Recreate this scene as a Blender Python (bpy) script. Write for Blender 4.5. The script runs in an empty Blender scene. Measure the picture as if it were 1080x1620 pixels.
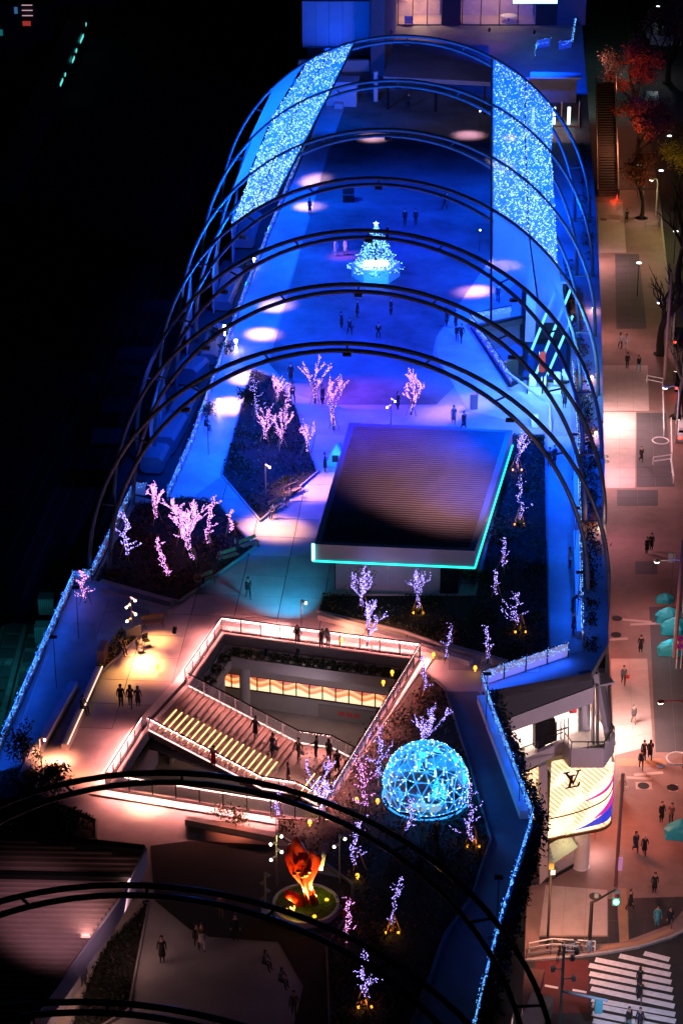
import bpy, bmesh, math, random
from mathutils import Vector, Matrix
from mathutils.geometry import tessellate_polygon
R = math.radians
random.seed(7)
SC = bpy.context.scene
COL = SC.collection
# ---------------------------------------------------------------- camera
CAMZ = 99.0
FPX = 3700.0                      # focal length in photograph pixels (1080 x 1620)
PITCH = math.atan(1875.0 / FPX)
cd = bpy.data.cameras.new('camera'); cam = bpy.data.objects.new('camera', cd); COL.objects.link(cam)
cam.location = (0, 0, CAMZ); cam.rotation_euler = (math.pi / 2 - PITCH, 0, 0)
cd.sensor_fit = 'VERTICAL'; cd.sensor_height = 24; cd.lens = 24 * FPX / 1620
cd.clip_start = 1; cd.clip_end = 6000
SC.camera = cam
# ---------------------------------------------------------------- world: night sky
w = bpy.data.worlds.new('World'); SC.world = w; w.use_nodes = True
nt = w.node_tree; nt.nodes.clear()
sky = nt.nodes.new('ShaderNodeTexSky'); sky.sky_type = 'NISHITA'; sky.sun_disc = False
sky.sun_elevation = R(4); sky.sun_rotation = R(150)
bg = nt.nodes.new('ShaderNodeBackground'); bg.inputs[1].default_value = 0.00006
wo = nt.nodes.new('ShaderNodeOutputWorld')
nt.links.new(sky.outputs[0], bg.inputs[0]); nt.links.new(bg.outputs[0], wo.inputs[0])
sd = bpy.data.lights.new('moon', 'SUN'); sd.energy = 0.0015; sd.angle = R(0.5); sd.color = (.7, .8, 1)
so = bpy.data.objects.new('moon', sd); COL.objects.link(so); so.rotation_euler = (R(50), 0, R(150)); so.location = (0, 0, 200)
SC.view_settings.view_transform = 'Standard'; SC.view_settings.look = 'None'
SC.view_settings.exposure = -0.4; SC.view_settings.gamma = 1; SC.view_settings.use_curve_mapping = False
SC.render.engine = 'CYCLES'
SC.cycles.use_denoising = True
try: SC.cycles.denoiser = 'OPENIMAGEDENOISE'
except Exception: pass
SC.cycles.max_bounces = 5; SC.cycles.diffuse_bounces = 2; SC.cycles.glossy_bounces = 2
SC.cycles.transmission_bounces = 4; SC.cycles.transparent_max_bounces = 12
SC.cycles.sample_clamp_indirect = 3; SC.cycles.caustics_reflective = False; SC.cycles.caustics_refractive = False
SC.cycles.use_light_tree = True
# ---------------------------------------------------------------- geometry helpers
cp, sp = math.cos(PITCH), math.sin(PITCH)
def ray(px, py):
    x = (px - 540) / FPX; y = (py - 810) / FPX
    return Vector((x, cp - y * sp, -sp - y * cp))
def U(px, py, z=17.0, dz=0.0):
    d = ray(px, py); t = (z - CAMZ) / d.z
    return Vector((d.x * t, d.y * t, z + dz))
def proj(P):
    v = Vector(P) - Vector((0, 0, CAMZ))
    dep = v.y * cp - v.z * sp; up = v.y * sp + v.z * cp
    return 540 + FPX * v.x / dep, 810 - FPX * up / dep
def zat(P, py):
    """height of the point above P (x, y) that is seen at picture row py"""
    d = ray(540, py); k = P.y / d.y
    return CAMZ + d.z * k
def onplane(px, py, P, n):
    d = ray(px, py); o = Vector((0, 0, CAMZ)); t = (P - o).dot(n) / d.dot(n)
    return o + d * t
DK = 17.0
AX = (U(643, 57, 36) - U(549, 545, 36)).normalized()
RX = Vector((AX.y, -AX.x, 0))
AYAW = math.atan2(-AX.x, AX.y)
class MB:
    def __init__(s): s.v = []; s.f = []; s.m = []
    def add(s, vs, fs, m=0):
        b = len(s.v); s.v += [tuple(x) for x in vs]
        s.f += [tuple(b + i for i in f) for f in fs]; s.m += [m] * len(fs); return s
    def box(s, c, size, rz=0, m=0, ax=None):
        c = Vector(c); hx, hy, hz = size[0] / 2, size[1] / 2, size[2] / 2
        if ax is None: X = Vector((math.cos(rz), math.sin(rz), 0)); Y = Vector((-X.y, X.x, 0)); Z = Vector((0, 0, 1))
        else: X, Y, Z = ax
        vs = [c + X * (hx * a) + Y * (hy * b) + Z * (hz * d) for d in (-1, 1) for b in (-1, 1) for a in (-1, 1)]
        return s.add(vs, [(0, 2, 3, 1), (4, 5, 7, 6), (0, 1, 5, 4), (2, 6, 7, 3), (0, 4, 6, 2), (1, 3, 7, 5)], m)
    def bar(s, a, b, wd, ht, m=0, up=Vector((0, 0, 1))):
        a = Vector(a); b = Vector(b); Y = (b - a); L = Y.length
        if L < 1e-6: return s
        Y.normalize(); X = Y.cross(up)
        if X.length < 1e-4: X = Vector((1, 0, 0))
        X.normalize(); Z = X.cross(Y)
        return s.box((a + b) / 2, (wd, L, ht), ax=(X, Y, Z), m=m)
    def tube(s, pts, r, n=6, m=0, cap=True, closed=False):
        pts = [Vector(p) for p in pts]; N = len(pts); rr = r if isinstance(r, (list, tuple)) else [r] * N
        vs = []; prev = None
        for i, p in enumerate(pts):
            if closed: t = pts[(i + 1) % N] - pts[i - 1]
            else: t = pts[min(i + 1, N - 1)] - pts[max(i - 1, 0)]
            if t.length < 1e-9: t = Vector((0, 0, 1))
            t.normalize()
            if prev is None:
                u = t.cross(Vector((0, 0, 1)))
                if u.length < 1e-3: u = t.cross(Vector((1, 0, 0)))
            else: u = prev - t * prev.dot(t)
            u.normalize(); prev = u; v = t.cross(u)
            vs += [p + (u * math.cos(2 * math.pi * k / n) + v * math.sin(2 * math.pi * k / n)) * rr[i] for k in range(n)]
        fs = []
        for i in range(N if closed else N - 1):
            j = (i + 1) % N
            for k in range(n):
                fs.append((i * n + k, i * n + (k + 1) % n, j * n + (k + 1) % n, j * n + k))
        if cap and not closed:
            fs.append(tuple(range(n))[::-1]); fs.append(tuple((N - 1) * n + k for k in range(n)))
        return s.add(vs, fs, m)
    def lathe(s, c, prof, n=16, m=0, sx=1, sy=1):
        c = Vector(c); vs = []; fs = []
        for (r, z) in prof:
            vs += [c + Vector((sx * r * math.cos(2 * math.pi * k / n), sy * r * math.sin(2 * math.pi * k / n), z)) for k in range(n)]
        for i in range(len(prof) - 1):
            for k in range(n): fs.append((i * n + k, i * n + (k + 1) % n, (i + 1) * n + (k + 1) % n, (i + 1) * n + k))
        fs.append(tuple(range(n))[::-1]); fs.append(tuple((len(prof) - 1) * n + k for k in range(n)))
        return s.add(vs, fs, m)
    def prism(s, poly, z0, z1, holes=(), m=0, top=True, bottom=True, sides=True, holesides=True):
        P = [Vector((p[0], p[1], 0)) for p in poly]; H = [[Vector((p[0], p[1], 0)) for p in h] for h in holes]
        loops = [P] + H; flat = [p for l in loops for p in l]; tris = tessellate_polygon(loops); n = len(flat)
        vs = [Vector((p.x, p.y, z0)) for p in flat] + [Vector((p.x, p.y, z1)) for p in flat]; fs = []
        for t in tris:
            a, b, c = t
            nz = (flat[b] - flat[a]).cross(flat[c] - flat[a]).z
            if nz < 0: a, b, c = a, c, b
            if top: fs.append((a + n, b + n, c + n))
            if bottom: fs.append((a, c, b))
        b0 = 0
        for li, l in enumerate(loops):
            if (sides if li == 0 else holesides):
                for i in range(len(l)):
                    j = (i + 1) % len(l); fs.append((b0 + i, b0 + j, b0 + j + n, b0 + i + n))
            b0 += len(l)
        return s.add(vs, fs, m)
    def quad(s, a, b, c, d, m=0): return s.add([a, b, c, d], [(0, 1, 2, 3)], m)
    def octa(s, c, r, m=0):
        c = Vector(c)
        vs = [c + Vector(d) * r for d in ((1, 0, 0), (-1, 0, 0), (0, 1, 0), (0, -1, 0), (0, 0, 1), (0, 0, -1))]
        return s.add(vs, [(0, 2, 4), (2, 1, 4), (1, 3, 4), (3, 0, 4), (2, 0, 5), (1, 2, 5), (3, 1, 5), (0, 3, 5)], m)
    def tetra(s, c, r, m=0):
        c = Vector(c); q = [Vector((0, 0, 1)), Vector((.94, 0, -.33)), Vector((-.47, .81, -.33)), Vector((-.47, -.81, -.33))]
        return s.add([c + a * r for a in q], [(0, 1, 2), (0, 2, 3), (0, 3, 1), (1, 3, 2)], m)
    def sphere(s, c, r, n=10, k=6, m=0, sz=1):
        prof = [(max(1e-3, r * math.sin(math.pi * i / k)), -sz * r * math.cos(math.pi * i / k)) for i in range(k + 1)]
        return s.lathe(c, prof, n, m)
    def leaf(s, c, size, m=0):
        a = Vector((random.gauss(0, 1), random.gauss(0, 1), random.gauss(0, 1))).normalized()
        b = a.orthogonal().normalized(); b = Matrix.Rotation(random.uniform(0, 6.28), 3, a) @ b
        c = Vector(c); k = a.cross(b)
        return s.add([c - b * size, c + k * size * .45, c + b * size, c - k * size * .45], [(0, 1, 2, 3)], m)
def tag(o, label=None, cat=None, group=None, kind=None):
    if label: o['label'] = label
    if cat: o['category'] = cat
    if group: o['group'] = group
    if kind: o['kind'] = kind
    return o
def build(name, mb, mats, parent=None, world=False, smooth=False, kind=None):
    me = bpy.data.meshes.new(name)
    vs = mb.v
    if parent is not None and world:
        L = worldloc(parent); vs = [(a - L.x, b - L.y, c - L.z) for a, b, c in vs]
    me.from_pydata(vs, [], mb.f); me.update()
    if not isinstance(mats, (list, tuple)): mats = [mats]
    for m in mats: me.materials.append(m)
    if len(mats) > 1: me.polygons.foreach_set('material_index', mb.m)
    if smooth: me.polygons.foreach_set('use_smooth', [True] * len(me.polygons))
    o = bpy.data.objects.new(name, me); COL.objects.link(o)
    if parent is not None: o.parent = parent
    if kind: o['kind'] = kind
    return o
def inst(name, me, parent=None, loc=(0, 0, 0), rz=0, sc=None):
    o = bpy.data.objects.new(name, me); COL.objects.link(o); o.location = loc; o.rotation_euler.z = rz
    if sc: o.scale = sc if isinstance(sc, (tuple, list)) else (sc, sc, sc)
    if parent is not None: o.parent = parent
    return o
def worldloc(o):
    L = Vector(o.location)
    while o.parent is not None: o = o.parent; L = L + Vector(o.location)
    return L
def thing(name, label, cat, loc, rz=0, group=None):
    o = bpy.data.objects.new(name, None); COL.objects.link(o); o.location = loc; o.rotation_euler.z = rz
    o.empty_display_size = .2
    return tag(o, label, cat, group)
def copytree(o, parent=None):
    c = o.copy(); COL.objects.link(c); c.parent = parent
    for ch in list(o.children): copytree(ch, c)
    return c
# ---------------------------------------------------------------- materials
MC = {}
def mat(name, col, rough=.7, metal=0, noise=0, scale=3, bump=0, spec=.5, col2=None, alpha=1, trans=0):
    if name in MC: return MC[name]
    m = bpy.data.materials.new(name); m.use_nodes = True; t = m.node_tree; b = t.nodes['Principled BSDF']
    b.inputs['Base Color'].default_value = (*col, 1); b.inputs['Roughness'].default_value = rough
    b.inputs['Metallic'].default_value = metal; b.inputs['Specular IOR Level'].default_value = spec
    b.inputs['Alpha'].default_value = alpha; b.inputs['Transmission Weight'].default_value = trans
    if noise or col2:
        tc = t.nodes.new('ShaderNodeTexCoord'); n = t.nodes.new('ShaderNodeTexNoise')
        n.inputs['Scale'].default_value = scale; n.inputs['Detail'].default_value = 6; n.inputs['Roughness'].default_value = .65
        t.links.new(tc.outputs['Object'], n.inputs['Vector'])
        r = t.nodes.new('ShaderNodeValToRGB'); r.color_ramp.elements[0].position = .3; r.color_ramp.elements[1].position = .72
        c2 = col2 or tuple(c * (1 - noise) for c in col)
        r.color_ramp.elements[0].color = (*c2, 1); r.color_ramp.elements[1].color = (*[min(1, c * (1 + noise * .5)) for c in col], 1)
        t.links.new(n.outputs[0], r.inputs[0]); t.links.new(r.outputs[0], b.inputs['Base Color'])
        rr = t.nodes.new('ShaderNodeMapRange'); rr.inputs[3].default_value = max(.05, rough - .12); rr.inputs[4].default_value = min(1, rough + .12)
        t.links.new(n.outputs[0], rr.inputs[0]); t.links.new(rr.outputs[0], b.inputs['Roughness'])
        if bump:
            n2 = t.nodes.new('ShaderNodeTexNoise'); n2.inputs['Scale'].default_value = scale * 9; n2.inputs['Detail'].default_value = 4
            t.links.new(tc.outputs['Object'], n2.inputs['Vector'])
            bp = t.nodes.new('ShaderNodeBump'); bp.inputs['Strength'].default_value = bump; bp.inputs['Distance'].default_value = .05
            t.links.new(n2.outputs[0], bp.inputs['Height']); t.links.new(bp.outputs[0], b.inputs['Normal'])
    MC[name] = m; return m
def emis(name, col, st, light=False, base=(.1, .1, .1)):
    if name in MC: return MC[name]
    m = bpy.data.materials.new(name); m.use_nodes = True; b = m.node_tree.nodes['Principled BSDF']
    b.inputs['Base Color'].default_value = (*base, 1); b.inputs['Emission Color'].default_value = (*col, 1)
    b.inputs['Emission Strength'].default_value = st
    m.cycles.emission_sampling = 'FRONT_BACK' if light else 'NONE'
    MC[name] = m; return m
PAVE = mat('paving', (.34, .33, .34), .6, noise=.28, scale=.35, bump=.25)
SLAB = [mat('slab_%d' % i, c, .55, noise=.22, scale=.5, bump=.2) for i, c in enumerate([(.36, .35, .36), (.32, .31, .33), (.39, .38, .385)])]
JOINT = mat('joint', (.16, .155, .16), .8, noise=.2)
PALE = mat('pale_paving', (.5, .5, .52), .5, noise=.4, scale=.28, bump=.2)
LAWN = mat('lawn_turf', (.17, .175, .15), .95, noise=.75, scale=.11, bump=.6, col2=(.03, .033, .027))
SOIL = mat('bed_soil', (.01, .009, .008), 1, noise=.5, scale=1)
LEAFD = mat('leaf_dark', (.01, .018, .007), .95, noise=.6, scale=2, spec=.1)
LEAFG = mat('leaf_green', (.05, .09, .03), .7, noise=.5, scale=2)
LEAFR = mat('leaf_rust', (.17, .05, .02), .8, noise=.6, scale=1.2)
LEAFRED = mat('leaf_red', (.3, .03, .015), .8, noise=.6, scale=1)
LEAFY = mat('leaf_yellow', (.5, .33, .03), .8, noise=.4, scale=1)
BARK = mat('bark', (.06, .04, .03), .9, noise=.5, scale=5, bump=.5)
BARKD = mat('bark_dark', (.02, .015, .013), .9, noise=.4, scale=5)
STAKE = mat('stake_wood', (.35, .2, .1), .8, noise=.3)
STEEL = mat('arch_paint', (.15, .17, .2), .3, metal=.2, noise=.3, scale=.8)
STEELN = mat('arch_paint_teal_lit', (.16, .24, .3), .22, metal=.3, noise=.3, scale=.8)  # teal light on the near arches is put into this colour
DARKM = mat('dark_metal', (.025, .027, .032), .4, metal=.6)
GREYM = mat('grey_metal', (.25, .25, .27), .4, metal=.7, noise=.15)
WHITEM = mat('white_metal', (.7, .7, .72), .4, noise=.08)
WALLP = mat('wall_panel', (.42, .4, .42), .6, noise=.12, scale=.7, bump=.1)
WALLD = mat('wall_dark', (.035, .035, .042), .7, noise=.3)
CONC = mat('concrete', (.3, .29, .29), .75, noise=.3, scale=.8, bump=.3)
ASPH = mat('asphalt', (.026, .026, .03), .75, noise=.4, scale=1.5, bump=.4)
REDASPH = mat('red_asphalt', (.11, .018, .022), .75, noise=.35, scale=1.5, bump=.4)
ROADP = mat('road_paint', (.82, .82, .86), .55, noise=.22, scale=3)
KERB = mat('kerb_stone', (.35, .34, .34), .8, noise=.25)
GLASS = mat('rail_glass', (.75, .85, .95), .08, alpha=.22)
GLASSD = mat('dark_glass', (.01, .012, .018), .08, spec=.8)
BLACK = mat('black', (.012, .012, .014), .7)
LED = {
 'white': emis('led_white', (.22, .5, 1), 4), 'cyan': emis('led_cyan', (.1, .36, 1), 6), 'pink': emis('led_pink', (.9, .38, 1), 4.4),
 'violet': emis('led_violet', (.4, .3, 1), 6), 'blue': emis('led_blue', (.08, .3, 1), 6), 'magenta': emis('led_magenta', (.95, .36, .95), 5),
 'amber': emis('led_amber', (1, .38, .03), 4)}
LAMP = emis('lamp_lens', (1, .85, .65), 25)
LAMPB = emis('lamp_lens_blue', (.1, .35, 1), 12)
def light(kind, name, loc, col, power, target=None, size=1, sy=None, spot=30, blend=.5, parent=None, spread=None):
    d = bpy.data.lights.new(name, kind); d.color = col; d.energy = power
    if kind == 'SPOT': d.spot_size = R(spot); d.spot_blend = blend; d.shadow_soft_size = size
    elif kind == 'AREA':
        d.shape = 'RECTANGLE' if sy else 'DISK'; d.size = size
        if sy: d.size_y = sy
        if spread: d.spread = R(spread)
    else: d.shadow_soft_size = size
    o = bpy.data.objects.new(name, d); COL.objects.link(o); o.location = loc
    if target is not None:
        o.rotation_euler = (Vector(target) - Vector(loc)).to_track_quat('-Z', 'Y').to_euler()
    return o
def linelight(a, b, col, power_per_m, d, width=.08, name='line_lamp'):
    a = Vector(a); b = Vector(b); L = (b - a).length; X = (b - a).normalized(); Z = -Vector(d).normalized(); Z = (Z - X * Z.dot(X)).normalized(); Y = Z.cross(X)
    ld = bpy.data.lights.new(name, 'AREA'); ld.shape = 'RECTANGLE'; ld.size = L; ld.size_y = width; ld.color = col; ld.energy = power_per_m * L; ld.spread = R(105)
    o = bpy.data.objects.new(name, ld); COL.objects.link(o); M = Matrix((X, Y, Z)).transposed().to_4x4(); M.translation = (a + b) / 2; o.matrix_world = M
    return o
def inpoly(p, poly):
    x, y = p[0], p[1]; c = False; j = len(poly) - 1
    for i in range(len(poly)):
        xi, yi = poly[i][0], poly[i][1]; xj, yj = poly[j][0], poly[j][1]
        if (yi > y) != (yj > y) and x < (xj - xi) * (y - yi) / (yj - yi) + xi: c = not c
        j = i
    return c
# ================================================================ SETTING
def PX(pts, z): return [U(x, y, z) for x, y in pts]
def sheet(name, pts, z, m, th=0.0, kind='structure', z0=None):
    mb = MB()
    P = PX(pts, z)
    if th: mb.prism(P, z - th, z)
    else: mb.prism(P, z, z, bottom=False, sides=False)
    return build(name, mb, m, kind=kind)
def offset(poly, d):
    n = len(poly); A = sum(poly[i][0] * poly[(i + 1) % n][1] - poly[(i + 1) % n][0] * poly[i][1] for i in range(n))
    s = 1 if A > 0 else -1; out = []
    for i in range(n):
        p0, p1, p2 = (Vector((q[0], q[1])) for q in (poly[i - 1], poly[i], poly[(i + 1) % n]))
        e1 = (p1 - p0).normalized(); e2 = (p2 - p1).normalized()
        n1 = Vector((e1.y, -e1.x)) * s; n2 = Vector((e2.y, -e2.x)) * s
        k = (n1 + n2); k = k / max(.35, k.dot(n1)); q = p1 + k * d
        out.append(Vector((q.x, q.y, poly[i][2] if len(poly[i]) > 2 else 0)))
    return out
g = MB(); g.add([(-2500, -1500, -.05), (2500, -1500, -.05), (2500, 4000, -.05), (-2500, 4000, -.05)], [(0, 1, 2, 3)])
build('ground', g, mat('dark_ground', (.006, .006, .007), .9, noise=.5, scale=.2), kind='structure')
# street side -----------------------------------------------------
def kx(y): return 899 + .1035 * (y + 1065)
side = [(925, 300), (kx(300), 300), (kx(560), 560), (kx(900), 900), (kx(1300), 1300), (1132, 1435), (1100, 1462), (1060, 1482), (1010, 1497), (960, 1506), (900, 1513), (830, 1518), (700, 1530), (640, 1400), (860, 1100), (900, 600)]
sheet('road', [(kx(-60) - 4, -60), (1500, -60), (1900, 1700), (650, 1800), (700, 1500), (900, 1300), (940, 900)], -.02, ASPH)
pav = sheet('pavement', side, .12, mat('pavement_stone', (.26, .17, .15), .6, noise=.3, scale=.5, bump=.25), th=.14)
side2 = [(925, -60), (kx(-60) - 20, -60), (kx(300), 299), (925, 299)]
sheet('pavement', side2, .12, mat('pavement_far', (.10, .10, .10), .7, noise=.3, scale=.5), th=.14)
# kerb stones
kp = [U(x, y, .12) for x, y in side[1:12]]
kerb = build('kerb', MB().tube([(p.x, p.y, .05) for p in kp], .1, 4), KERB, kind='structure')
cum = 0
for a, b in zip(kp[:-1], kp[1:]):
    L = (b - a).length; n = max(1, int(L / 2.0))
    for i in range(n):
        p = a.lerp(b, i / n); q = a.lerp(b, (i + .97) / n); p.z = q.z = .07
        k = build('kerb_stone', MB().bar(p - kerb.location, q - kerb.location, .22, .16), KERB, kerb)
# tone patches of the pavement, each a laid field of slabs
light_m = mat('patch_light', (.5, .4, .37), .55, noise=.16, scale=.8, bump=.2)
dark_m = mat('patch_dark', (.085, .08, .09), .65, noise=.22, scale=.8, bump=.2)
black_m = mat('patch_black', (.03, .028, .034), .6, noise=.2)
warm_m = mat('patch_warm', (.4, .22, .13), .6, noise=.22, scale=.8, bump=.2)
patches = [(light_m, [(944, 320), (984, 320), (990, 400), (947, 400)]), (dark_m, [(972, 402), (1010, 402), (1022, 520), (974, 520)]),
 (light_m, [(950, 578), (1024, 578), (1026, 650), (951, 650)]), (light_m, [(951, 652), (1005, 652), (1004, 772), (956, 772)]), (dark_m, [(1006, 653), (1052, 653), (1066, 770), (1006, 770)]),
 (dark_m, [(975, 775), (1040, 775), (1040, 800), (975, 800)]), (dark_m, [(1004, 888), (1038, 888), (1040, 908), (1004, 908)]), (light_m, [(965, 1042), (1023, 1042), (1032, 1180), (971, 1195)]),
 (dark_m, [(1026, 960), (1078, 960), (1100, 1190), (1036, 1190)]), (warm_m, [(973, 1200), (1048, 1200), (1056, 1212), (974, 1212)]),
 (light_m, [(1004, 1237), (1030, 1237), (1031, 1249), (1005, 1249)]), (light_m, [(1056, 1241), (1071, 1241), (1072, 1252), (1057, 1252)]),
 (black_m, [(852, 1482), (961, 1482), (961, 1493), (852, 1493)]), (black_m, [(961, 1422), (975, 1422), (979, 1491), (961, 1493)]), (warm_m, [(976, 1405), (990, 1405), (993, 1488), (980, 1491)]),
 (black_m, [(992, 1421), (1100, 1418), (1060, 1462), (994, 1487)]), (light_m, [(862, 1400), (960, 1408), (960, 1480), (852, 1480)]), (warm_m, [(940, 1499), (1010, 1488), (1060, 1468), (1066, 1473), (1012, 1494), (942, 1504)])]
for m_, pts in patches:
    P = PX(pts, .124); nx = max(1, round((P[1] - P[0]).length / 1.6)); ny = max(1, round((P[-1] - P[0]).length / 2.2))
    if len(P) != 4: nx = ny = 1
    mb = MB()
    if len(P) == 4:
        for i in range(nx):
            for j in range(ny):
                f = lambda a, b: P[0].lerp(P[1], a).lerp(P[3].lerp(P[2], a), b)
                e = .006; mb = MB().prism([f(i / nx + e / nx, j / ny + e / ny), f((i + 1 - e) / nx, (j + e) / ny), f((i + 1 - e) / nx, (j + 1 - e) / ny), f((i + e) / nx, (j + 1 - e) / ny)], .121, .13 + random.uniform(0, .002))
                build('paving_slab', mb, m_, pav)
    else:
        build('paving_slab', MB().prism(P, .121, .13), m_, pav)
for (x, y) in [(828, 347), (954, 347), (955, 722), (956, 730), (975, 978), (974, 1004), (1017, 1243), (1063, 1246), (941, 1418)]:
    if x < 900: continue
    c = U(x, y, .138)
    mh = build('manhole_cover', MB().lathe(c, [(.45, -.02), (.45, .01), (.38, .014), (.38, .006), (.1, .006), (.1, .012)], 14), DARKM)
    tag(mh, {(954, 347): 'round dark manhole cover in the pale pavement below the outdoor stairs', (955, 722): 'upper of two manhole covers by the facade halfway up the pavement', (956, 730): 'lower of two manhole covers by the facade halfway up the pavement',
      (975, 978): 'manhole cover in the reddish pavement, farther of the pair above the white slabs', (974, 1004): 'manhole cover in the reddish pavement, just above the white slabs', (1017, 1243): 'manhole cover set in a pale square of slabs beside the bright shop sign',
      (1063, 1246): 'manhole cover in a small pale square, nearest the right kerb', (941, 1418): 'manhole cover on the corner pavement beside the traffic light'}[(x, y)], 'manhole cover', 'manhole covers in the pavement')
# pale worn lines on the pavement
for (x0, y0, x1, y1) in [(1002, 1226, 1048, 1222), (990, 1230, 1030, 1232), (964, 712, 1004, 722), (958, 726, 1000, 724), (984, 980, 1030, 984), (996, 988, 1044, 986), (964, 1012, 992, 1010)]:
    build('worn_marking', MB().bar(U(x0, y0, .134), U(x1, y1, .134), .35, .006), light_m, pav)
# crosswalk --------------------------------------------------------
cw = build('crosswalk', MB().prism(PX([(925, 1512), (1058, 1506), (1072, 1640), (932, 1640)], -.015), -.018, -.014), ASPH, kind='structure')
Lx = [(1018, 1508, 1058, 1518), (979, 1512, 1059, 1530), (941, 1518, 1060, 1542), (931, 1527, 1061, 1554), (932, 1540, 1063, 1566), (933, 1552, 1064, 1579), (934, 1564, 1066, 1592), (935, 1581, 1067, 1605), (936, 1590, 1068, 1616), (936, 1603, 1069, 1629), (937, 1615, 1070, 1642), (938, 1628, 1071, 1655)]
for (x0, y0, x1, y1) in Lx:
    build('stripe', MB().bar(U(x0, y0, -.004), U(x1, y1, -.004), .5, .012), ROADP, cw)
cr = build('road_paint_patch', MB().prism(PX([(846, 1520), (930, 1519), (930, 1602), (872, 1604), (846, 1560)], -.01), -.015, -.008), REDASPH, kind='structure')
for (a, b) in [((861, 1559), (882, 1563)), ((905, 1566), (927, 1570))]:
    build('lane_marking', MB().bar(U(*a, 0), U(*b, 0), .22, .012), ROADP, cr)
fc = build('crosswalk', MB().prism(PX([(920, -30), (985, -30), (985, 30), (920, 30)], -.01), -.018, -.014), ASPH, kind='structure')
for i in range(7):
    y = -24 + i * 8.4; build('stripe', MB().bar(U(922, y, -.004), U(978, y + 1, -.004), .8, .012), ROADP, fc)
# ---------------------------------------------------------------- the building under the roof garden
DECKPX = [(-90, 1430), (-30, 1262), (118, 925), (150, 912), (212, 783), (266, 797), (300, 712), (345, 590), (385, 478), (430, 362), (470, 270), (530, 120), (560, -10), (560, -140), (900, -140), (922, 60), (931, 190), (943, 340), (949, 470), (955, 700), (960, 905), (962, 1015), (935, 1064), (762, 1094), (779, 1140), (842, 1305), (824, 1365), (793, 1462), (763, 1572), (735, 1680), (690, 1900), (-200, 1900)]
ATR = [(355, 1005), (655, 1045), (500, 1298), (178, 1246), (232, 1160), (300, 1085)]
ESC = [(746, 520), (826, 502), (828, 446), (900, 446), (897, 606), (828, 600), (806, 612)]
deckP = PX(DECKPX, DK); atr = PX(ATR, DK); esc = PX(ESC, DK)
mb = MB().prism(deckP, 16.3, 16.96, holes=[atr, esc])
build('deck', mb, JOINT, kind='structure')
bld = thing('shopping_building', 'long dark building whose flat roof carries the lit garden', 'building', (deckP[5].x, deckP[5].y, 0))
mb = MB(); n = len(deckP)
inner = offset(deckP, -.15)
for i in range(n):
    a, b = inner[i], inner[(i + 1) % n]
    if 21 <= i <= 22: continue
    mb.quad((a.x, a.y, 0), (b.x, b.y, 0), (b.x, b.y, 16.3), (a.x, a.y, 16.3))
build('wall', mb, WALLD, bld, world=True)
# far deck top in paving colour: sheet above the joints; near part is laid with slabs
topm = MB().prism(deckP, 16.97, 16.985, holes=[atr, esc], bottom=False, sides=False)
pavo = build('deck_paving', topm, PAVE, kind='structure')
FLOOR = Z0 = DK
# slabs of the near paving
BEDS = {
 'north': [(400, 588), (385, 640), (352, 752), (412, 823), (500, 748), (482, 700), (468, 650), (436, 600)],
 'west': [(216, 800), (300, 790), (345, 800), (400, 868), (283, 952), (152, 922)],
 'east': [(806, 690), (860, 690), (866, 1036), (790, 1052), (640, 1000), (505, 968), (512, 945), (752, 945), (790, 790)],
 'dome': [(668, 1062), (700, 1092), (735, 1200), (772, 1330), (742, 1420), (700, 1480), (640, 1640), (525, 1640), (520, 1500), (560, 1440), (560, 1400), (520, 1370), (440, 1320), (440, 1300), (505, 1302)],
 'corner': [(0, 1225), (45, 1215), (60, 1262), (150, 1300), (150, 1330), (-40, 1320)],
 'court': [(160, 1510), (235, 1430), (200, 1600), (150, 1630), (110, 1640)],
 'terrace': [(150, 1062), (190, 1000), (215, 1012), (158, 1066)],
}
BEDW = {k: PX(v, DK) for k, v in BEDS.items()}
s_me = []
sw, sl = 3.1, 3.1
for v in range(3):
    for s in (0, 1):
        m = MB(); m.prism([(-sw / 2 + .03, -sl / 2 + .03), (sw / 2 - .03, -sl / 2 + .03), (sw / 2 - .03, sl / 2 - .03), (-sw / 2 + .03, sl / 2 - .03)], 0, .02, bottom=False)
        me = bpy.data.meshes.new('slab'); me.from_pydata(m.v, [], m.f); me.materials.append(SLAB[v]); s_me.append(me)
jm = MB(); cnt = 0; org = U(430, 900, 0); org.z = 0; atro = offset(atr, .2); roofpv = PX([(500, 950), (540, 690), (805, 700), (760, 900)], DK)
for j in range(-17, 12):
    for i in range(-14, 12):
        c = org + RX * (i * sw) + AX * (j * sl); c.z = 16.986
        px, py = proj(c)
        if not (-40 < px < 1000 and 690 < py < 1660): continue
        cs = [c + RX * (a * sw / 2) + AX * (b * sl / 2) for a in (-1, 1) for b in (-1, 1)]
        if not all(inpoly(q, deckP) for q in cs): continue
        if any(inpoly(q, atro) for q in cs + [c]) or any(inpoly(q, esc) for q in cs): continue
        if any(all(inpoly(q, b) for q in cs) for b in BEDW.values()): continue
        if all(inpoly(q, roofpv) for q in cs): continue
        if any(min(abs((q - p).length) for p in cs) < 1.2 for q in [Vector((p.x, p.y, 16.986)) for p in atr]): continue
        if cnt > 292: continue
        jm.add([(q.x, q.y, 16.9875) for q in (cs[0], cs[1], cs[3], cs[2])], [(0, 1, 2, 3)])
        inst('slab', random.choice(s_me), pavo, c, AYAW); cnt += 1
print('slabs', cnt); build('paving_joint', jm, BLACK, kind='structure')
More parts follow.
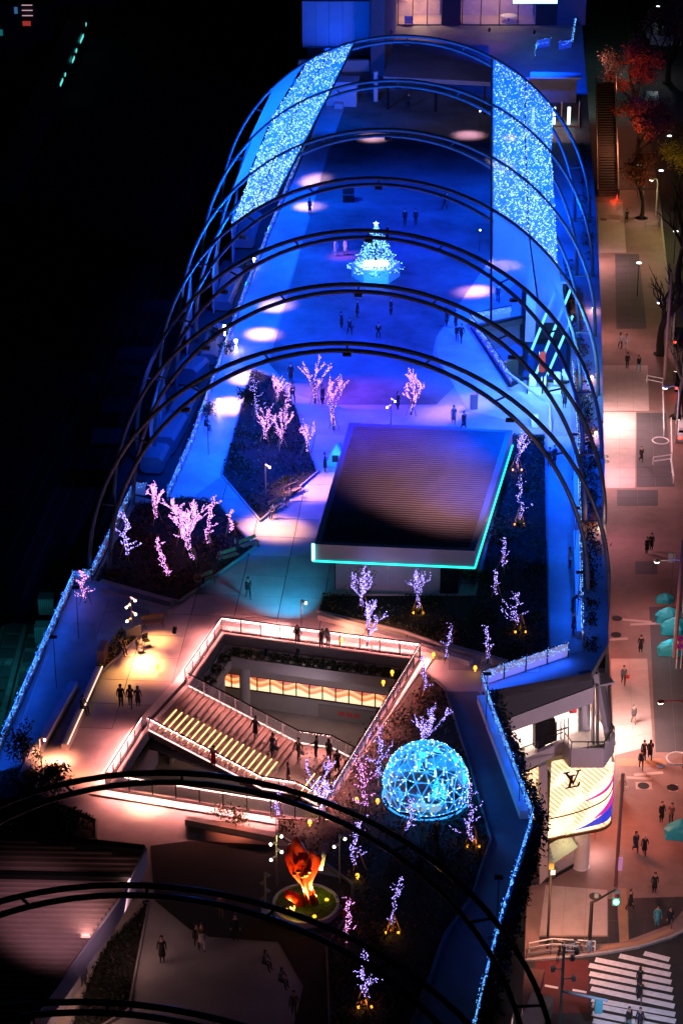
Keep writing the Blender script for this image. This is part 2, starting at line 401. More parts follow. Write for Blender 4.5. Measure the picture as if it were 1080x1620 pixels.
# the broad pale promenades and the dark lawn
sheet('lawn', [(552, 150), (779, 130), (779, 404), (690, 532), (684, 560), (720, 610), (690, 640), (640, 640), (520, 640), (470, 625), (425, 575), (480, 380), (520, 240)], 17.01, LAWN)
sheet('lawn', [(238, 1338), (300, 1330), (455, 1338), (500, 1380), (560, 1395), (556, 1470), (440, 1490), (330, 1482), (300, 1470), (245, 1425)], 17.02, mat('ground_shade', (.012, .015, .01), 1, noise=.5))  # lawn by name only: dark sheet painting the unlit lower terrace
sheet('lawn', [(440, 1490), (560, 1470), (545, 1640), (455, 1660), (480, 1560)], 17.02, mat('rust_turf', (.02, .009, .008), 1, noise=.6, scale=.6))
def bedsurf(k, h=.12):
    P = BEDW[k]; o = build('planting_bed', MB().prism(P, 16.99, DK + h), SOIL, kind='structure')
    m = MB(); Q = offset(P, .12)
    for i in range(len(Q)):
        m.bar((Q[i].x, Q[i].y, DK + h / 2 + .03), (Q[(i + 1) % len(Q)].x, Q[(i + 1) % len(Q)].y, DK + h / 2 + .03), .12, h + .1)
    build('bed_edging', m, CONC if k not in ('dome',) else JOINT, kind='structure')
for k in BEDS: bedsurf(k)
def cover(k, n, size, mats_, hmin=.1, hmax=.55):
    P = BEDW[k]; x0 = min(p.x for p in P); x1 = max(p.x for p in P); y0 = min(p.y for p in P); y1 = max(p.y for p in P)
    m = MB(); c = 0
    clumps = [(random.uniform(x0, x1), random.uniform(y0, y1), random.uniform(.5, 1.6)) for _ in range(int(n / 40))]
    for _ in range(n * 3):
        if random.random() < .8:
            cx, cy, r = random.choice(clumps); q = (random.gauss(cx, r * .6), random.gauss(cy, r * .6)); d = math.hypot(q[0] - cx, q[1] - cy) / r; z = hmin + (hmax - hmin) * max(0, 1 - d * .6) * random.random() ** .5
        else: q = (random.uniform(x0, x1), random.uniform(y0, y1)); z = random.uniform(.05, hmax * .5)
        if inpoly(q, P): m.leaf((q[0], q[1], DK + .1 + z), random.uniform(.6, 1.2) * size, random.randrange(len(mats_))); c += 1
        if c >= n: break
    o = build('ground_cover', m, mats_, kind='stuff')
    tag(o, {'north': 'dark low planting in the wedge bed under the pink lit trees', 'west': 'dark low planting round the pink trees at the left railing', 'east': 'dark planting beside and in front of the flat roofed pavilion',
        'dome': 'dark planting round the glowing dome', 'corner': 'dark planting at the left edge under the first near arch', 'court': 'dark shrub planting beside the ribbed roof', 'terrace': 'grass wedge below the bright lamp post'}[k], 'planting')
cover('north', 3500, .13, [LEAFD, LEAFD, LEAFG]); cover('west', 4200, .13, [LEAFD, LEAFR]); cover('east', 7000, .13, [LEAFD, LEAFD, LEAFG])
cover('dome', 9000, .12, [LEAFD, LEAFD, LEAFR]); cover('corner', 1500, .13, [LEAFD, LEAFG]); cover('court', 1400, .13, [LEAFD, BLACK]); cover('terrace', 900, .1, [LEAFG, LEAFY])
# kerb ledges crossing the beds
for a, b, lab in [((160, 926), (272, 958), 'low stone ledge at the foot of the left tree bed'), ((160, 940), (268, 972), 'second low ledge step below the left tree bed'), ((505, 978), (745, 1052), 'long low ledge across the dark bed before the pavilion'), ((700, 1026), (800, 1054), 'short ledge beside the right promenade jog'),
                  ((158, 1062), (104, 1186), 'long low bench wall with a light line, left terrace'), ((295, 1302), (440, 1330), 'low dark bench wall below the stair court')]:
    m = MB().bar(U(*a, DK, .2), U(*b, DK, .2), .5, .42); A_ = U(*a, DK)
    o = build('ledge', m, CONC if '1062' not in str(a) else WALLP); tag(o, lab, 'ledge')
o = build('light_line', MB().bar(U(163, 1064, DK, .5), U(108, 1188, DK, .5), .06, .05), emis('warmline', (1, .55, .35), 3)); tag(o, 'thin warm light line along the top of the left bench wall', 'light strip')
# blue glass fronted paths (paler paving strips)
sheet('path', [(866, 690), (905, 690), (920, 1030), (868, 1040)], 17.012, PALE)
sheet('path', [(700, 1094), (757, 1094), (775, 1150), (835, 1300), (818, 1360), (760, 1572), (735, 1680), (640, 1680), (700, 1500), (776, 1330), (735, 1190)], 17.012, mat('dark_path', (.1, .1, .12), .6, noise=.3, scale=.5))
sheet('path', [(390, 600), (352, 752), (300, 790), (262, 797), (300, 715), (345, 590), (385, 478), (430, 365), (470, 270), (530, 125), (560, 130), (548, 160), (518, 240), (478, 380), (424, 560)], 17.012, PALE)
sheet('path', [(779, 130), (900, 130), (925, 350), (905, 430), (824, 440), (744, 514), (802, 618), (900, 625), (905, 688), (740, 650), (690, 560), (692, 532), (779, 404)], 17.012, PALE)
sheet('path', [(100, 985), (150, 985), (160, 1060), (105, 1188), (20, 1190), (60, 1080)], 17.012, CONC)
sheet('apron', [(75, 1620), (185, 1440), (222, 1420), (235, 1440), (150, 1620)], 17.022, mat('cream_apron', (.5, .45, .38), .6, noise=.15))
# ---------------------------------------------------------------- railings with light nets
def net(mb, a, b, h0, h1, n, r=.035, jit=.08, wave=False):
    a = Vector(a); b = Vector(b)
    for k in range(n):
        t = (k + random.random()) / n; p = a.lerp(b, t)
        hh = random.uniform(h0, h1)
        p.z += hh; p.x += random.uniform(-jit, jit); p.y += random.uniform(-jit, jit); mb.octa(p, r * random.uniform(.7, 1.25))
def railing(pts, z, label, col, dens=7, h=1.25, h0=.55, r=.05, group=None, panels=True, rail=DARKM, leds=True, close=False, glass=GLASS, tint=None, px=True, dots_only=False, postgap=2.0):
    W = PX(pts, z) if px else [Vector(p) for p in pts]
    if close: W.append(W[0])
    t = thing('railing', label, 'railing', W[0], group=group)
    rm = MB(); lm = MB()
    for a, b in zip(W[:-1], W[1:]):
        L = (b - a).length; n = max(1, round(L / postgap)); u = (b - a) / n
        rm.bar(a + Vector((0, 0, h)), b + Vector((0, 0, h)), .06, .06)
        for i in range(n):
            p = a + u * i
            build('post', MB().bar(p, p + Vector((0, 0, h - .03)), .06, .06, up=Vector((0, 1, 0))), rail, t, world=True)
            if panels:
                q0 = p + u * .04; q1 = p + u * .96
                build('glass_panel', MB().bar(q0 + Vector((0, 0, h * .5)), q1 + Vector((0, 0, h * .5)), .02, h * .84), glass, t, world=True)
        if leds: net(lm, a, b, h0, h + .02, int(L * dens * .7), r * .62)
    build('handrail', rm, rail, t, world=True)
    if leds: build('fairy_lights', lm, LED[col], t, world=True, kind='stuff')
    return t
RAILB = mat('blue_rail', (.25, .3, .4), .4, metal=.5)
GLB = mat('milky_glass', (.7, .78, .9), .35, alpha=.75)
railing([(-25, 1250), (118, 925), (146, 922)], DK, 'long railing strung with tiny blue lights along the lower left edge', 'cyan', 40, r=.045, glass=GLB)
railing([(146, 918), (212, 783), (232, 786)], DK, 'short railing with blue lights beside the pink trees at the left', 'cyan', 26, r=.045, glass=GLB)
railing([(264, 797), (302, 712), (345, 592)], DK, 'railing with blue lights beside the blue ducts', 'cyan', 22, r=.045, glass=GLB)
railing([(345, 590), (385, 478), (430, 365), (468, 272), (500, 190)], DK, 'left railing with pale lights running under the far arches', 'white', 14, r=.05, glass=GLB)
railing([(905, 588), (913, 700), (916, 850), (920, 1020)], DK, 'right promenade railing carrying a dense white light string', 'white', 16, r=.055, h0=.8, glass=GLB)
railing([(898, 1040), (762, 1086)], DK, 'railing along the notch wall hung with short strings of lights', 'cyan', 60, r=.045, h0=.55, glass=GLB)
railing([(762, 1086), (779, 1140), (841, 1304), (824, 1362), (793, 1460), (765, 1565), (748, 1640)], DK, 'zigzag railing with blue lights down the lower right edge', 'cyan', 40, r=.045, glass=GLB)
railing([(742, 516), (808, 612)], DK, 'sloping railing with white lights on the left of the escalator well', 'white', 30, r=.05, glass=GLB)
railing([(742, 516), (808, 503)], DK, 'short railing with white lights behind the escalator well', 'white', 28, r=.05, glass=GLB)
railing([(845, 95), (848, 78), (870, 74)], DK, 'small corner of lit railing on the hotel terrace', 'cyan', 10, r=.07, glass=GLB)
railing([(882, 80), (904, 76), (910, 35)], DK, 'lit railing turning the far right corner of the hotel terrace', 'cyan', 10, r=.07, glass=GLB)
# pale planter walls behind the railings
for a, b, lab in [((118, 1090), (36, 1238), 'blue lit low wall behind the lower left railing'), ((760, 1112), (828, 1296), 'blue lit low wall behind the zigzag railing'), ((908, 705), (914, 840), 'pale blue planter wall by the right railing, upper length'), ((911, 850), (917, 1010), 'pale blue planter wall by the right railing, lower length')]:
    o = build('planter_wall', MB().bar(U(*a, DK, .3), U(*b, DK, .3), .5, .6), WHITEM); tag(o, lab, 'low wall')
for pts, dx, pw in (([(766, 1090), (782, 1140), (844, 1304)], -1, 46), ([(844, 1304), (826, 1362), (795, 1460), (766, 1565)], -1, 7), ([(-25, 1250), (118, 925)], 1, 24), ([(900, 1046), (764, 1092)], .2, 24), ([(146, 918), (212, 783)], 1, 4), ([(264, 797), (302, 712), (345, 592)], 1, 6), ([(345, 590), (385, 478), (430, 365), (468, 272)], 1, 9), ([(909, 640), (914, 850), (918, 1015)], -1, 8)):
    for p_, q_ in zip(pts[:-1], pts[1:]): linelight(U(*p_, DK, 1.15), U(*q_, DK, 1.15), (0, .085, 1), pw * .8, RX * dx + Vector((0, 0, -1.2)))
# ---------------------------------------------------------------- arches
ARCH = [(643, 57), (629.5, 127), (614, 205), (599, 282), (583, 365), (567, 450), (549, 543), (288, 1223), (232, 1401), (170, 1586)]
ARC = []; RR = 19.0
names = ['farthest arch of blue lit steel tubes, hard against the hotel terrace', 'second farthest twin tube arch, crossing the pale light nets', 'twin tube arch crossing the lower end of the hotel lawn', 'twin tube arch where the light nets end', 'twin tube arch passing just above the big decorated tree',
 'twin tube arch just in front of the decorated tree', 'wide dark twin tube arch behind the flat roofed pavilion', 'dark teal lit twin tube arch crossing the lit staircase', 'dark teal lit twin tube arch crossing the round sculpture bed', 'nearest twin tube arch, crossing the bottom edge']
def apt(C, t, rx=RR, rz=RR): return C + RX * (rx * math.cos(t)) + Vector((0, 0, rz * math.sin(t)))
for i, (cx, ay) in enumerate(ARCH):
    P = U(cx, ay, DK + RR); C = Vector((P.x, P.y, DK)); ARC.append(C)
    t = thing('arch', names[i], 'arch', C, group='steel arches over the roof garden')
    r = .165 if i < 7 else .15; N = 48
    po = [apt(C, math.pi * k / N) for k in range(N + 1)]; pi_ = [apt(C, math.pi * k / N, RR - 1.5, RR - .55) for k in range(N + 1)]
    po = [po[0] - Vector((0, 0, 5))] + po + [po[-1] - Vector((0, 0, 5))]; pi_ = [pi_[0] - Vector((0, 0, 3))] + pi_ + [pi_[-1] - Vector((0, 0, 3))]
    build('outer_tube', MB().tube(po, r, 10), STEEL if i < 7 else STEELN, t, world=True, smooth=True)
    build('inner_tube', MB().tube(pi_, r, 10), STEEL if i < 7 else STEELN, t, world=True, smooth=True)
    for k in range(1, 10):
        a = math.pi * (k + .0) / 10
        build('strut', MB().tube([apt(C, a), apt(C, a, RR - 1.5, RR - .55)], .075, 6), STEEL, t, world=True)
def tfor(C, px, lo=.01, hi=math.pi - .01, z=RR):
    for _ in range(40):
        m = (lo + hi) / 2
        if proj(apt(C, m))[0] > px: lo = m
        else: hi = m
    return (lo + hi) / 2
# purlins joining the far arches
for s, pxs in [('dark purlin along the inner edge of the right light nets', [779] * 6), ('dark purlin along the inner edge of the left light nets', [560, 522, 478, 432])]:
    pts = [apt(ARC[i], tfor(ARC[i], x), RR - .25, RR - .1) for i, x in enumerate(pxs)]
    o = build('purlin', MB().tube(pts, .09, 6), STEEL); tag(o, s, 'steel tube')
MEM = bpy.data.materials.new('membrane'); MEM.use_nodes = True
_t = MEM.node_tree; _b = _t.nodes['Principled BSDF']; _o = _t.nodes['Material Output']
_b.inputs['Base Color'].default_value = (.75, .8, .85, 1); _b.inputs['Roughness'].default_value = .6
_tr = _t.nodes.new('ShaderNodeBsdfTranslucent'); _tr.inputs[0].default_value = (.8, .85, .9, 1)
_tp = _t.nodes.new('ShaderNodeBsdfTransparent'); _mx = _t.nodes.new('ShaderNodeMixShader'); _mx.inputs[0].default_value = .6
_m2 = _t.nodes.new('ShaderNodeMixShader'); _m2.inputs[0].default_value = .8
_t.links.new(_b.outputs[0], _mx.inputs[1]); _t.links.new(_tr.outputs[0], _mx.inputs[2]); _t.links.new(_tp.outputs[0], _m2.inputs[1]); _t.links.new(_mx.outputs[0], _m2.inputs[2]); _t.links.new(_m2.outputs[0], _o.inputs[0])
def membrane(i, e0, e1, label, leds=0, cols=('white',), splits=2, r=.06):
    C0, C1 = ARC[i], ARC[i + 1]
    a0, a1 = tfor(C0, e0[0]), tfor(C0, e0[1]); b0, b1 = tfor(C1, e1[0]), tfor(C1, e1[1])
    def S(u, v, rr=RR - .02): return apt(C0, a0 + (a1 - a0) * u, rr, rr).lerp(apt(C1, b0 + (b1 - b0) * u, rr, rr), v)
    t = thing('membrane_bay' if not leds else 'light_net', label, 'roof membrane' if not leds else 'light net', S(.5, .5), group='canopy bays between the far arches')
    for k in range(splits):
        m = MB(); n = 6; uu = [(k + .01 + (j / n) * .98) / splits for j in range(n + 1)]; vs = []
        for u in uu: vs += [S(u, .02), S(u, .98)]
        m.add(vs, [(2 * j, 2 * j + 1, 2 * j + 3, 2 * j + 2) for j in range(n)])
        build('membrane_panel', m, MEM, t, world=True)
        if k: build('seam_tube', MB().tube([S(k / splits, .0), S(k / splits, 1)], .07, 6), STEEL, t, world=True)
    b0_ = S(.5, .5); light('AREA', 'membrane_fill', Vector((b0_.x, b0_.y, 18.2)), (.0, .12, 1), 7600 if leds else 4600, b0_, size=1.2)  # unseen upward light added to brighten the membrane
    if leds:
        m = MB()
        for _ in range(int(leds * .62)): m.octa(S(random.uniform(.01, .99), random.uniform(.03, .97), RR + .06), r * random.uniform(.6, 1.4))
        build('fairy_lights', m, LED[cols[0]], t, world=True, kind='stuff')
WH = emis('net_white', (.4, .72, 1), 4.6); LED['net'] = WH
membrane(0, (779, 875), (779, 872), 'farthest right canopy net sprinkled with white lights', 930, ('net',), r=.038)
membrane(1, (779, 872), (779, 878), 'middle right canopy net sprinkled with white lights', 1302, ('net',), r=.038)
membrane(2, (779, 878), (779, 882), 'nearest right canopy net sprinkled with white lights', 1426, ('net',), r=.038)
membrane(3, (779, 884), (779, 905), 'plain pale blue canopy bay below the right light nets')
membrane(0, (488, 560), (425, 524), 'farthest left canopy net sprinkled with white lights', 992, ('net',), r=.038)
membrane(1, (430, 524), (392, 479), 'middle left canopy net sprinkled with white lights', 1240, ('net',), r=.038)
membrane(2, (396, 479), (364, 434), 'nearest left canopy net sprinkled with white lights', 1178, ('net',), r=.038)
membrane(0, (432, 480), (390, 424), 'narrow plain canopy strip outside the farthest left net', splits=1)
membrane(1, (400, 426), (366, 390), 'narrow plain canopy strip outside the middle left net', splits=1)
# ================================================================ SUNKEN COURT
A_, B_, C_, D_, E_, F_ = atr
ds = (B_ - A_); ds.z = 0; ds.normalize()
FL = 10.4
court = thing('sunken_court', 'open court cut into the roof with wavy orange windows in its far wall', 'courtyard', (A_.x, A_.y, FL))
outer = offset(atr, 1.6); inn = offset(atr, -.75)
m = MB().prism(offset(atr, 4), FL - .3, FL, m=0); build('floor', m, mat('court_floor', (.42, .38, .36), .55, noise=.2, scale=.6), court, world=True)
m = MB()
def wallseg(m, a, b, z0, z1, th=.2, mi=0): m.bar((a.x, a.y, (z0 + z1) / 2), (b.x, b.y, (z0 + z1) / 2), th, z1 - z0, mi)
# far wall with the band of windows: three strips so that the window band is a real opening
a, b = outer[0], outer[1]
wm = MB(); wallseg(wm, a, b, FL, 11.75); wallseg(wm, a, b, 13.0, 14.6); build('far_wall', wm, WALLP, court, world=True)
wm = MB()
for i in (1, 2, 3, 5): wallseg(wm, outer[i], outer[(i + 1) % 6], FL, 16.2)
build('side_wall', wm, WALLP, court, world=True)
# soffit between the hole and the recessed wall is the deck itself; fascia ring with planters
def ring(o1, i1, z0, z1):
    m = MB(); n = len(o1)
    for k in range(n):
        j = (k + 1) % n; p = [o1[k], o1[j], i1[j], i1[k]]
        lo = [(q.x, q.y, z0) for q in p]; hi = [(q.x, q.y, z1) for q in p]
        m.add(lo + hi, [(0, 3, 2, 1), (4, 5, 6, 7), (0, 1, 5, 4), (2, 3, 7, 6), (1, 2, 6, 5), (3, 0, 4, 7)])
    return m
def ringpart(edges, o1, i1, z0, z1):
    m = MB()
    for k in edges:
        j = (k + 1) % len(o1); p = [o1[k], o1[j], i1[j], i1[k]]
        lo = [(q.x, q.y, z0) for q in p]; hi = [(q.x, q.y, z1) for q in p]
        m.add(lo + hi, [(0, 3, 2, 1), (4, 5, 6, 7), (0, 1, 5, 4), (2, 3, 7, 6), (1, 2, 6, 5), (3, 0, 4, 7)])
    return m
build('fascia', ringpart((0, 1, 2, 5), atr, offset(atr, -.1), 14.6, 16.28), WALLP, court, world=True)
build('planter_shelf', ringpart((0, 1, 2, 5, 3), offset(atr, -.1), inn, 14.9, 15.75), WALLP, court, world=True)
build('soffit_band', ringpart((0,), offset(atr, 1.5), offset(atr, .0), 14.45, 14.58), WALLD, court, world=True)
# window band
WV = bpy.data.materials.new('wave_window'); WV.use_nodes = True; t_ = WV.node_tree; b_ = t_.nodes['Principled BSDF']
tc = t_.nodes.new('ShaderNodeTexCoord'); sx_ = t_.nodes.new('ShaderNodeSeparateXYZ')
m1 = t_.nodes.new('ShaderNodeMath'); m1.operation = 'MULTIPLY'; m1.inputs[1].default_value = 3.4
m2 = t_.nodes.new('ShaderNodeMath'); m2.operation = 'SINE'; m3 = t_.nodes.new('ShaderNodeMath'); m3.operation = 'MULTIPLY'; m3.inputs[1].default_value = .16
m4 = t_.nodes.new('ShaderNodeMath'); m4.operation = 'ADD'; mr = t_.nodes.new('ShaderNodeMapRange'); mr.inputs[1].default_value = 1.35; mr.inputs[2].default_value = 2.6
rp = t_.nodes.new('ShaderNodeValToRGB'); rp.color_ramp.interpolation = 'CONSTANT'; e = rp.color_ramp.elements
e[0].position = 0; e[0].color = (1, .66, .36, 1); e[1].position = .42; e[1].color = (.9, .16, .02, 1); x = e.new(.62); x.color = (1, .42, .14, 1); x = e.new(.8); x.color = (.45, .06, .01, 1)
for a1, b1 in ((tc.outputs['Object'], sx_.inputs[0]), (sx_.outputs[0], m1.inputs[0]), (m1.outputs[0], m2.inputs[0]), (m2.outputs[0], m3.inputs[0]), (m3.outputs[0], m4.inputs[0]), (sx_.outputs[2], m4.inputs[1]), (m4.outputs[0], mr.inputs[0]), (mr.outputs[0], rp.inputs[0]), (rp.outputs[0], b_.inputs['Emission Color'])): t_.links.new(a1, b1)
b_.inputs['Emission Strength'].default_value = 1.8
a, b = outer[0], outer[1]
nW = 13; L = (b - a).length; da = (b - a).normalized(); perp = Vector((da.y, -da.x, 0)); 
if perp.y > 0: perp = -perp
for i in range(nW):
    p = a.lerp(b, .03 + .74 * i / nW); q = a.lerp(b, .03 + .74 * (i + .95) / nW)
    fr = build('window', MB().bar((p.x, p.y, 11.8), (q.x, q.y, 11.8), .2, .09).bar((p.x, p.y, 12.97), (q.x, q.y, 12.97), .2, .06).bar(Vector((p.x, p.y, 11.8)), Vector((p.x, p.y, 13)), .09, .2, up=Vector((0, 1, 0))), BLACK, court, world=True)
    build('pane', MB().bar((p.x, p.y, 12.4), (q.x, q.y, 12.4), .03, 1.12), WV, fr, world=True)
p = a.lerp(b, .77); wm = MB(); wallseg(wm, p, b, 11.75, 13.0); build('far_wall', wm, WALLP, court, world=True)
for f_ in (.06, .17):
    p = a.lerp(b, f_) + perp * 1.3; build('pillar', MB().lathe((p.x, p.y, FL), [(.38, 0), (.38, 4.2)], 16), WALLP, court, world=True, smooth=False)
pd = a.lerp(b, .47) + perp * .16; pe = a.lerp(b, .95) + perp * .16
build('shutter', MB().bar((pd.x, pd.y, 10.95), (pe.x, pe.y, 10.95), .08, 1.1), mat('shutter_grey', (.28, .25, .25), .5), court, world=True)
pd = a.lerp(b, .56) + perp * .24
for k in range(3):
    q = pd + da * (k * .55); build('notice_panel', MB().bar((q.x, q.y, 11.0), (q.x + da.x * .42, q.y + da.y * .42, 11.0), .03, .32), mat('red_notice', (.6, .08, .08), .6), court, world=True)
# shrubs in the planters
k = 0
for (i0, i1, cnt_) in ((0, 1, 14), (5, 0, 4), (1, 2, 14)):
    P0, P1 = offset(atr, -.45)[i0], offset(atr, -.45)[i1]
    tpl = thing('shrub_planter', ['row of dark shrubs hanging inside the far rim of the stair court', 'shrubs inside the left rim of the stair court', 'ragged shrubs inside the right rim of the stair court'][k], 'planter', (P0.x, P0.y, 15.76)); k += 1
    for s in range(cnt_):
        c = P0.lerp(P1, (s + .6) / (cnt_ + .2)); m = MB()
        for _ in range(170):
            d = Vector((random.gauss(0, 1), random.gauss(0, 1), random.gauss(0, 1))).normalized() * random.uniform(.5, 1)
            m.leaf((c.x + d.x * .55, c.y + d.y * .4, 16.02 + d.z * .42), .1, random.randrange(2))
        build('shrub', m, [LEAFD, LEAFG], tpl, world=True)
        c2 = P0.lerp(P1, (s + .1) / (cnt_ + .2))
        build('boulder', MB().sphere((c2.x, c2.y, 15.85), .2, 7, 5, sz=.7), mat('pale_stone', (.5, .47, .47), .7), tpl, world=True)
# rim: bright paving ledge, kerb, light line, handrail
rim = build('court_rim', ring(offset(atr, 1.15), offset(atr, .03), 17.02, 17.1), mat('rim_stone', (.62, .58, .57), .5, noise=.12), kind='structure')
build('rim_kerb', ring(offset(atr, .5), offset(atr, .28), 17.1, 17.16), BLACK, rim)
RIML = emis('rim_light', (1, .55, .48), 3.5)
def seg(pa, pb, lab, lightline=True, posts=True, side=0.3):
    off = offset(atr, side)
    t = thing('railing', lab, 'railing', off[pa]); a, b = off[pa].copy(), off[pb].copy(); a.z = b.z = 17.1
    t.location = a
    L = (b - a).length; n = max(1, round(L / 1.5))
    build('handrail', MB().bar(a + Vector((0, 0, 1.15)), b + Vector((0, 0, 1.15)), .07, .06), BLACK, t, world=True)
    if lightline: build('light_line', MB().bar(a + Vector((0, 0, 1.08)), b + Vector((0, 0, 1.08)), .05, .04), RIML, t, world=True)
    dd_ = (b - a).normalized(); linelight(a + Vector((0, 0, 1.05)), b + Vector((0, 0, 1.05)), (1, .28, .24), 105, Vector((0, 0, -1)) + Vector((-dd_.y, dd_.x, 0)) * .7)
    for i in range(n + 1):
        p = a.lerp(b, i / n); build('post', MB().bar(p, p + Vector((0, 0, 1.12)), .07, .07, up=Vector((0, 1, 0))), BLACK, t, world=True)
        if i < n:
            q = a.lerp(b, (i + .97) / n); p2 = a.lerp(b, (i + .03) / n)
            build('glass_panel', MB().bar(p2 + Vector((0, 0, .55)), q + Vector((0, 0, .55)), .02, .95), GLASS, t, world=True)
    return t
seg(0, 1, 'black handrail along the far rim of the stair court'); seg(1, 2, 'long handrail down the right rim of the stair court'); seg(2, 3, 'handrail along the near rim of the stair court'); seg(5, 0, 'handrail with tall posts on the upper left rim of the court'); seg(3, 4, 'handrail with tall posts on the lower left rim of the court')
# ---------------------------------------------------------------- the wide stairs
st = thing('staircase', 'wide outdoor stairs with glowing tread lines going down into the court', 'stairs', (E_.x, E_.y, 13))
e0 = E_.lerp(F_, .04); f0 = E_.lerp(F_, .97); TR = mat('tread', (.16, .11, .1), .45, noise=.2, scale=1.5)
RUN, RISE = .385, .165
SL = emis('step_light', (1, .5, .18), 6, False); RLG = emis('rail_light', (1, .55, .5), 3.5)
pos = Vector((0, 0, 0)); z = 17.0
def tread(off, z, run):
    P = [e0 + ds * off, f0 + ds * off, f0 + ds * (off + run), e0 + ds * (off + run)]
    return MB().prism(P, z - .5, z)
off = 0
for i in range(20):
    build('step', tread(off + .01, z, RUN), TR, st, world=True)
    pa = e0.lerp(f0, .12) + ds * (off + .05); pb = e0.lerp(f0, .54) + ds * (off + .05)
    if i > 0:
        build('step_light', MB().bar((pa.x, pa.y, z + .03), (pb.x, pb.y, z + .03), .055, .03), SL, st, world=True)
    off += RUN; z -= RISE
build('landing', tread(off, z, 2.3), TR, st, world=True); offl = off; zl = z; off += 2.3; z -= RISE
for i in range(12):
    build('step', tread(off + .01, z, RUN), TR, st, world=True)
    if i < 5:
        pa = e0.lerp(f0, .06) + ds * (off + .05); pb = e0.lerp(f0, .5) + ds * (off + .05)
        build('step_light', MB().bar((pa.x, pa.y, z + .03), (pb.x, pb.y, z + .03), .055, .03), SL, st, world=True)
    off += RUN; z -= RISE
for side, lab in ((f0, 'glass balustrade on the far side of the wide stairs'), (e0, 'glass balustrade on the near side of the wide stairs')):
    t = thing('balustrade', lab, 'balustrade', (side.x, side.y, 17))
    path = [(side, 17.0), (side + ds * offl, zl), (side + ds * (offl + 2.3), zl), (side + ds * (offl + 2.3 + 10 * RUN), zl - 10 * RISE)]
    path = [Vector((p.x, p.y, zz)) for p, zz in path]
    for a1, b1 in zip(path[:-1], path[1:]):
        L = (b1 - a1).length; n = max(1, round(L / 1.15))
        linelight(a1 + Vector((0, 0, 1.0)), b1 + Vector((0, 0, 1.0)), (1, .34, .3), 36, (e0 - f0).normalized() * (1 if side is f0 else -1) * .8 + Vector((0, 0, -1)))
        build('handrail', MB().bar(a1 + Vector((0, 0, 1.1)), b1 + Vector((0, 0, 1.1)), .07, .06), BLACK, t, world=True)
        build('light_line', MB().bar(a1 + Vector((0, 0, .12)), b1 + Vector((0, 0, .12)), .06, .07), RLG, t, world=True)
        for i in range(n):
            p = a1.lerp(b1, i / n); q = a1.lerp(b1, (i + .96) / n)
            build('post', MB().bar(p, p + Vector((0, 0, 1.08)), .09, .05, up=Vector((0, 1, 0))), WHITEM, t, world=True)
            build('glass_panel', MB().bar(p.lerp(q, .04) + Vector((0, 0, .6)), q + Vector((0, 0, .6)), .02, .8), GLASS, t, world=True)
# stringer beams seen through the near opening
bm_ = MB(); q0 = U(238, 1178, 15.6); q1 = U(520, 1282, 11.5); bm_.tube([q0, q1], .32, 10); o = build('beam', bm_, STEEL, smooth=True); tag(o, 'dark round beam slanting under the wide stairs', 'beam')
bm_ = MB(); q0 = U(255, 1190, 13.6); q1 = U(440, 1222, 13.6); bm_.tube([q0, q1], .28, 10); o = build('beam', bm_, STEEL, smooth=True); tag(o, 'short dark beam below the top of the wide stairs', 'beam')
light('AREA', 'court_lamp', U(480, 1120, 14.2), (1, .75, .85), 90, U(480, 1120, 10), size=3)
light('AREA', 'court_lamp', U(370, 1235, 13.6), (1, .62, .42), 200, U(370, 1245, 10.4), size=2.5)
light('AREA', 'court_lamp', U(450, 1245, 13.6), (1, .62, .5), 130, U(450, 1255, 10.4), size=2.5)
# ================================================================ PAVILION
pz = 21.3
pv = thing('pavilion', 'flat roofed pavilion with a ribbed roof and a green glowing edge', 'building', U(630, 945, DK))
rc = [U(508, 858, pz), U(742, 868, pz), U(800, 685, pz), U(560, 674, pz)]
ROOFM = mat('roof_metal', (.24, .2, .21), .5, metal=.35, noise=.22, scale=.25)
rimo = offset(rc, .45)
build('roof', MB().prism(rc, pz - .35, pz - .06), ROOFM, pv, world=True)
m = MB()
for i in range(4):
    j = (i + 1) % 4; p = [rimo[i], rimo[j], rc[j], rc[i]]
    lo = [(q.x, q.y, pz - 1.25) for q in p]; hi = [(q.x, q.y, pz + .06) for q in p]
    m.add(lo + hi, [(0, 3, 2, 1), (4, 5, 6, 7), (0, 1, 5, 4), (2, 3, 7, 6), (1, 2, 6, 5), (3, 0, 4, 7)])
build('fascia', m, mat('fascia_blue', (.33, .38, .45), .4, metal=.4), pv, world=True)
N = 56
for i in range(N + 1):
    t0 = i / N
    p = rc[0].lerp(rc[3], t0); q = rc[1].lerp(rc[2], t0)
    if i == 0: rib = bpy.data.meshes.new('seam')
    build('roof_rib', MB().bar((p.x, p.y, pz - .0), (q.x, q.y, pz - .0), .13, .1), ROOFM, pv, world=True)
PG = emis('pavilion_light', (.01, .75, .6), 3.2)
ro2 = offset(rc, .5)
for i, nm in ((0, 'near'), (1, 'right')):
    a, b = ro2[i], ro2[(i + 1) % 4]
    build('light_line', MB().bar((a.x, a.y, pz - 1.28), (b.x, b.y, pz - 1.28), .1, .1), PG, pv, world=True)
a = ro2[0]; b = ro2[3]; q = Vector(a).lerp(Vector(b), .16)
build('light_line', MB().bar((a.x, a.y, pz - 1.28), (q.x, q.y, pz - 1.28), .1, .12), PG, pv, world=True)
build('corner_light', MB().box((a.x - .02, a.y - .02, pz - .55), (.22, .22, 1.3)), emis('corner_cyan', (.3, .95, 1), 4), pv, world=True)
wq = offset(rc, -.9)
PWALL = mat('pavilion_wall', (.4, .4, .46), .35, noise=.1)
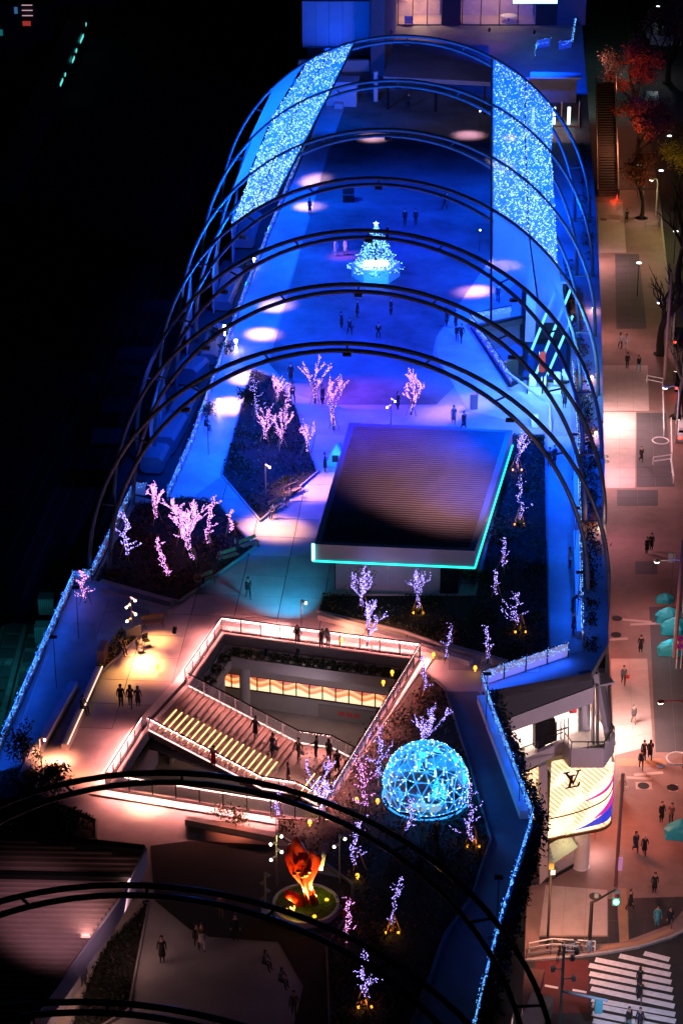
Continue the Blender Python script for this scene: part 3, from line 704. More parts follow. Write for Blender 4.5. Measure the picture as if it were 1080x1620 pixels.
for i in range(4):
    a, b = wq[i], wq[(i + 1) % 4]; n = 7
    for k in range(n):
        p = a.lerp(b, (k + .01) / n); q = a.lerp(b, (k + .99) / n)
        build('wall_panel', MB().bar((p.x, p.y, 18.5), (q.x, q.y, 18.5), .12, 3.0), GLASSD if (i == 0 and k == 6) or i in (1, 3) else PWALL, pv, world=True)
# ================================================================ RIBBED ROOF lower left
rz = 21.6
rb = thing('ribbed_roof_cafe', 'low building with a wide ribbed metal roof at the lower left corner', 'building', U(60, 1500, DK))
rc2 = [U(-80, 1640, rz), U(48, 1612, rz), U(186, 1424, rz), U(226, 1352, rz), U(-60, 1313, rz)]
R2M = mat('roof_metal_pink', (.36, .27, .28), .4, metal=.35, noise=.2, scale=.2)
build('roof', MB().prism(rc2, rz - .3, rz - .05), R2M, rb, world=True)
def isx(y):  # left/right ends of a rib at picture row y (roof plane)
    e = [(1612, 48), (1424, 186), (1352, 226), (1342, 190), (1313, -60)]
    if y < 1352: return -80, -60 + (y - 1313) / 39 * 280
    if y < 1424: return -80, 226 - (y - 1352) / 72 * 40
    return -80, 186 - (y - 1424) / 188 * 138
y = 1322
while y < 1612:
    a, b = isx(y); build('roof_rib', MB().bar(U(a, y - 2, rz), U(b - 4, y + (3 if y < 1400 else 1), rz), .16, .11), R2M, rb, world=True); y += 8.2
m = MB().bar(U(-70, 1313, rz), U(228, 1346, rz), .5, .5); build('edge_beam', m, DARKM, rb, world=True)
m = MB().bar(U(-60, 1382, rz + .1), U(208, 1388, rz + .1), .45, .3); build('roof_gutter', m, DARKM, rb, world=True)
m = MB()
for a, b in (((232, 1346), (188, 1430)), ((188, 1430), (54, 1616))):
    p, q = U(*a, rz), U(*b, rz); m.bar(p - Vector((0, 0, .45)), q - Vector((0, 0, .45)), .12, 1.3)
build('fascia', m, mat('fascia_violet', (.35, .36, .5), .45), rb, world=True)
ins = offset(rc2, -1.4); wm = MB()
for i in range(5):
    a, b = ins[i], ins[(i + 1) % 5]; wm.bar((a.x, a.y, 19), (b.x, b.y, 19), .15, 4)
build('wall', wm, PWALL, rb, world=True)
light('AREA', 'eave_lamp', U(118, 1520, 20.6) + RX * .6, (1, .5, .42), 170, U(150, 1530, DK), size=.5, sy=9)
light('AREA', 'eave_lamp', U(190, 1440, 20.6) + RX * .4, (1, .5, .42), 90, U(205, 1450, DK), size=.5, sy=4)
# ================================================================ FACADE WING under the notch
W1, W2 = deckP[23].copy(), deckP[22].copy(); W1.z = W2.z = 0
wdir = (W2 - W1).normalized(); wn = Vector((wdir.y, -wdir.x, 0))
if wn.y > 0: wn = -wn
def FW(px, py, back=0.0): return onplane(px, py, W1 - wn * back, wn)
fw = thing('shop_facade', 'street corner of the building with a lit open gallery above the bright shop sign', 'building front', FW(900, 1386))
def slabq(name, pts, th, m_, parent=fw, back=0.0):
    P = [FW(x, y, back) for x, y in pts]; Q = [p - wn * th for p in P]; n = len(P)
    mb = MB().add(P + Q, [tuple(range(n)), tuple(range(n, 2 * n))[::-1]] + [(i, (i + 1) % n, n + (i + 1) % n, n + i) for i in range(n)])
    return build(name, mb, m_, parent, world=True)
slabq('roof_edge', [(758, 1096), (936, 1064), (938, 1085), (790, 1140)], .4, WALLD)
slabq('fascia_beam', [(796, 1140), (938, 1087), (938, 1112), (802, 1160)], .8, WALLP)
slabq('parapet', [(812, 1208), (893, 1172), (894, 1188), (818, 1226)], .35, WALLP)
slabq('back_wall', [(770, 1150), (960, 1080), (960, 1190), (800, 1230)], .2, mat('gallery_wall', (.6, .45, .4), .6, noise=.2), back=5)
fz = FW(860, 1190).z - .2
p0, p1 = FW(790, 1230), FW(968, 1205)
build('gallery_floor', MB().prism([FW(780, 1200), FW(972, 1200), FW(972, 1200) - wn * 6, FW(780, 1200) - wn * 6], fz - .3, fz), CONC, fw, world=True)
build('gallery_ceiling', MB().prism([FW(780, 1200) - wn * .8, FW(972, 1200) - wn * .8, FW(972, 1200) - wn * 6, FW(780, 1200) - wn * 6], fz + 4.2, fz + 4.35), WALLP, fw, world=True)
# projecting balcony box at the corner
b0, b1, b2 = FW(891, 1176), FW(942, 1196), FW(948, 1180)
bz1 = b0.z; pj = wn * 1.2
corner = [FW(892, 1176), FW(892, 1176) + pj, FW(936, 1176) + pj * 1.6, FW(966, 1176) + pj * .3, FW(966, 1176) - wn * .2]
m = MB()
for i in range(len(corner) - 1):
    a, b = corner[i], corner[i + 1]; m.bar((a.x, a.y, bz1 - .45), (b.x, b.y, bz1 - .45), .2, 1.5)
build('balcony_wall', m, WALLP, fw, world=True)
build('balcony_floor', MB().prism(corner, bz1 - 1.25, bz1 - 1.05), CONC, fw, world=True)
m = MB()
for i in range(len(corner) - 1):
    a, b = corner[i], corner[i + 1]; m.bar((a.x, a.y, bz1 + .85), (b.x, b.y, bz1 + .85), .06, .06); 
    for f_ in (0, .5, 1): p = a.lerp(b, f_); m.bar((p.x, p.y, bz1 + .3), (p.x, p.y, bz1 + .85), .05, .05, up=Vector((0, 1, 0)))
build('balcony_rail', m, DARKM, fw, world=True)
m = MB().bar(FW(808, 1190), FW(890, 1158), .06, .06)
for x in (812, 828, 850, 872): m.bar(FW(x, 1188 - (x - 808) * .39), FW(x, 1205 - (x - 808) * .39), .05, .05, up=Vector((0, 1, 0)))
build('gallery_rail', m, DARKM, fw, world=True)
slabq('pillar', [(849, 1128), (862, 1124), (862, 1184), (849, 1190)], .6, DARKM, back=.8)
slabq('kiosk', [(846, 1145), (878, 1138), (880, 1172), (846, 1184)], .5, DARKM, back=.5)
for x in (879, 886, 892, 898): slabq('screen_bar', [(x, 1142 - (x - 879) * .3), (x + 1.4, 1142 - (x - 879) * .3), (x + 1.4, 1172 - (x - 879) * .3), (x, 1172 - (x - 879) * .3)], .06, BLACK, back=.1)
slabq('screen_bar', [(878, 1156), (899, 1150), (899, 1152), (878, 1158)], .06, BLACK, back=.12)
slabq('red_panel', [(901, 1119), (913, 1117), (913, 1128), (901, 1129)], .3, mat('red_panel', (.6, .02, .05), .5), back=2.5)
slabq('white_wall', [(914, 1108), (933, 1104), (933, 1158), (914, 1160)], .3, WHITEM, back=2)
for x in (937, 944): slabq('corner_pipe', [(x, 1085), (x + 3, 1084), (x + 3, 1178), (x, 1178)], .3, GREYM)
slabq('pier', [(853, 1214), (865, 1209), (866, 1386), (853, 1400)], .5, WALLP, back=-.25)
g1 = light('AREA', 'gallery_lamp', FW(840, 1172, 3) + Vector((0, 0, 2.6)), (1, .66, .52), 1000, FW(840, 1190, 3) - Vector((0, 0, 3)), size=2)
g2 = light('AREA', 'gallery_lamp', FW(915, 1150, 3) + Vector((0, 0, 2.6)), (1, .66, .58), 1000, FW(915, 1170, 3) - Vector((0, 0, 3)), size=2)
# street side cladding seen at a grazing angle
o_lo = FW(971, 1206); L = 52
def clad(z0, z1, o0, o1, y0, y1, m_, nm):
    a = o_lo + AX * y0; b = o_lo + AX * y1
    P = [a + RX * o0, b + RX * o0, b + RX * o1, a + RX * o1]; zz = [z0, z0, z1, z1]
    Q = [Vector((p.x, p.y, z_)) for p, z_ in zip(P, zz)]; T = [q - RX * .35 for q in Q]
    return build(nm, MB().add(Q + T, [(0, 1, 2, 3), (7, 6, 5, 4), (0, 4, 5, 1), (1, 5, 6, 2), (2, 6, 7, 3), (3, 7, 4, 0)]), m_, fw, world=True)
zb = o_lo.z
for k in range(13): clad(zb, 16.4, 0, -1.5, k * 3 + .02, k * 3 + 2.98, WALLP, 'cladding_panel')
for k in range(3): clad(zb, 16.4, 0, -1.5, .1, .3, DARKM, 'cladding_joint') if k == 0 else None
# sign drum --------------------------------------------------------
sg = thing('shop_sign', 'tall curved glowing shop sign with interlocked letters and coloured swooshes', 'shop sign', FW(900, 1318))
Lw = (FW(941, 1320) - FW(865, 1320)).length; z_lo = FW(900, 1317).z; z_hi = FW(866, 1209).z + .25
s0 = FW(865, 1320) - wn * -.15; rcn = 1.55; arc = rcn * math.pi / 2
def SG(u, z, o=0.0):
    if u <= Lw: p = s0 + wdir * u + wn * o
    else:
        th = min((u - Lw) / rcn, math.pi / 2 * 1.15); c = s0 + wdir * Lw - wn * rcn; p = c + (wdir * math.sin(th) + wn * math.cos(th)) * (rcn + o)
    return Vector((p.x, p.y, z))
UT = Lw + arc * 1.1
SM = bpy.data.materials.new('sign_face'); SM.use_nodes = True; t_ = SM.node_tree; b_ = t_.nodes['Principled BSDF']
tc = t_.nodes.new('ShaderNodeTexCoord'); mp = t_.nodes.new('ShaderNodeMapping'); mp.inputs['Rotation'].default_value = (0, R(42), 0); mp.inputs['Scale'].default_value = (1, .0, 1)
wv = t_.nodes.new('ShaderNodeTexWave'); wv.bands_direction = 'X'; wv.inputs['Scale'].default_value = 1.15; wv.inputs['Distortion'].default_value = .4
nz = t_.nodes.new('ShaderNodeTexNoise'); nz.inputs['Scale'].default_value = .55; nz.inputs['Detail'].default_value = 1
mu = t_.nodes.new('ShaderNodeMath'); mu.operation = 'MULTIPLY'
rp0 = t_.nodes.new('ShaderNodeValToRGB'); rp0.color_ramp.elements[0].position = .42; rp0.color_ramp.elements[1].position = .56
rp = t_.nodes.new('ShaderNodeValToRGB'); e = rp.color_ramp.elements; e[0].position = .05; e[0].color = (1, .74, .42, 1); e[1].position = .75; e[1].color = (.62, .26, .045, 1)
t_.links.new(tc.outputs['Object'], mp.inputs[0]); t_.links.new(mp.outputs[0], wv.inputs[0]); t_.links.new(tc.outputs['Object'], nz.inputs[0]); t_.links.new(nz.outputs[0], rp0.inputs[0])
t_.links.new(wv.outputs[0], mu.inputs[0]); t_.links.new(rp0.outputs[0], mu.inputs[1]); t_.links.new(mu.outputs[0], rp.inputs[0]); t_.links.new(rp.outputs[0], b_.inputs['Emission Color']); b_.inputs['Emission Strength'].default_value = 2.3
SM.cycles.emission_sampling = 'FRONT_BACK'
def patch(f, n, m_, name, o, parent):
    """f(s) -> (u, zlo, zhi), s in 0..1"""
    vs = []; 
    for i in range(n + 1):
        u, a, b = f(i / n); vs += [SG(u, a, o), SG(u, b, o), SG(u, b, o - .05), SG(u, a, o - .05)]
    fs = []
    for i in range(n):
        a = i * 4
        for k in range(4): fs.append((a + k, a + (k + 1) % 4, a + 4 + (k + 1) % 4, a + 4 + k))
    fs += [(0, 3, 2, 1), (n * 4, n * 4 + 1, n * 4 + 2, n * 4 + 3)]
    return build(name, MB().add(vs, fs), m_, parent, world=True)
cuts = [0, .24 * Lw, .55 * Lw, .85 * Lw, Lw + .35, UT]
for a, b in zip(cuts[:-1], cuts[1:]): patch(lambda s: (a + .015 + (b - a - .03) * s, z_lo, z_hi), 8, SM, 'sign_panel', 0, sg)
patch(lambda s: (UT * s, z_lo - .22, z_lo - .02), 20, mat('sign_rim', (.1, .05, .02), .4), 'sign_rim', .12, sg)
H = z_hi - z_lo
SB = emis('swoosh_blue', (.01, .05, .8), 1.1); SPK = emis('swoosh_pink', (.9, .02, .45), 1.1); SK = mat('swoosh_black', (.02, .005, .02), .6)
def cv(s): return s * s * (3 - 2 * s)
patch(lambda s: (.55 * Lw + (UT - .55 * Lw) * s, z_lo + .04 * H + .04 * s * H, z_lo + (.045 + .42 * s ** 1.5) * H), 16, SB, 'blue_swoosh', .05, sg)
patch(lambda s: (.92 * Lw + (UT - .92 * Lw) * s, z_lo + (.15 + .2 * s) * H, z_lo + (.16 + .42 * s) * H), 12, SPK, 'pink_swoosh', .09, sg)
patch(lambda s: (.72 * Lw + (UT - .72 * Lw) * s, z_lo + (.40 + .27 * s ** 1.5) * H, z_lo + (.41 + .33 * s ** 1.3) * H), 14, SPK, 'pink_swoosh', .05, sg)
patch(lambda s: (.0 + UT * s, z_lo + (.25 + .33 * s ** 2.6) * H, z_lo + (.262 + .335 * s ** 2.6) * H), 20, SK, 'black_line', .06, sg)
# letters L and V, interlocked, serifed
def letter(polys, name):
    m = MB()
    for poly in polys:
        n = len(poly); tr = tessellate_polygon([[Vector((x, y, 0)) for x, y in poly]])
        base = Lw * .24; zb_ = z_lo + H * .62; sc_ = H * .19
        F = [SG(base + x * sc_, zb_ + y * sc_, .1) for x, y in poly]; K = [SG(base + x * sc_, zb_ + y * sc_, .02) for x, y in poly]
        m.add(F + K, [tuple(t) for t in tr] + [(i, (i + 1) % n, n + (i + 1) % n, n + i) for i in range(n)])
    return build(name, m, SK, sg, world=True)
letter([[(.18, .0), (1.0, .0), (1.08, .3), (1.02, .3), (.9, .07), (.48, .07), (.62, .78), (.74, .8), (.75, .85), (.38, .85), (.37, .8), (.48, .78), (.34, .07), (.19, .05)]], 'letter')
letter([[(-.02, 1.12), (-.02, 1.07), (.08, 1.05), (.62, .2), (.66, .2), (.98, 1.05), (1.08, 1.07), (1.08, 1.12), (.78, 1.12), (.78, 1.07), (.9, 1.05), (.67, .42), (.26, 1.05), (.38, 1.07), (.38, 1.12)]], 'letter')
slabq('sign_wing', [(826, 1226), (852, 1214), (853, 1290), (840, 1300)], .1, SM, sg)
# shop below ----------------------------------------------------------
shop = thing('shop_window', 'lit corner shop window with a small green tree under the glowing sign', 'shop window', FW(880, 1372))
gl = FW(868, 1386).z
SHM = mat('shop_wall', (.8, .34, .06), .6)
q0, q1 = FW(864, 1372), FW(914, 1336)
build('floor', MB().add([FW(864, 1374), FW(914, 1340) , FW(914, 1340) - wn * 2.5, FW(864, 1374) - wn * 4], [(0, 1, 2, 3)]), mat('shop_floor', (.5, .65, .5), .4), shop, world=True)
P = [Vector((p.x, p.y, 0)) for p in (FW(864, 1374), FW(916, 1374), FW(916, 1374) - wn * 2.2, FW(864, 1374) - wn * 2.2)]
build('back_wall', MB().bar(P[3] + Vector((0, 0, 1.9)), P[2] + Vector((0, 0, 1.9)), .1, 3.6), SHM, shop, world=True)
build('frame', MB().bar(P[0] + Vector((0, 0, .25)), P[2] * .5 + P[1] * .5 + Vector((0, 0, .25)), .1, .35).bar(P[0] + Vector((0, 0, 3.5)), P[2] * .5 + P[1] * .5 + Vector((0, 0, 3.5)), .1, .2), BLACK, shop, world=True)
build('glass_panel', MB().bar(P[0] + Vector((0, 0, 1.9)), P[2] * .5 + P[1] * .5 + Vector((0, 0, 1.9)), .03, 3), GLASS, shop, world=True)
light('AREA', 'shop_lamp', P[3] * .5 + P[1] * .5 + Vector((0, 0, 3.4)), (1, .7, .4), 40, P[3] * .5 + P[1] * .5, size=1.5)
tt = thing('display_tree', 'small green tree inside the lit shop window', 'plant', P[0] * .6 + P[3] * .25 + P[1] * .15 + Vector((0, 0, .2)))
m = MB()
for _ in range(260):
    h = random.random(); rr = (1 - h) * .75; a = random.uniform(0, 6.28); m.leaf((rr * math.cos(a) * random.random() ** .4, rr * math.sin(a) * random.random() ** .4, .4 + h * 2), .13)
build('crown', m, mat('display_green', (.02, .25, .1), .6), tt); build('trunk', MB().tube([(0, 0, 0), (0, 0, 1)], .06, 6), BARK, tt)
cpos = FW(927, 1382); cpos = cpos - wn * 1.0
o = build('round_column', MB().lathe((cpos.x, cpos.y, .12), [(.62, 0), (.62, .05), (.56, .07), (.56, 3.6)], 24), WHITEM, smooth=False); tag(o, 'thick round white column under the glowing shop sign', 'column')
m = MB().prism([FW(840, 1386), FW(866, 1386), FW(866, 1386) - wn * 9, FW(840, 1386) - wn * 9], 0.1, zb - .2); build('shop_core', m, WALLD, fw, world=True)
m = MB().prism([FW(866, 1386) - wn * 5, FW(966, 1386) - wn * 5, FW(966, 1386) - wn * 5.3, FW(866, 1386) - wn * 5.3], .1, zb - .3); build('recess_wall', m, WALLP, fw, world=True)
light('AREA', 'canopy_lamp', FW(940, 1330, 2) + Vector((0, 0, .0)), (1, .7, .72), 70, FW(940, 1390, 2), size=1.5)
# ================================================================ ESCALATOR WELL
ew = thing('escalator_well', 'open well of lit escalators with a pale shaft wall, right of the lawn', 'escalator hall', (esc[0].x, esc[0].y, 12))
EW = mat('well_wall', (.2, .22, .26), .5, noise=.1)
eo = offset(esc, .3); m = MB()
for i in range(len(eo)):
    a, b = eo[i], eo[(i + 1) % len(eo)]; m.bar((a.x, a.y, 13.6), (b.x, b.y, 13.6), .2, 5.4)
build('wall', m, EW, ew, world=True)
m = MB()
for i in range(len(eo)):
    a, b = esc[i], esc[(i + 1) % len(esc)]; m.bar((a.x, a.y, 17.08), (b.x, b.y, 17.08), .3, .2)
build('well_frame', m, DARKM, ew, world=True)
build('floor', MB().prism(offset(esc, .5), 10.9, 11.0), EW, ew, world=True)
m = MB().prism(PX([(748, 520), (824, 506), (826, 560), (790, 575)], 14.3), 14.1, 14.3); build('half_landing', m, EW, ew, world=True)
o = build('shaft', MB().box(U(838, 524, DK, 2.4), (.9, 1.0, 6.5), AYAW), mat('shaft_white', (.62, .66, .7), .5), ew, world=True)
for s, lab in ((0, 'left of the two escalators rising out of the well'), (1, 'right of the two escalators rising out of the well')):
    top = U(846 + 30 * s, 612, DK); dr = (AX + RX * .02).normalized(); low = top + dr * 15 - Vector((0, 0, 6)) 
    t = thing('escalator', lab, 'escalator', top, group='escalators')
    w_ = 1.3
    m = MB().bar(top + Vector((0, 0, -.5)), low + Vector((0, 0, -.5)), w_ + .3, .7); build('truss', m, GREYM, t, world=True)
    for sd_ in (-1, 1):
        e1 = RX * (sd_ * w_ / 2)
        pth = [top - dr * 1.6 + e1 + Vector((0, 0, .1)), top - dr * 1.85 + e1 + Vector((0, 0, .55)), top - dr * 1.5 + e1 + Vector((0, 0, .95)), top + e1 + Vector((0, 0, 1.0)), low + e1 + Vector((0, 0, 1.0))]
        build('handrail', MB().tube(pth, .07, 6), BLACK, t, world=True)
        q = [p - Vector((0, 0, .08)) for p in pth[2:]] 
        m = MB(); 
        for a, b in zip(q[:-1], q[1:]): m.add([a, b, b - Vector((0, 0, .75)), a - Vector((0, 0, .75))], [(0, 1, 2, 3)])
        build('balustrade', m, emis('esc_glow', (.35, .85, 1), 1.5, True), t, world=True)
    for k in range(34):
        p = top.lerp(low, (k + .5) / 34); build('step', MB().box(p + Vector((0, 0, -.02)), (w_ - .2, .42, .16), AYAW), GREYM, t, world=True)
    build('comb_plate', MB().box(top - dr * .9 + Vector((0, 0, .02)), (w_ + .2, 1.6, .05), AYAW), WHITEM, t, world=True)
lb = thing('lift_box', 'flat topped glass lift tower behind the escalators', 'lift tower', U(864, 452, DK))
q = [U(838, 446, 21), U(892, 446, 21), U(886, 412, 21), U(842, 412, 21)]
build('roof', MB().prism(offset(q, .2), 20.9, 21.1), WHITEM, lb, world=True); build('roof_recess', MB().prism(offset(q, -.35), 21.1, 21.2), mat('recess_blue', (.04, .05, .09), .5), lb, world=True)
for i in range(4):
    a, b = q[i], q[(i + 1) % 4]
    build('glass_panel', MB().bar((a.x, a.y, 18.9), (b.x, b.y, 18.9), .06, 3.8), GLB, lb, world=True)
    build('post', MB().bar((a.x, a.y, 17), (a.x, a.y, 20.9), .3, .3, up=Vector((0, 1, 0))), DARKM, lb, world=True)
    build('frame_bar', MB().bar((a.x, a.y, 19), (b.x, b.y, 19), .18, .18), DARKM, lb, world=True)
for (a, b) in (((848, 590), (903, 455)), ((862, 600), (905, 500)), ((838, 560), (880, 455))):
    o = build('brace_tube', MB().tube([U(*a, 16.4), U(*b, 20.5)], .12, 6), emis('esc_tube', (.15, .7, 1), 2.2), ew, world=True)
light('AREA', 'escalator_lamp', U(862, 560, 22), (.25, .75, 1), 900, U(862, 590, 12), size=2.5)
light('AREA', 'escalator_lamp', U(820, 585, 13.5) , (1, .6, .5), 160, U(825, 600, 16), size=1)
o = build('lamp_bent_tube', MB().tube([U(800, 612, DK, 1.4), U(868, 664, DK, 1.4), U(870, 690, DK, .2)], .13, 8), mat('pink_tube', (.55, .45, .5), .4)); tag(o, 'pale bent tube rail beside the escalator landing', 'rail')
# ================================================================ HOTEL at the far end
ht = thing('hotel', 'hotel with warm lit ground floor rooms across the far end of the garden', 'building', U(700, 40, DK))
def hz(px, py, z, h, w_, d_, m_, nm, par=ht):
    c = U(px, py, z); return build(nm, MB().box((c.x, c.y, z + h / 2), (w_, d_, h), 0), m_, par, world=True)
c0, c1 = U(585, 40, DK), U(905, 40, DK)
HB = mat('hotel_wall', (.06, .065, .1), .5, noise=.2)
fy = c0.y
def pillar(x0, x1, m_, nm='pier'):
    a, b = U(x0, 40, DK), U(x1, 40, DK); build(nm, MB().prism([(a.x, fy, 0), (b.x, fy, 0), (b.x, fy + 1.2, 0), (a.x, fy + 1.2, 0)], 17, 26), m_, ht, world=True)
pillar(583, 627, HB); pillar(698, 728, BLACK); pillar(846, 880, BLACK); pillar(880, 925, HB)
ROOMM = mat('room_wall', (.5, .36, .25), .7, noise=.3, scale=.8); RF = mat('room_floor', (.4, .28, .2), .5)
def room(x0, x1, cols, pw, k):
    a, b = U(x0, 38, DK), U(x1, 38, DK); dpt = 5
    build('room_back', MB().prism([(a.x, fy + dpt, 0), (b.x, fy + dpt, 0), (b.x, fy + dpt + .2, 0), (a.x, fy + dpt + .2, 0)], 17, 21.5), ROOMM, ht, world=True)
    build('room_floor', MB().prism([(a.x, fy + .1, 0), (b.x, fy + .1, 0), (b.x, fy + dpt, 0), (a.x, fy + dpt, 0)], 17.02, 17.06), RF, ht, world=True)
    n = cols
    for i in range(n):
        p, q = a.lerp(b, i / n), a.lerp(b, (i + 1) / n)
        fr = build('window', MB().bar((p.x, fy, 17.06), (q.x, fy, 17.06), .12, .12).bar((p.x + .08, fy, 17), (p.x + .08, fy, 21.2), .12, .12, up=Vector((0, 1, 0))).bar((p.x, fy, 21.2), (q.x, fy, 21.2), .12, .16), BLACK, ht, world=True)
        build('pane', MB().add([(p.x + .15, fy + .02, 17.1), (q.x - .02, fy + .02, 17.1), (q.x - .02, fy + .02, 21.1), (p.x + .15, fy + .02, 21.1)], [(0, 1, 2, 3)]), GLASS, fr, world=True)
    light('AREA', 'room_lamp', ((a.x + b.x) / 2, fy + 2.5, 21), (1, .6, .32), pw, ((a.x + b.x) / 2, fy + 2.6, 17), size=2)
room(628, 697, 3, 620, 0); room(729, 846, 4, 260, 1)
a, b = U(583, 40, DK), U(925, 40, DK)
build('upper_storey', MB().prism([(a.x, fy + .3, 0), (b.x, fy + .3, 0), (b.x, fy + 14, 0), (a.x, fy + 14, 0)], 21.6, 60), HB, ht, world=True)
for (x, nm, m_, w_) in [(640, 'wall_lamp', LED['amber'], .9), (662, 'floor_lamp', emis('room_spot', (1, .6, .3), 3), .4)]:
    p = U(x, 30, DK); build(nm, MB().box((p.x, fy + 4.5, 19.4), (w_, .2, .35)), m_, ht, world=True)
for x, lab in ((646, 'dark blue lounge chair standing on the hotel terrace'),):
    p = U(x, 40, DK); t = thing('lounge_chair', lab, 'chair', (p.x, p.y, DK)); build('seat', MB().box((0, 0, .45), (1.1, .9, .25)), mat('blue_chair', (.05, .08, .35), .6), t); build('backrest', MB().box((0, .4, .8), (1.1, .2, .7)), mat('blue_chair', (.05, .08, .35), .6), t)
    for sx in (-.45, .45):
        for sy in (-.35, .35): build('leg', MB().tube([(sx, sy, 0), (sx, sy, .35)], .03, 5), DARKM, t)
p = U(802, 26, DK); t = thing('round_table', 'round table with pink lit things seen through the hotel window', 'table', (p.x, fy + 1.8, 17.06)); build('tabletop', MB().lathe((0, 0, .72), [(1.1, 0), (1.1, .06)], 20), WHITEM, t); build('leg', MB().tube([(0, 0, 0), (0, 0, .72)], .1, 8), DARKM, t)
# blue wall to the left of the hotel
o = thing('blue_screen_wall', 'tall wall washed in blue light left of the hotel', 'wall', U(531, 75, DK))
a, b = U(478, 75, DK), U(584, 75, DK); z1 = zat(a, 2)
BW = mat('screen_wall', (.55, .56, .6), .6, noise=.12, scale=.4)
for i in range(5):
    p, q = a.lerp(b, (i + .01) / 5), a.lerp(b, (i + .99) / 5); build('panel', MB().bar((p.x, p.y + .2, (17 + z1) / 2), (q.x, q.y + .2, (17 + z1) / 2), .3, z1 - 17), BW, o, world=True)
build('cap', MB().bar((a.x, a.y + .2, z1 + .15), (b.x, b.y + .2, z1 + .15), .6, .3), BLACK, o, world=True)
light('AREA', 'blue_wash', (a.lerp(b, .5).x, a.y - 5, 17.6), (.0, .075, 1), 1700, (a.lerp(b, .5).x, a.y, 22), size=3)
for i, (x0, x1, y_, m_, lab) in enumerate([(486, 584, 92, DARKM, 'dark plant boxes at the foot of the blue wall'), (472, 584, 112, BW, 'low blue lit parapet below the blue wall')]):
    a, b = U(x0, y_, DK), U(x1, y_, DK); o = build('parapet', MB().bar((a.x, a.y, 17.7), (b.x, b.y, 17.7), .8, 1.4), m_); tag(o, lab, 'low wall')
# tower side wall + slender column
o = thing('stair_tower', 'blue grey tower block between the blue wall and the hotel rooms', 'tower', U(600, 120, DK)); a, b = U(586, 118, DK), U(608, 122, DK)
build('wall', MB().prism([a, b, (b.x + 2, fy - .1, 0), (a.x, fy - .1, 0)], 17, 40), mat('tower_wall', (.25, .26, .32), .6, noise=.15), o, world=True)
o = build('column', MB().tube([U(594, 160, DK), U(594, 160, DK, 3.6)], .28, 10), WHITEM); tag(o, 'slim pale column at the far left corner of the lawn', 'column')
# grey canopy slab before the hotel
gc = thing('canopy_roof', 'broad dark grey canopy roof behind the farthest arch', 'canopy', U(690, 140, DK)); gz = 21.3
q = [U(606, 121, gz), U(778, 130, gz), U(772, 72, gz), U(622, 66, gz)]
build('roof', MB().prism(q, gz - .5, gz), mat('canopy_top', (.25, .24, .27), .6, noise=.3, scale=.3), gc, world=True)
for (x, y) in ((614, 118), (690, 122), (768, 126)): 
    p = U(x, y, gz); build('post', MB().tube([(p.x, p.y + .5, 17), (p.x, p.y + .5, gz - .5)], .14, 8), DARKM, gc, world=True)
o = build('pink_kiosk', MB().box(U(541, 164, DK, 1.4), (3.6, 2.4, 2.8), AYAW).box(U(541, 164, DK, 2.9), (4.0, 2.8, .2), AYAW).box(U(536, 170, DK, .3), (1, 1.2, .6), AYAW), mat('kiosk_wall', (.6, .5, .5), .5, noise=.1)); tag(o, 'small pink lit kiosk at the far left of the lawn', 'kiosk')
o = build('shop_light_bar', MB().box(U(846, 2, 22.5), (5.6, .3, .5)), emis('cyanbar', (.3, .95, 1), 5)); tag(o, 'cyan light bar above the hotel entrance', 'light strip')
for x, y, pw in ((640, 45, 900), (688, 50, 900), (787, 52, 700), (770, 60, 500)):
    light('SPOT', 'terrace_spot', U(x, y, 21.2), (.5, .08, 1), pw * 2.5, U(x, y, DK), size=.2, spot=42, blend=1)
light('AREA', 'canopy_wash', U(690, 100, 29), (.35, .3, .9), 420, U(690, 100, 21.3), size=2, spread=70)  # added dim violet light so the canopy slab shows
light('AREA', 'terrace_wash', U(850, 70, 25), (.0, .05, 1), 4200, U(850, 85, DK), size=1.5, spread=110)
light('AREA', 'terrace_wash', U(540, 130, 24), (.0, .08, 1), 1600, U(540, 140, DK), size=1.5, spread=120)  # added light that turns the far left parapet blue
light('AREA', 'facade_wash', FW(900, 1200) + wn * 9 + RX * 5 + Vector((0, 0, 6)), (.95, .62, .8), 1100, FW(900, 1150), size=2)  # added light in front, brightens the facade
light('AREA', 'gallery_wash', FW(800, 1180) + wn * 5 + Vector((0, 0, 3)), (1, .7, .75), 60, FW(850, 1180), size=1)
# rooms on the right under arches
for x, y, lab in ((868, 182, 'warm lit glazed lobby box at the far right under the arches'),):
    t = thing('lobby_box', lab, 'glass box', U(x, y, DK)); build('floor', MB().box((0, 0, .1), (7, 9, .2), AYAW), RF, t); build('roof', MB().box((1, 4.5, 3.4), (6, 2, .2), AYAW), WHITEM, t)
    build('inner_wall', MB().box((0, 4.6, 1.6), (7, .2, 3), AYAW), ROOMM, t)
    for k in range(4): build('mullion', MB().box((-3 + 2 * k, -4.4, 1.5), (.12, .12, 3), AYAW), WHITEM, t)
    for k, xx in enumerate((-2.2, .2, 1.9)): build('lit_post', MB().box((xx, -4.0, 1.1), (.35, .35, 2.1), AYAW), emis('litpost', (.5, .75, 1), 4), t)
    light('AREA', 'lobby_lamp', U(x, y, 20) , (1, .5, .45), 110, U(x, y, 17), size=3)
for (x, y, lab) in ((862, 398, 'lit glass kiosk row below the right light nets'),):
    pass
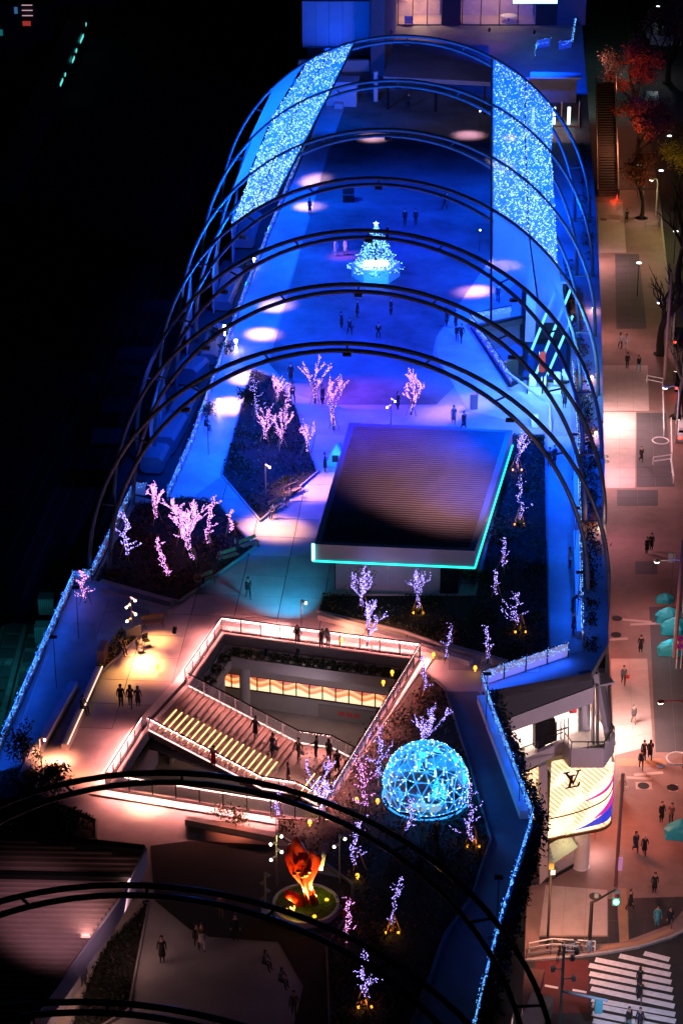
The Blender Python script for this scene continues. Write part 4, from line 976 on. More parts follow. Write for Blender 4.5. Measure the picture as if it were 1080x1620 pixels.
# ================================================================ LEFT SIDE: ledge, ducts
o = build('plant_ledge', MB().prism(PX([(60, 1180), (110, 915), (205, 770), (262, 780), (330, 600), (380, 470), (420, 365), (455, 280), (520, 120), (500, 110), (420, 260), (370, 380), (318, 480), (260, 600), (190, 740), (140, 880), (40, 1080)], 15.2), 14.4, 15.2), WALLD, kind='structure')
DUCT = mat('duct_metal', (.2, .22, .26), .45, metal=.2, noise=.15)
for (a, b, w_, h_, lab) in [((300, 640), (283, 678), 1.9, 1.5, 'upper box duct at the left edge beside the railing'), ((280, 684), (258, 722), 2.0, 1.6, 'middle box duct at the left edge beside the railing'), ((252, 728), (240, 752), 1.9, 1.4, 'lowest box duct at the left edge beside the railing'),
       ((312, 592), (292, 612), 2.4, 1.6, 'round ended duct unit just below the seventh arch'), ((345, 530), (330, 580), 1.7, 1.0, 'flat blue duct beside the orange lit plants'), ((371, 440), (350, 494), 2.0, .9, 'long flat blue duct behind the sixth arch'), ((398, 355), (386, 395), 2.2, 1.2, 'far blue duct boxes near the left light net')]:
    t = thing('air_duct', lab, 'air duct', U(*a, 15.2)); p, q = U(*a, 15.2, h_ / 2 + .2), U(*b, 15.2, h_ / 2 + .2)
    m = MB(); d = (q - p).normalized(); s_ = Vector((d.y, -d.x, 0)); c_ = .3
    prof = [(-w_ / 2 + c_, -h_ / 2), (w_ / 2 - c_, -h_ / 2), (w_ / 2, -h_ / 2 + c_), (w_ / 2, h_ / 2 - c_), (w_ / 2 - c_, h_ / 2), (-w_ / 2 + c_, h_ / 2), (-w_ / 2, h_ / 2 - c_), (-w_ / 2, -h_ / 2 + c_)]
    vs = [p + s_ * x + Vector((0, 0, y)) for x, y in prof] + [q + s_ * x + Vector((0, 0, y)) for x, y in prof]
    m.add(vs, [tuple(range(8))[::-1], tuple(range(8, 16))] + [(i, (i + 1) % 8, 8 + (i + 1) % 8, 8 + i) for i in range(8)]); build('casing', m, DUCT, t, world=True)
    build('support', MB().box(p.lerp(q, .5) - Vector((0, 0, h_ / 2 + .1)), (w_ * .5, .4, .3)), DARKM, t, world=True)
# translucent wind screens between arch feet (left)
for i, (a, b, lab) in enumerate([((240, 735), (262, 650), 'teal lit fin screen beside the lowest duct'), ((255, 690), (256, 640), 'teal lit fin just above the lowest duct'), ((296, 560), (304, 500), 'teal lit fin between the sixth and seventh arches'), ((338, 495), (346, 440), 'pale lit fin between the fifth and sixth arches'), ((368, 415), (376, 365), 'pale lit fin beside the far blue ducts')]):
    p, q = U(*a, 15.2), U(*b, 15.2); o = build('screen_fin', MB().bar(p + Vector((0, 0, 2.2)), q + Vector((0, 0, 2.2)), .1, 4.4), mat('fin_glass', (.5, .62, .65), .4)); tag(o, lab, 'screen')
# ================================================================ GLOWING DOME
dc = U(673, 1262, DK)
dm = thing('light_dome', 'glowing cyan lattice dome standing in the planting', 'dome', dc)
rd = 2.68
bmi = bmesh.new(); bmesh.ops.create_icosphere(bmi, subdivisions=3, radius=rd)
bmesh.ops.delete(bmi, geom=[v for v in bmi.verts if v.co.z < -1.25], context='VERTS')
DS = emis('dome_strut', (.03, .34, 1), 2.2); DB = emis('dome_bulb', (.65, .95, 1), 8)
rj = random.Random(4)
for v in bmi.verts:
    v.co += Vector((rj.gauss(0, .1), rj.gauss(0, .1), rj.gauss(0, .1))); v.co = v.co.normalized() * rd
m = MB(); lm = MB()
for i, e in enumerate(bmi.edges):
    a, b = (v.co + Vector((0, 0, 1.1)) for v in e.verts); m.tube([a, b], .034, 4, cap=False)
    for k in range(4):
        if random.random() < .45: lm.octa(a.lerp(b, random.random()) * 1.012, random.uniform(.018, .036))
build('strut_lattice', m, DS, dm); build('fairy_lights', lm, DB, dm, kind='stuff')
PN = mat('dome_pane', (.5, .7, .9), .35, alpha=.75)
for f in bmi.faces:
    if random.random() < .18: continue
    cen = f.calc_center_median(); vs = [cen + (v.co - cen) * .93 + Vector((0, 0, 1.1)) for v in f.verts]
    build('pane', MB().add(vs, [(0, 1, 2)]), PN, dm)
bmi.free()
DFL = mat('dome_floor', (.5, .6, .7), .5, noise=.3, scale=1)
build('floor', MB().lathe((0, 0, 0), [(rd * .99, 0), (rd * .99, .12)], 32), DFL, dm)
build('floor_ring', MB().tube([(rd * math.cos(a_) * 1.0, rd * math.sin(a_), .14) for a_ in [2 * math.pi * k / 40 for k in range(40)]], .07, 5, closed=True), DS, dm)
m = MB(); pts = [(-.9 + .28 * k, -1.3 - .16 * k + .06 * k * k * .3, .3) for k in range(8)]
m.tube(pts, [.12, .22, .28, .3, .3, .28, .2, .08], 8); build('snow_bank', m, emis('snow_glow', (.55, .9, 1), 2.2, True), dm, smooth=True)
for k in range(9):
    a_ = random.uniform(0, 6.28); r_ = random.uniform(.3, 1.9); h_ = random.uniform(1.4, 2.3)
    build('hanging_lamp', MB().tube([(r_ * math.cos(a_), r_ * math.sin(a_) + .3, h_), (r_ * math.cos(a_), r_ * math.sin(a_) + .3, h_ - .6)], .06, 6), emis('hang', (.6, .95, 1), 5), dm)
for k in range(7):
    a_ = random.uniform(0, 6.28); r_ = random.uniform(.5, 1.9); m = MB(); h_ = random.uniform(.4, 1)
    m.lathe((r_ * math.cos(a_), r_ * math.sin(a_), .12), [(.4, 0), (.3, h_ * .4), (.12, h_ * .8), (.01, h_)], 9); build('snow_cone', m, mat('snow', (.75, .8, .9), .6), dm)
#build('bench', MB().lathe((0, .4, .12), [(1.9, 0), (1.9, .45), (1.5, .45), (1.5, 0)], 24), mat('dome_bench', (.5, .55, .65), .6), dm)
light('POINT', 'dome_lamp', dc + Vector((0, 0, 2.1)), (.0, .24, 1), 4200, size=.4)
light('POINT', 'dome_lamp', dc + Vector((.5, -1.2, .9)), (.05, .5, 1), 300, size=.3)
# ================================================================ DECORATED TREE
xc = U(594, 437, DK)
xt = thing('christmas_tree', 'big cone shaped tree covered with white lights with a star on top', 'christmas tree', xc + Vector((0, 0, .0)))
m = MB(); lm = MB(); Hx = 4.2
for _ in range(2600):
    h = random.random() ** 1.3; lay = (h * 4) % 1; rr = ((1 - h) * 1.85 + .2) * (1.25 - .6 * lay); a_ = random.uniform(0, 6.28); q = rr * random.uniform(.75, 1.05)
    m.leaf((q * math.cos(a_), q * math.sin(a_), .9 + h * Hx), .14)
    if random.random() < .42: lm.octa((q * 1.06 * math.cos(a_), q * 1.06 * math.sin(a_), .9 + h * Hx), random.uniform(.035, .085))
build('crown', m, mat('xmas_leaf', (.12, .25, .3), .7), xt, kind='stuff'); build('fairy_lights', lm, emis('xmas_light', (.22, .62, 1), 4), xt, kind='stuff')
build('trunk', MB().tube([(0, 0, .2), (0, 0, 4.9)], [.22, .03], 8), BARK, xt)
sm = MB(); 
for k in range(10):
    pass
P = [(.3 * (1 if k % 2 == 0 else .42) * math.sin(math.pi * k / 5), -.05, .3 * (1 if k % 2 == 0 else .42) * math.cos(math.pi * k / 5) + 5.35) for k in range(10)]
Q = [(x, .05, z) for x, y, z in P]
sm.add(P + Q, [(i, (i + 1) % 10, 10 + (i + 1) % 10, 10 + i) for i in range(10)] + [tuple(t) for t in tessellate_polygon([[Vector((x, z, 0)) for x, y, z in P]])] + [tuple(10 + i for i in t) for t in tessellate_polygon([[Vector((x, z, 0)) for x, y, z in P]])])
build('star', sm, LED['net'], xt)
pl = thing('hexagonal_planter', 'pale hexagonal tub carrying the decorated tree', 'planter', xc)
ang = [math.pi / 6 * 0 + k * math.pi / 3 for k in range(6)]
ho = [(2.35 * math.cos(a_), 2.35 * math.sin(a_)) for a_ in ang]; hi_ = [(2.15 * math.cos(a_), 2.15 * math.sin(a_)) for a_ in ang]
PLM = mat('planter_white', (.75, .76, .8), .5, noise=.08)
for k in range(6):
    a, b = ho[k], ho[(k + 1) % 6]; c, d = hi_[(k + 1) % 6], hi_[k]
    build('side_panel', MB().prism([a, b, c, d], 0, 1.35), PLM, pl)
build('soil', MB().prism(hi_, .8, 1.0), mat('net_cover', (.2, .3, .45), .6), pl)
lm = MB()
for _ in range(520):
    a_ = random.uniform(0, 6.28); r_ = 1.9 * random.random() ** .5; lm.octa((r_ * math.cos(a_), r_ * math.sin(a_), 1.05 + random.random() * .25), random.uniform(.03, .07))
build('fairy_lights', lm, LED['net'], pl, kind='stuff')
o = build('lit_plate', MB().box((xc.x, xc.y - 2.05, 19.1), (2.3, .12, .5)), emis('plate', (.85, .95, 1), 6, True)); tag(o, 'blank white glowing plate on the front of the decorated tree', 'sign plate')
# ================================================================ SCULPTURE ON ROUND BED
sc_ = U(484, 1437, DK)
bed = thing('round_bed', 'round raised bed of yellow green lit ground under the red sculpture', 'round bed', sc_)
build('rim', MB().lathe((0, 0, 0), [(1.95, 0), (1.95, .4), (1.78, .4), (1.78, .2)], 40), mat('bed_rim', (.5, .42, .42), .6, noise=.15), bed)
gm = MB(); 
for _ in range(2600):
    a_ = random.uniform(0, 6.28); r_ = 1.75 * random.random() ** .5; gm.leaf((r_ * math.cos(a_), r_ * math.sin(a_), .3 + random.random() * .06), .05)
build('grass', gm, mat('moss', (.12, .2, .03), .9, noise=.3), bed, kind='stuff'); build('turf', MB().lathe((0, 0, .1), [(1.77, 0), (1.77, .18)], 32), mat('moss', (.12, .2, .03)), bed)
RED = mat('sculpture_red', (.75, .04, .01), .25, metal=.35, noise=.25, scale=2)
sp_ = thing('red_sculpture', 'tall twisted red sculpture like folded petals on the round bed', 'sculpture', sc_ + Vector((-.1, 0, .3)))
def petal(path, wid, name, m_=RED, th=.1):
    mb = MB(); n = len(path); vs = []
    for i in range(n):
        p = Vector(path[i]); w_, a_ = wid[i]; d = Vector((math.cos(a_), math.sin(a_), .0)) * w_; nn = Vector((-math.sin(a_), math.cos(a_), 0)) * (th / 2)
        vs += [p - d + nn, p + nn * 2.4, p + d + nn, p + d - nn, p + nn * .4, p - d - nn]
    fs = []
    for i in range(n - 1):
        for k in range(6): fs.append((i * 6 + k, i * 6 + (k + 1) % 6, i * 6 + 6 + (k + 1) % 6, i * 6 + 6 + k))
    fs += [(5, 4, 3, 2, 1, 0), tuple((n - 1) * 6 + k for k in range(6))]
    return build(name, mb.add(vs, fs), m_, sp_, smooth=True)
petal([(.55, .0, 0), (.4, .0, .7), (.1, 0, 1.5), (-.2, 0, 2.3), (-.35, 0, 3.2), (-.45, 0, 4.0), (-.4, 0, 4.7)], [(.3, .1), (.26, .3), (.34, .5), (.6, .3), (.75, .0), (.5, -.2), (.05, -.2)], 'tall_petal')
petal([(.5, -.1, 0), (.3, -.15, .8), (.2, -.2, 1.6), (.4, -.15, 2.6), (.65, -.1, 3.3), (.3, -.1, 3.9)], [(.15, .8), (.2, .9), (.3, .6), (.5, .3), (.4, .1), (.05, 0)], 'folded_petal')
petal([(-.2, -.3, .0), (-.35, -.3, .5), (-.75, -.35, .9), (-1.0, -.4, 1.25)], [(.15, .2), (.35, .4), (.4, .8), (.1, 1)], 'low_petal')
petal([(.1, .1, 0), (.05, .05, 1), (-.05, .0, 2)], [(.2, 1.4), (.18, 1.5), (.3, 1.2)], 'stem')
for k in range(5):
    build('curl', MB().sphere((-.55 + .22 * k, -.3, 2.35 + .2 * math.sin(k * 2)), .16, 8, 5, sz=.7), mat('sculpture_gold', (.9, .3, .12), .2, metal=.6), sp_, smooth=True)
petal([(.85, .1, 2.3), (.95, .1, 3.0), (1.15, .1, 4.1)], [(.22, .2), (.24, .2), (.26, .2)], 'white_plate', mat('sculpture_white', (.75, .62, .62), .5))
for (x, y, p_, c_) in ((-.9, -.9, 75, (1, .55, .1)), (.5, -1.2, 60, (1, .8, .2)), (-.6, .9, 50, (1, .6, .2)), (1.2, .4, 50, (.9, .9, .2))):
    q = sc_ + Vector((x, y, .45)); light('SPOT', 'bed_uplight', q, c_, p_ * 34, sc_ + Vector((0, 0, 2.6)), size=.06, spot=75)
    o = build('uplight', MB().lathe((q.x, q.y, q.z - .2), [(.1, 0), (.12, .1), (.02, .12)], 8), LED['amber']); tag(o, {-.9: 'small amber uplight at the front left of the round bed', .5: 'small amber uplight at the front middle of the round bed', -.6: 'small amber uplight at the back left of the round bed', 1.2: 'small amber uplight at the right of the round bed'}[x], 'uplight', 'uplights on the round bed')
light('POINT', 'bed_glow', sc_ + Vector((-.5, -1.3, .7)), (1, .6, .1), 16, size=.2)
light('POINT', 'bed_glow', sc_ + Vector((.9, .6, .9)), (.95, .75, .1), 12, size=.2)
m = MB()
for _ in range(9):
    m.octa((random.uniform(-1.3, -.6), random.uniform(-1.3, -.7), .5 + random.random() * .3), .07)
build('fairy_lights', m, LED['amber'], bed, kind='stuff')
# ================================================================ TREES WRAPPED IN LIGHTS
def led_tree(px, py, top, col, label, seed, style='vase', dense=1.0, stakes=True, upl=False, group='small trees wrapped in fairy lights', leaf=None, wid=1.0):
    rnd = random.Random(seed); base = U(px, py, DK, .1); Hh = zat(base, top) - base.z
    t = thing('lit_tree', label, 'tree', base, group=group)
    segs = []
    def grow(p, d, L, r, lev):
        n = 3; pts = [p]; q = p
        for i in range(n):
            d = (d + Vector((rnd.gauss(0, .13), rnd.gauss(0, .13), rnd.gauss(.06, .07)))).normalized(); q = q + d * (L / n); pts.append(q)
        segs.append((pts, r, r * .55, lev))
        if lev < 3:
            k = 3 if lev <= 2 else 2
            if lev == 0: return pts
            for i in range(k):
                a = rnd.uniform(0, 6.28); s = rnd.uniform(.35, .75); nd = (d + Vector((math.cos(a) * s, math.sin(a) * s, .15))).normalized()
                st_ = pts[rnd.choice((1, 2, 3))] if i else pts[-1]; grow(st_, nd, L * rnd.uniform(.5, .72), r * .55, lev + 1)
        return pts
    if style == 'vase':
        trunk = grow(Vector((0, 0, 0)), Vector((0, 0, 1)), Hh * .38, Hh * .022, 0); p = trunk[-1]
        for i in range(rnd.choice((3, 4, 5))):
            a = 6.28 * i / 4 + rnd.uniform(-.5, .5); s = rnd.uniform(.18, .52) * wid
            grow(trunk[rnd.choice((2, 3, 3))], Vector((math.cos(a) * s, math.sin(a) * s, 1)).normalized(), Hh * rnd.uniform(.3, .42), Hh * .011, 1)
    else:   # a leader with side twigs
        lead = []; p = Vector((0, 0, 0)); nL = 9
        for i in range(nL + 1): lead.append(p.copy()); p = p + Vector((rnd.gauss(0, .03) * Hh, rnd.gauss(0, .03) * Hh, Hh / nL))
        segs.append((lead, Hh * .02, Hh * .006, 0))
        for i in range(2, nL + 1):
            for _ in range(2 if wid >= 1 else 1):
                a = rnd.uniform(0, 6.28); L = Hh * rnd.uniform(.1, .26) * (1.15 - .55 * i / nL) * wid
                q = lead[i]; mid = q + Vector((math.cos(a) * L * .6, math.sin(a) * L * .6, L * .25)); segs.append(([q, mid, mid + Vector((math.cos(a) * L * .4, math.sin(a) * L * .4, L * .35))], Hh * .009, Hh * .004, 2))
    tm = MB(); cm = MB(); lm = MB()
    zt = max(q.z for s_ in segs for q in s_[0]); kz = Hh / zt
    for pts, r0, r1, lev in segs:
        pts = [Vector((q.x, q.y, q.z * kz)) for q in pts]
        (tm if lev == 0 else cm).tube(pts, [r0 + (r1 - r0) * i / (len(pts) - 1) for i in range(len(pts))], 5, cap=False)
        for a, b in zip(pts[:-1], pts[1:]):
            L = (b - a).length; n = L * (8.5 if lev else 17) * dense; n = int(n) + (rnd.random() < n % 1)
            for _ in range(n):
                f = rnd.random(); q = a.lerp(b, f)
                if lev == 0 and q.z < Hh * .1: continue
                a_ = rnd.uniform(0, 6.28); rr = r0 + .03; lm.octa(q + Vector((math.cos(a_) * rr, math.sin(a_) * rr, rnd.uniform(-.03, .03))), rnd.uniform(.016, .036))
    build('trunk', tm, BARK, t); build('branches', cm, BARK, t); build('fairy_lights', lm, LED[col], t, kind='stuff')
    if leaf:
        m = MB()
        for _ in range(260):
            s_ = rnd.choice(segs); q = Vector(s_[0][-1]); q.z *= kz; m.leaf(q + Vector((rnd.gauss(0, .3), rnd.gauss(0, .3), rnd.gauss(0, .3))), .09)
        build('foliage', m, leaf, t, kind='stuff')
    if stakes:
        for k in range(3):
            a = 2.1 * k + seed; build('stake', MB().tube([(math.cos(a) * .5, math.sin(a) * .5, 0), (math.cos(a) * .06, math.sin(a) * .06, 1.35)], .035, 5), STAKE, t)
    glowc = {'pink': (1, .35, .8), 'violet': (.5, .2, 1), 'magenta': (1, .15, .5)}.get(col, (.3, .3, 1))
    light('POINT', 'tree_glow', base + Vector((0, -.1, Hh * .55)), glowc, 20 if col == 'pink' else 3, size=.5)
    if upl:
        for sx in (-.35, .35):
            build('uplight', MB().lathe((sx, -.3, 0), [(.05, 0), (.07, .1), (.06, .16), (.02, .16)], 8), LED['amber'], t)
        light('POINT', 'tree_uplight', base + Vector((0, -.35, .45)), (1, .42, .08), 22, size=.1)
    return t
TREES = [
 (498, 640, 561, 'pink', 'tallest pink lit tree, standing alone on the lawn edge behind the others', 'vase', 1.3, 0, None, 1),
 (528, 682, 597, 'pink', 'pink lit tree with wide bare branches nearest the pavilion roof corner', 'vase', 1.2, 0, None, 1.2),
 (650, 658, 588, 'pink', 'narrow pink lit tree straight behind the pavilion roof', 'vase', 1.3, 0, None, .7),
 (438, 641, 590, 'pink', 'pink lit tree at the top of the dark wedge bed', 'vase', 1.2, 0, None, 1),
 (450, 668, 608, 'pink', 'slim pink lit tree in the middle of the dark wedge bed', 'twig', 1.2, 0, None, 1),
 (405, 662, 598, 'violet', 'leafy sparsely lit tree at the upper left corner of the wedge bed', 'twig', .6, 0, LEAFD, 1),
 (420, 702, 643, 'pink', 'pink lit tree at the left of the wedge bed', 'vase', 1.2, 0, None, 1),
 (445, 712, 652, 'pink', 'pink lit tree forked low in the centre of the wedge bed', 'vase', 1.1, 0, None, 1.3),
 (485, 722, 665, 'pink', 'small pink lit tree at the right tip of the wedge bed', 'vase', 1.1, 0, None, .9),
 (248, 830, 757, 'magenta', 'pink lit tree at the back left railing corner', 'vase', 1.5, 0, None, .8),
 (200, 886, 806, 'violet', 'violet lit tree with short twigs beside the left railing', 'twig', 2.0, 0, None, 1),
 (296, 876, 779, 'pink', 'tallest and densest pink lit tree of the left bed', 'vase', 2.2, 0, None, 1),
 (307, 895, 800, 'pink', 'dense pink lit tree in front of the tallest one in the left bed', 'vase', 2.0, 0, None, .9),
 (286, 862, 800, 'pink', 'pink lit tree at the left of the dense clump', 'twig', 2.0, 0, None, 1.5),
 (330, 870, 782, 'magenta', 'slender magenta lit tree right of the dense clump', 'twig', 2.0, 0, None, .9),
 (364, 848, 802, 'magenta', 'small magenta lit tree at the right corner of the left bed', 'twig', 1.6, 0, None, .8),
 (265, 919, 848, 'magenta', 'magenta lit tree alone at the front of the left bed', 'twig', 1.7, 0, None, 1),
 (135, 956, 903, 'magenta', 'violet lit tree at the railing corner nearest the left edge', 'twig', 1.3, 0, None, 1.4),
 (817, 744, 682, 'violet', 'sparse pale tree at the back right corner of the pavilion', 'vase', .9, 1, None, .6),
 (820, 830, 752, 'violet', 'violet tree with an amber lit foot right of the pavilion roof', 'twig', 1.2, 1, None, .8),
 (795, 905, 850, 'violet', 'upper of two slim violet trees right of the pavilion corner', 'twig', 1.3, 0, None, .9),
 (784, 950, 896, 'violet', 'lower of two slim violet trees right of the pavilion corner', 'twig', 1.2, 0, None, .7),
 (822, 1000, 935, 'violet', 'sparse violet tree with an amber lit foot beside the blue promenade', 'twig', .8, 1, None, 1.7),
 (770, 1052, 988, 'violet', 'slim violet tree by the low ledge near the railing notch', 'twig', 1.3, 0, None, .8),
 (703, 1047, 988, 'violet', 'violet tree with a few rust leaves near the ledge', 'twig', 1.4, 0, LEAFR, .9),
 (661, 970, 901, 'violet', 'violet tree with two amber lamps at its foot before the pavilion wall', 'vase', 1.3, 1, None, .9),
 (574, 968, 900, 'violet', 'bushy violet tree before the left of the pavilion wall', 'vase', 1.7, 0, LEAFR, 1.1),
 (580, 1024, 953, 'violet', 'violet tree standing just above the right end of the court rim', 'vase', 1.7, 0, None, .9),
 (671, 1100, 1035, 'violet', 'violet tree just outside the right corner of the court', 'twig', 1.3, 0, None, .8),
 (671, 1200, 1118, 'violet', 'violet tree rising straight behind the dome', 'vase', 1.3, 0, None, 1),
 (602, 1240, 1152, 'violet', 'violet tree left of the dome beside the court rim', 'twig', 1.5, 0, LEAFR, 1.3),
 (580, 1290, 1205, 'magenta', 'violet tree with dark red leaves at the lower left of the dome', 'twig', 1.5, 0, LEAFRED, 1.3),
 (513, 1300, 1210, 'violet', 'bright violet tree at the near right corner of the court', 'vase', 2.0, 0, LEAFR, 1.2),
 (442, 1297, 1238, 'violet', 'small violet tree in front of the near court rim', 'twig', 1.4, 0, None, .8),
 (643, 1320, 1260, 'violet', 'violet tree directly in front of the dome', 'twig', 1.6, 0, None, .8),
 (748, 1338, 1238, 'violet', 'violet tree with an amber lit foot at the right side of the dome', 'twig', 1.2, 1, None, 1.1),
 (566, 1378, 1290, 'violet', 'violet tree with wooden stakes between the dome and the sculpture', 'twig', 1.2, 0, None, 1),
 (544, 1502, 1418, 'magenta', 'magenta lit tree beside the round sculpture bed', 'twig', 1.6, 0, LEAFRED, .9),
 (620, 1475, 1382, 'violet', 'blue violet tree with an amber lit foot right of the sculpture', 'twig', 1.0, 1, None, .9),
 (577, 1592, 1493, 'violet', 'nearest violet tree with amber lamps at its foot, at the bottom', 'twig', 1.5, 1, None, 1)]
for i, (x, y, tp, c, lab, sty, dn, up_, lf, wd) in enumerate(TREES): led_tree(x, y, tp, c, lab, 100 + i, sty, dn * (1.5 if i < 18 else 1.15), True, bool(up_), leaf=lf, wid=wd)
for x, y, lab in ((620, 1069, 'upper right of the small amber garden lamps beyond the court corner'), (606, 1085, 'lowest small amber garden lamp beyond the court corner'), (751, 1062, 'small amber garden lamp near the railing notch'), (685, 1041, 'small amber garden lamp under the ledge'), (540, 1018, 'amber garden lamp beside the far court rim'), (619, 1228, 'small amber garden lamp left of the dome'), (564, 1271, 'small amber garden lamp before the dome trees'), (597, 1273, 'small amber garden lamp at the lower left of the dome'),
                  (490, 1307, 'amber garden lamp near the near court corner'), (565, 1392, 'amber garden lamp under the staked tree'), (250, 1060, 'tiny garden lamp on the left terrace')):
    b = U(x, y + 2, DK, .1); o = build('garden_lamp', MB().lathe(b, [(.05, 0), (.05, .2), (.13, .22), (.1, .4), (.02, .42)], 8), LED['amber']); tag(o, lab, 'garden lamp', 'small amber garden lamps'); light('POINT', 'garden_lamp_light', b + Vector((0, -.15, .4)), (1, .5, .1), 8, size=.1)
# dark shrubs as trees at the left and around the frame
def shrub(px, py, h, w_, label, mats_, n=900, name='shrub', z=DK, trunk=False):
    b = U(px, py, z); t = thing(name, label, 'shrub' if name == 'shrub' else 'tree', b); m = MB()
    cl = [Vector((random.gauss(0, .42) * w_, random.gauss(0, .42) * w_, h * random.uniform(.3, .9))) for _ in range(14)]
    for _ in range(n):
        c = random.choice(cl); d = Vector((random.gauss(0, 1), random.gauss(0, 1), random.gauss(0, .8))); m.leaf(c + d * (.16 * w_ + .08), random.uniform(.07, .15), random.randrange(len(mats_)))
    build('crown', m, mats_, t, kind='stuff'); build('stem', MB().tube([(0, 0, 0), (.05, 0, h * .7)], [.08, .03], 5).tube([(0, 0, .2), (.3, .1, h * .6)], [.05, .02], 5), BARK, t)
    return t
shrub(38, 1215, 3.0, 1.2, 'dark bushy shrub standing by the left railing end', [LEAFD]); shrub(72, 1255, 1.6, 1.5, 'low shrub with a yellow lit edge at the left', [LEAFD, LEAFG]); shrub(45, 1240, 1.2, .6, 'small amber lit shrub at the left', [LEAFY, LEAFG], 300)
shrub(370, 1302, .8, 1.0, 'low golden shrub below the near court rim', [LEAFG, LEAFG], 400); shrub(790, 860, 1.5, 1.2, 'dark shrub right of the pavilion edge', [LEAFD, LEAFG]); shrub(395, 640, 1.8, 1.2, 'dark shrub at the upper left of the wedge bed', [LEAFD])
shrub(90, 1240, 1.4, .7, 'shrub beside the slim lamp post at the left', [LEAFD]); shrub(745, 920, 1.2, .8, 'bush under the green roof edge corner', [LEAFD, LEAFG])
for (x, y, lab) in ((358, 555, 'orange lit planter bush at the left railing, below the sixth arch'), (388, 425, 'small orange lit bush at the left railing by the flat duct'), (340, 532, 'dark bush with orange light beside the flat blue duct'), (330, 650, 'dark bush with an orange light at the lower left railing')):
    shrub(x, y + 6, 1.2, .7, lab, [LEAFR, LEAFG], 350); b = U(x, y, DK, 1.0); light('POINT', 'orange_lamp', b + RX * .8, (1, .5, .15), 60, size=.15)
    o = build('bollard_lamp', MB().lathe(b + RX * .9 - Vector((0, 0, .9)), [(.07, 0), (.07, .8), (.14, .82), (.14, 1.0), (.02, 1.02)], 8), LAMP); tag(o, 'small glowing bollard ' + {358: 'nearest the orange planter bush', 388: 'by the flat duct bush', 340: 'by the dark bush and blue duct', 330: 'at the lower left railing'}[x], 'bollard lamp')
# hedge hanging along the street side of the roof and the black edge hedge of the zigzag
def hedge(pts, z, h, w_, n, mats_, label, size=.16):
    W = PX(pts, z); m = MB(); Ls = [(b - a).length for a, b in zip(W[:-1], W[1:])]; T = sum(Ls)
    for _ in range(n):
        r_ = random.random() * T; i = 0
        while r_ > Ls[i] and i < len(Ls) - 1: r_ -= Ls[i]; i += 1
        p = W[i].lerp(W[i + 1], r_ / Ls[i]); u = (W[i + 1] - W[i]).normalized(); s_ = Vector((u.y, -u.x, 0)); k = .75 + .25 * math.sin(r_ * 1.7 + i) * math.sin(r_ * .6)
        m.leaf(p + s_ * random.gauss(0, w_ * .3) + Vector((0, 0, random.random() * h * k)), random.uniform(.6, 1.3) * size, random.randrange(len(mats_)))
    o = build('hedge', m, mats_, kind='stuff'); tag(o, label, 'hedge')
hedge([(774, 1104), (790, 1145), (852, 1304), (838, 1368), (806, 1465), (776, 1580), (756, 1660)], 16.3, 1.0, 1.0, 8000, [LEAFD, BLACK], 'ragged black hedge outside the zigzag railing', .15)
hedge([(935, 1040), (935, 900), (931, 740), (926, 640)], 16.6, .7, .9, 5000, [LEAFD, LEAFD], 'dark hedge outside the right promenade railing', .14)
hedge([(940, 900), (934, 740), (922, 600), (904, 500), (894, 430)], 15.8, 2.0, 1.1, 7000, [LEAFR, BARK, LEAFR], 'rust brown hedge hanging over the street edge under the arches', .17)
hedge([(930, 430), (926, 330), (918, 240)], 15.8, 1.8, 1.0, 2500, [LEAFR, LEAFD], 'far dark rust hedge on the street edge of the roof', .17)
o = build('street_side_coping', MB().bar(U(938, 1060, 16.2), U(936, 640, 16.2), 1.6, .4), DARKM); tag(o, 'dark coping outside the right promenade', 'coping')
# ================================================================ PARK LAMP POSTS
def spotat(loc, tgt, col, pw, spot, blend=.6): return light('SPOT', 'spot_lamp', loc, col, pw, tgt, size=.55, spot=spot, blend=blend)
def post(px, py, top, label, heads=1, col=LAMP, z=DK, r=.05, glow=None, double=False):
    b = U(px, py, z); h = zat(b, top) - z; t = thing('lamp_post', label, 'lamp post', b)
    build('pole', MB().tube([(0, 0, 0), (0, 0, h)], r, 8), GREYM, t)
    for k in range(heads):
        zz = h - .1 - k * .55; sx = -1 if k % 2 else 1
        hd = build('lamp_head', MB().tube([(0, 0, zz), (sx * .28, -.12, zz - .1)], .09, 8), GREYM, t); build('lens', MB().sphere((sx * .31, -.14, zz - .13), .085, 8, 5), col, hd)
    return b + Vector((0, 0, h))
WARM = (1, .62, .42); PINKW = (1, .6, .62)
L1 = post(67, 1221, 1164, 'slim lamp post by the low shrub at the left edge', 1)
L2 = post(210, 1012, 944, 'lamp post with a cluster of bright heads above the warm pool', 4)
L3 = post(421, 792, 734, 'thin lamp post in the dark wedge bed', 1)
L4 = post(477, 1004, 948, 'thin lamp post above the far rim of the court', 1)
L5 = post(618, 672, 630, 'thin lamp post behind the pavilion roof', 2)
L6 = post(438, 1403, 1316, 'lamp post with four small heads left of the sculpture', 4, r=.04)
L7 = post(537, 1398, 1320, 'lamp post with bright heads right of the sculpture', 2, r=.04)
L8 = post(420, 1440, 1380, 'dark rack like post at the left of the round bed', 5, col=DARKM, r=.05)
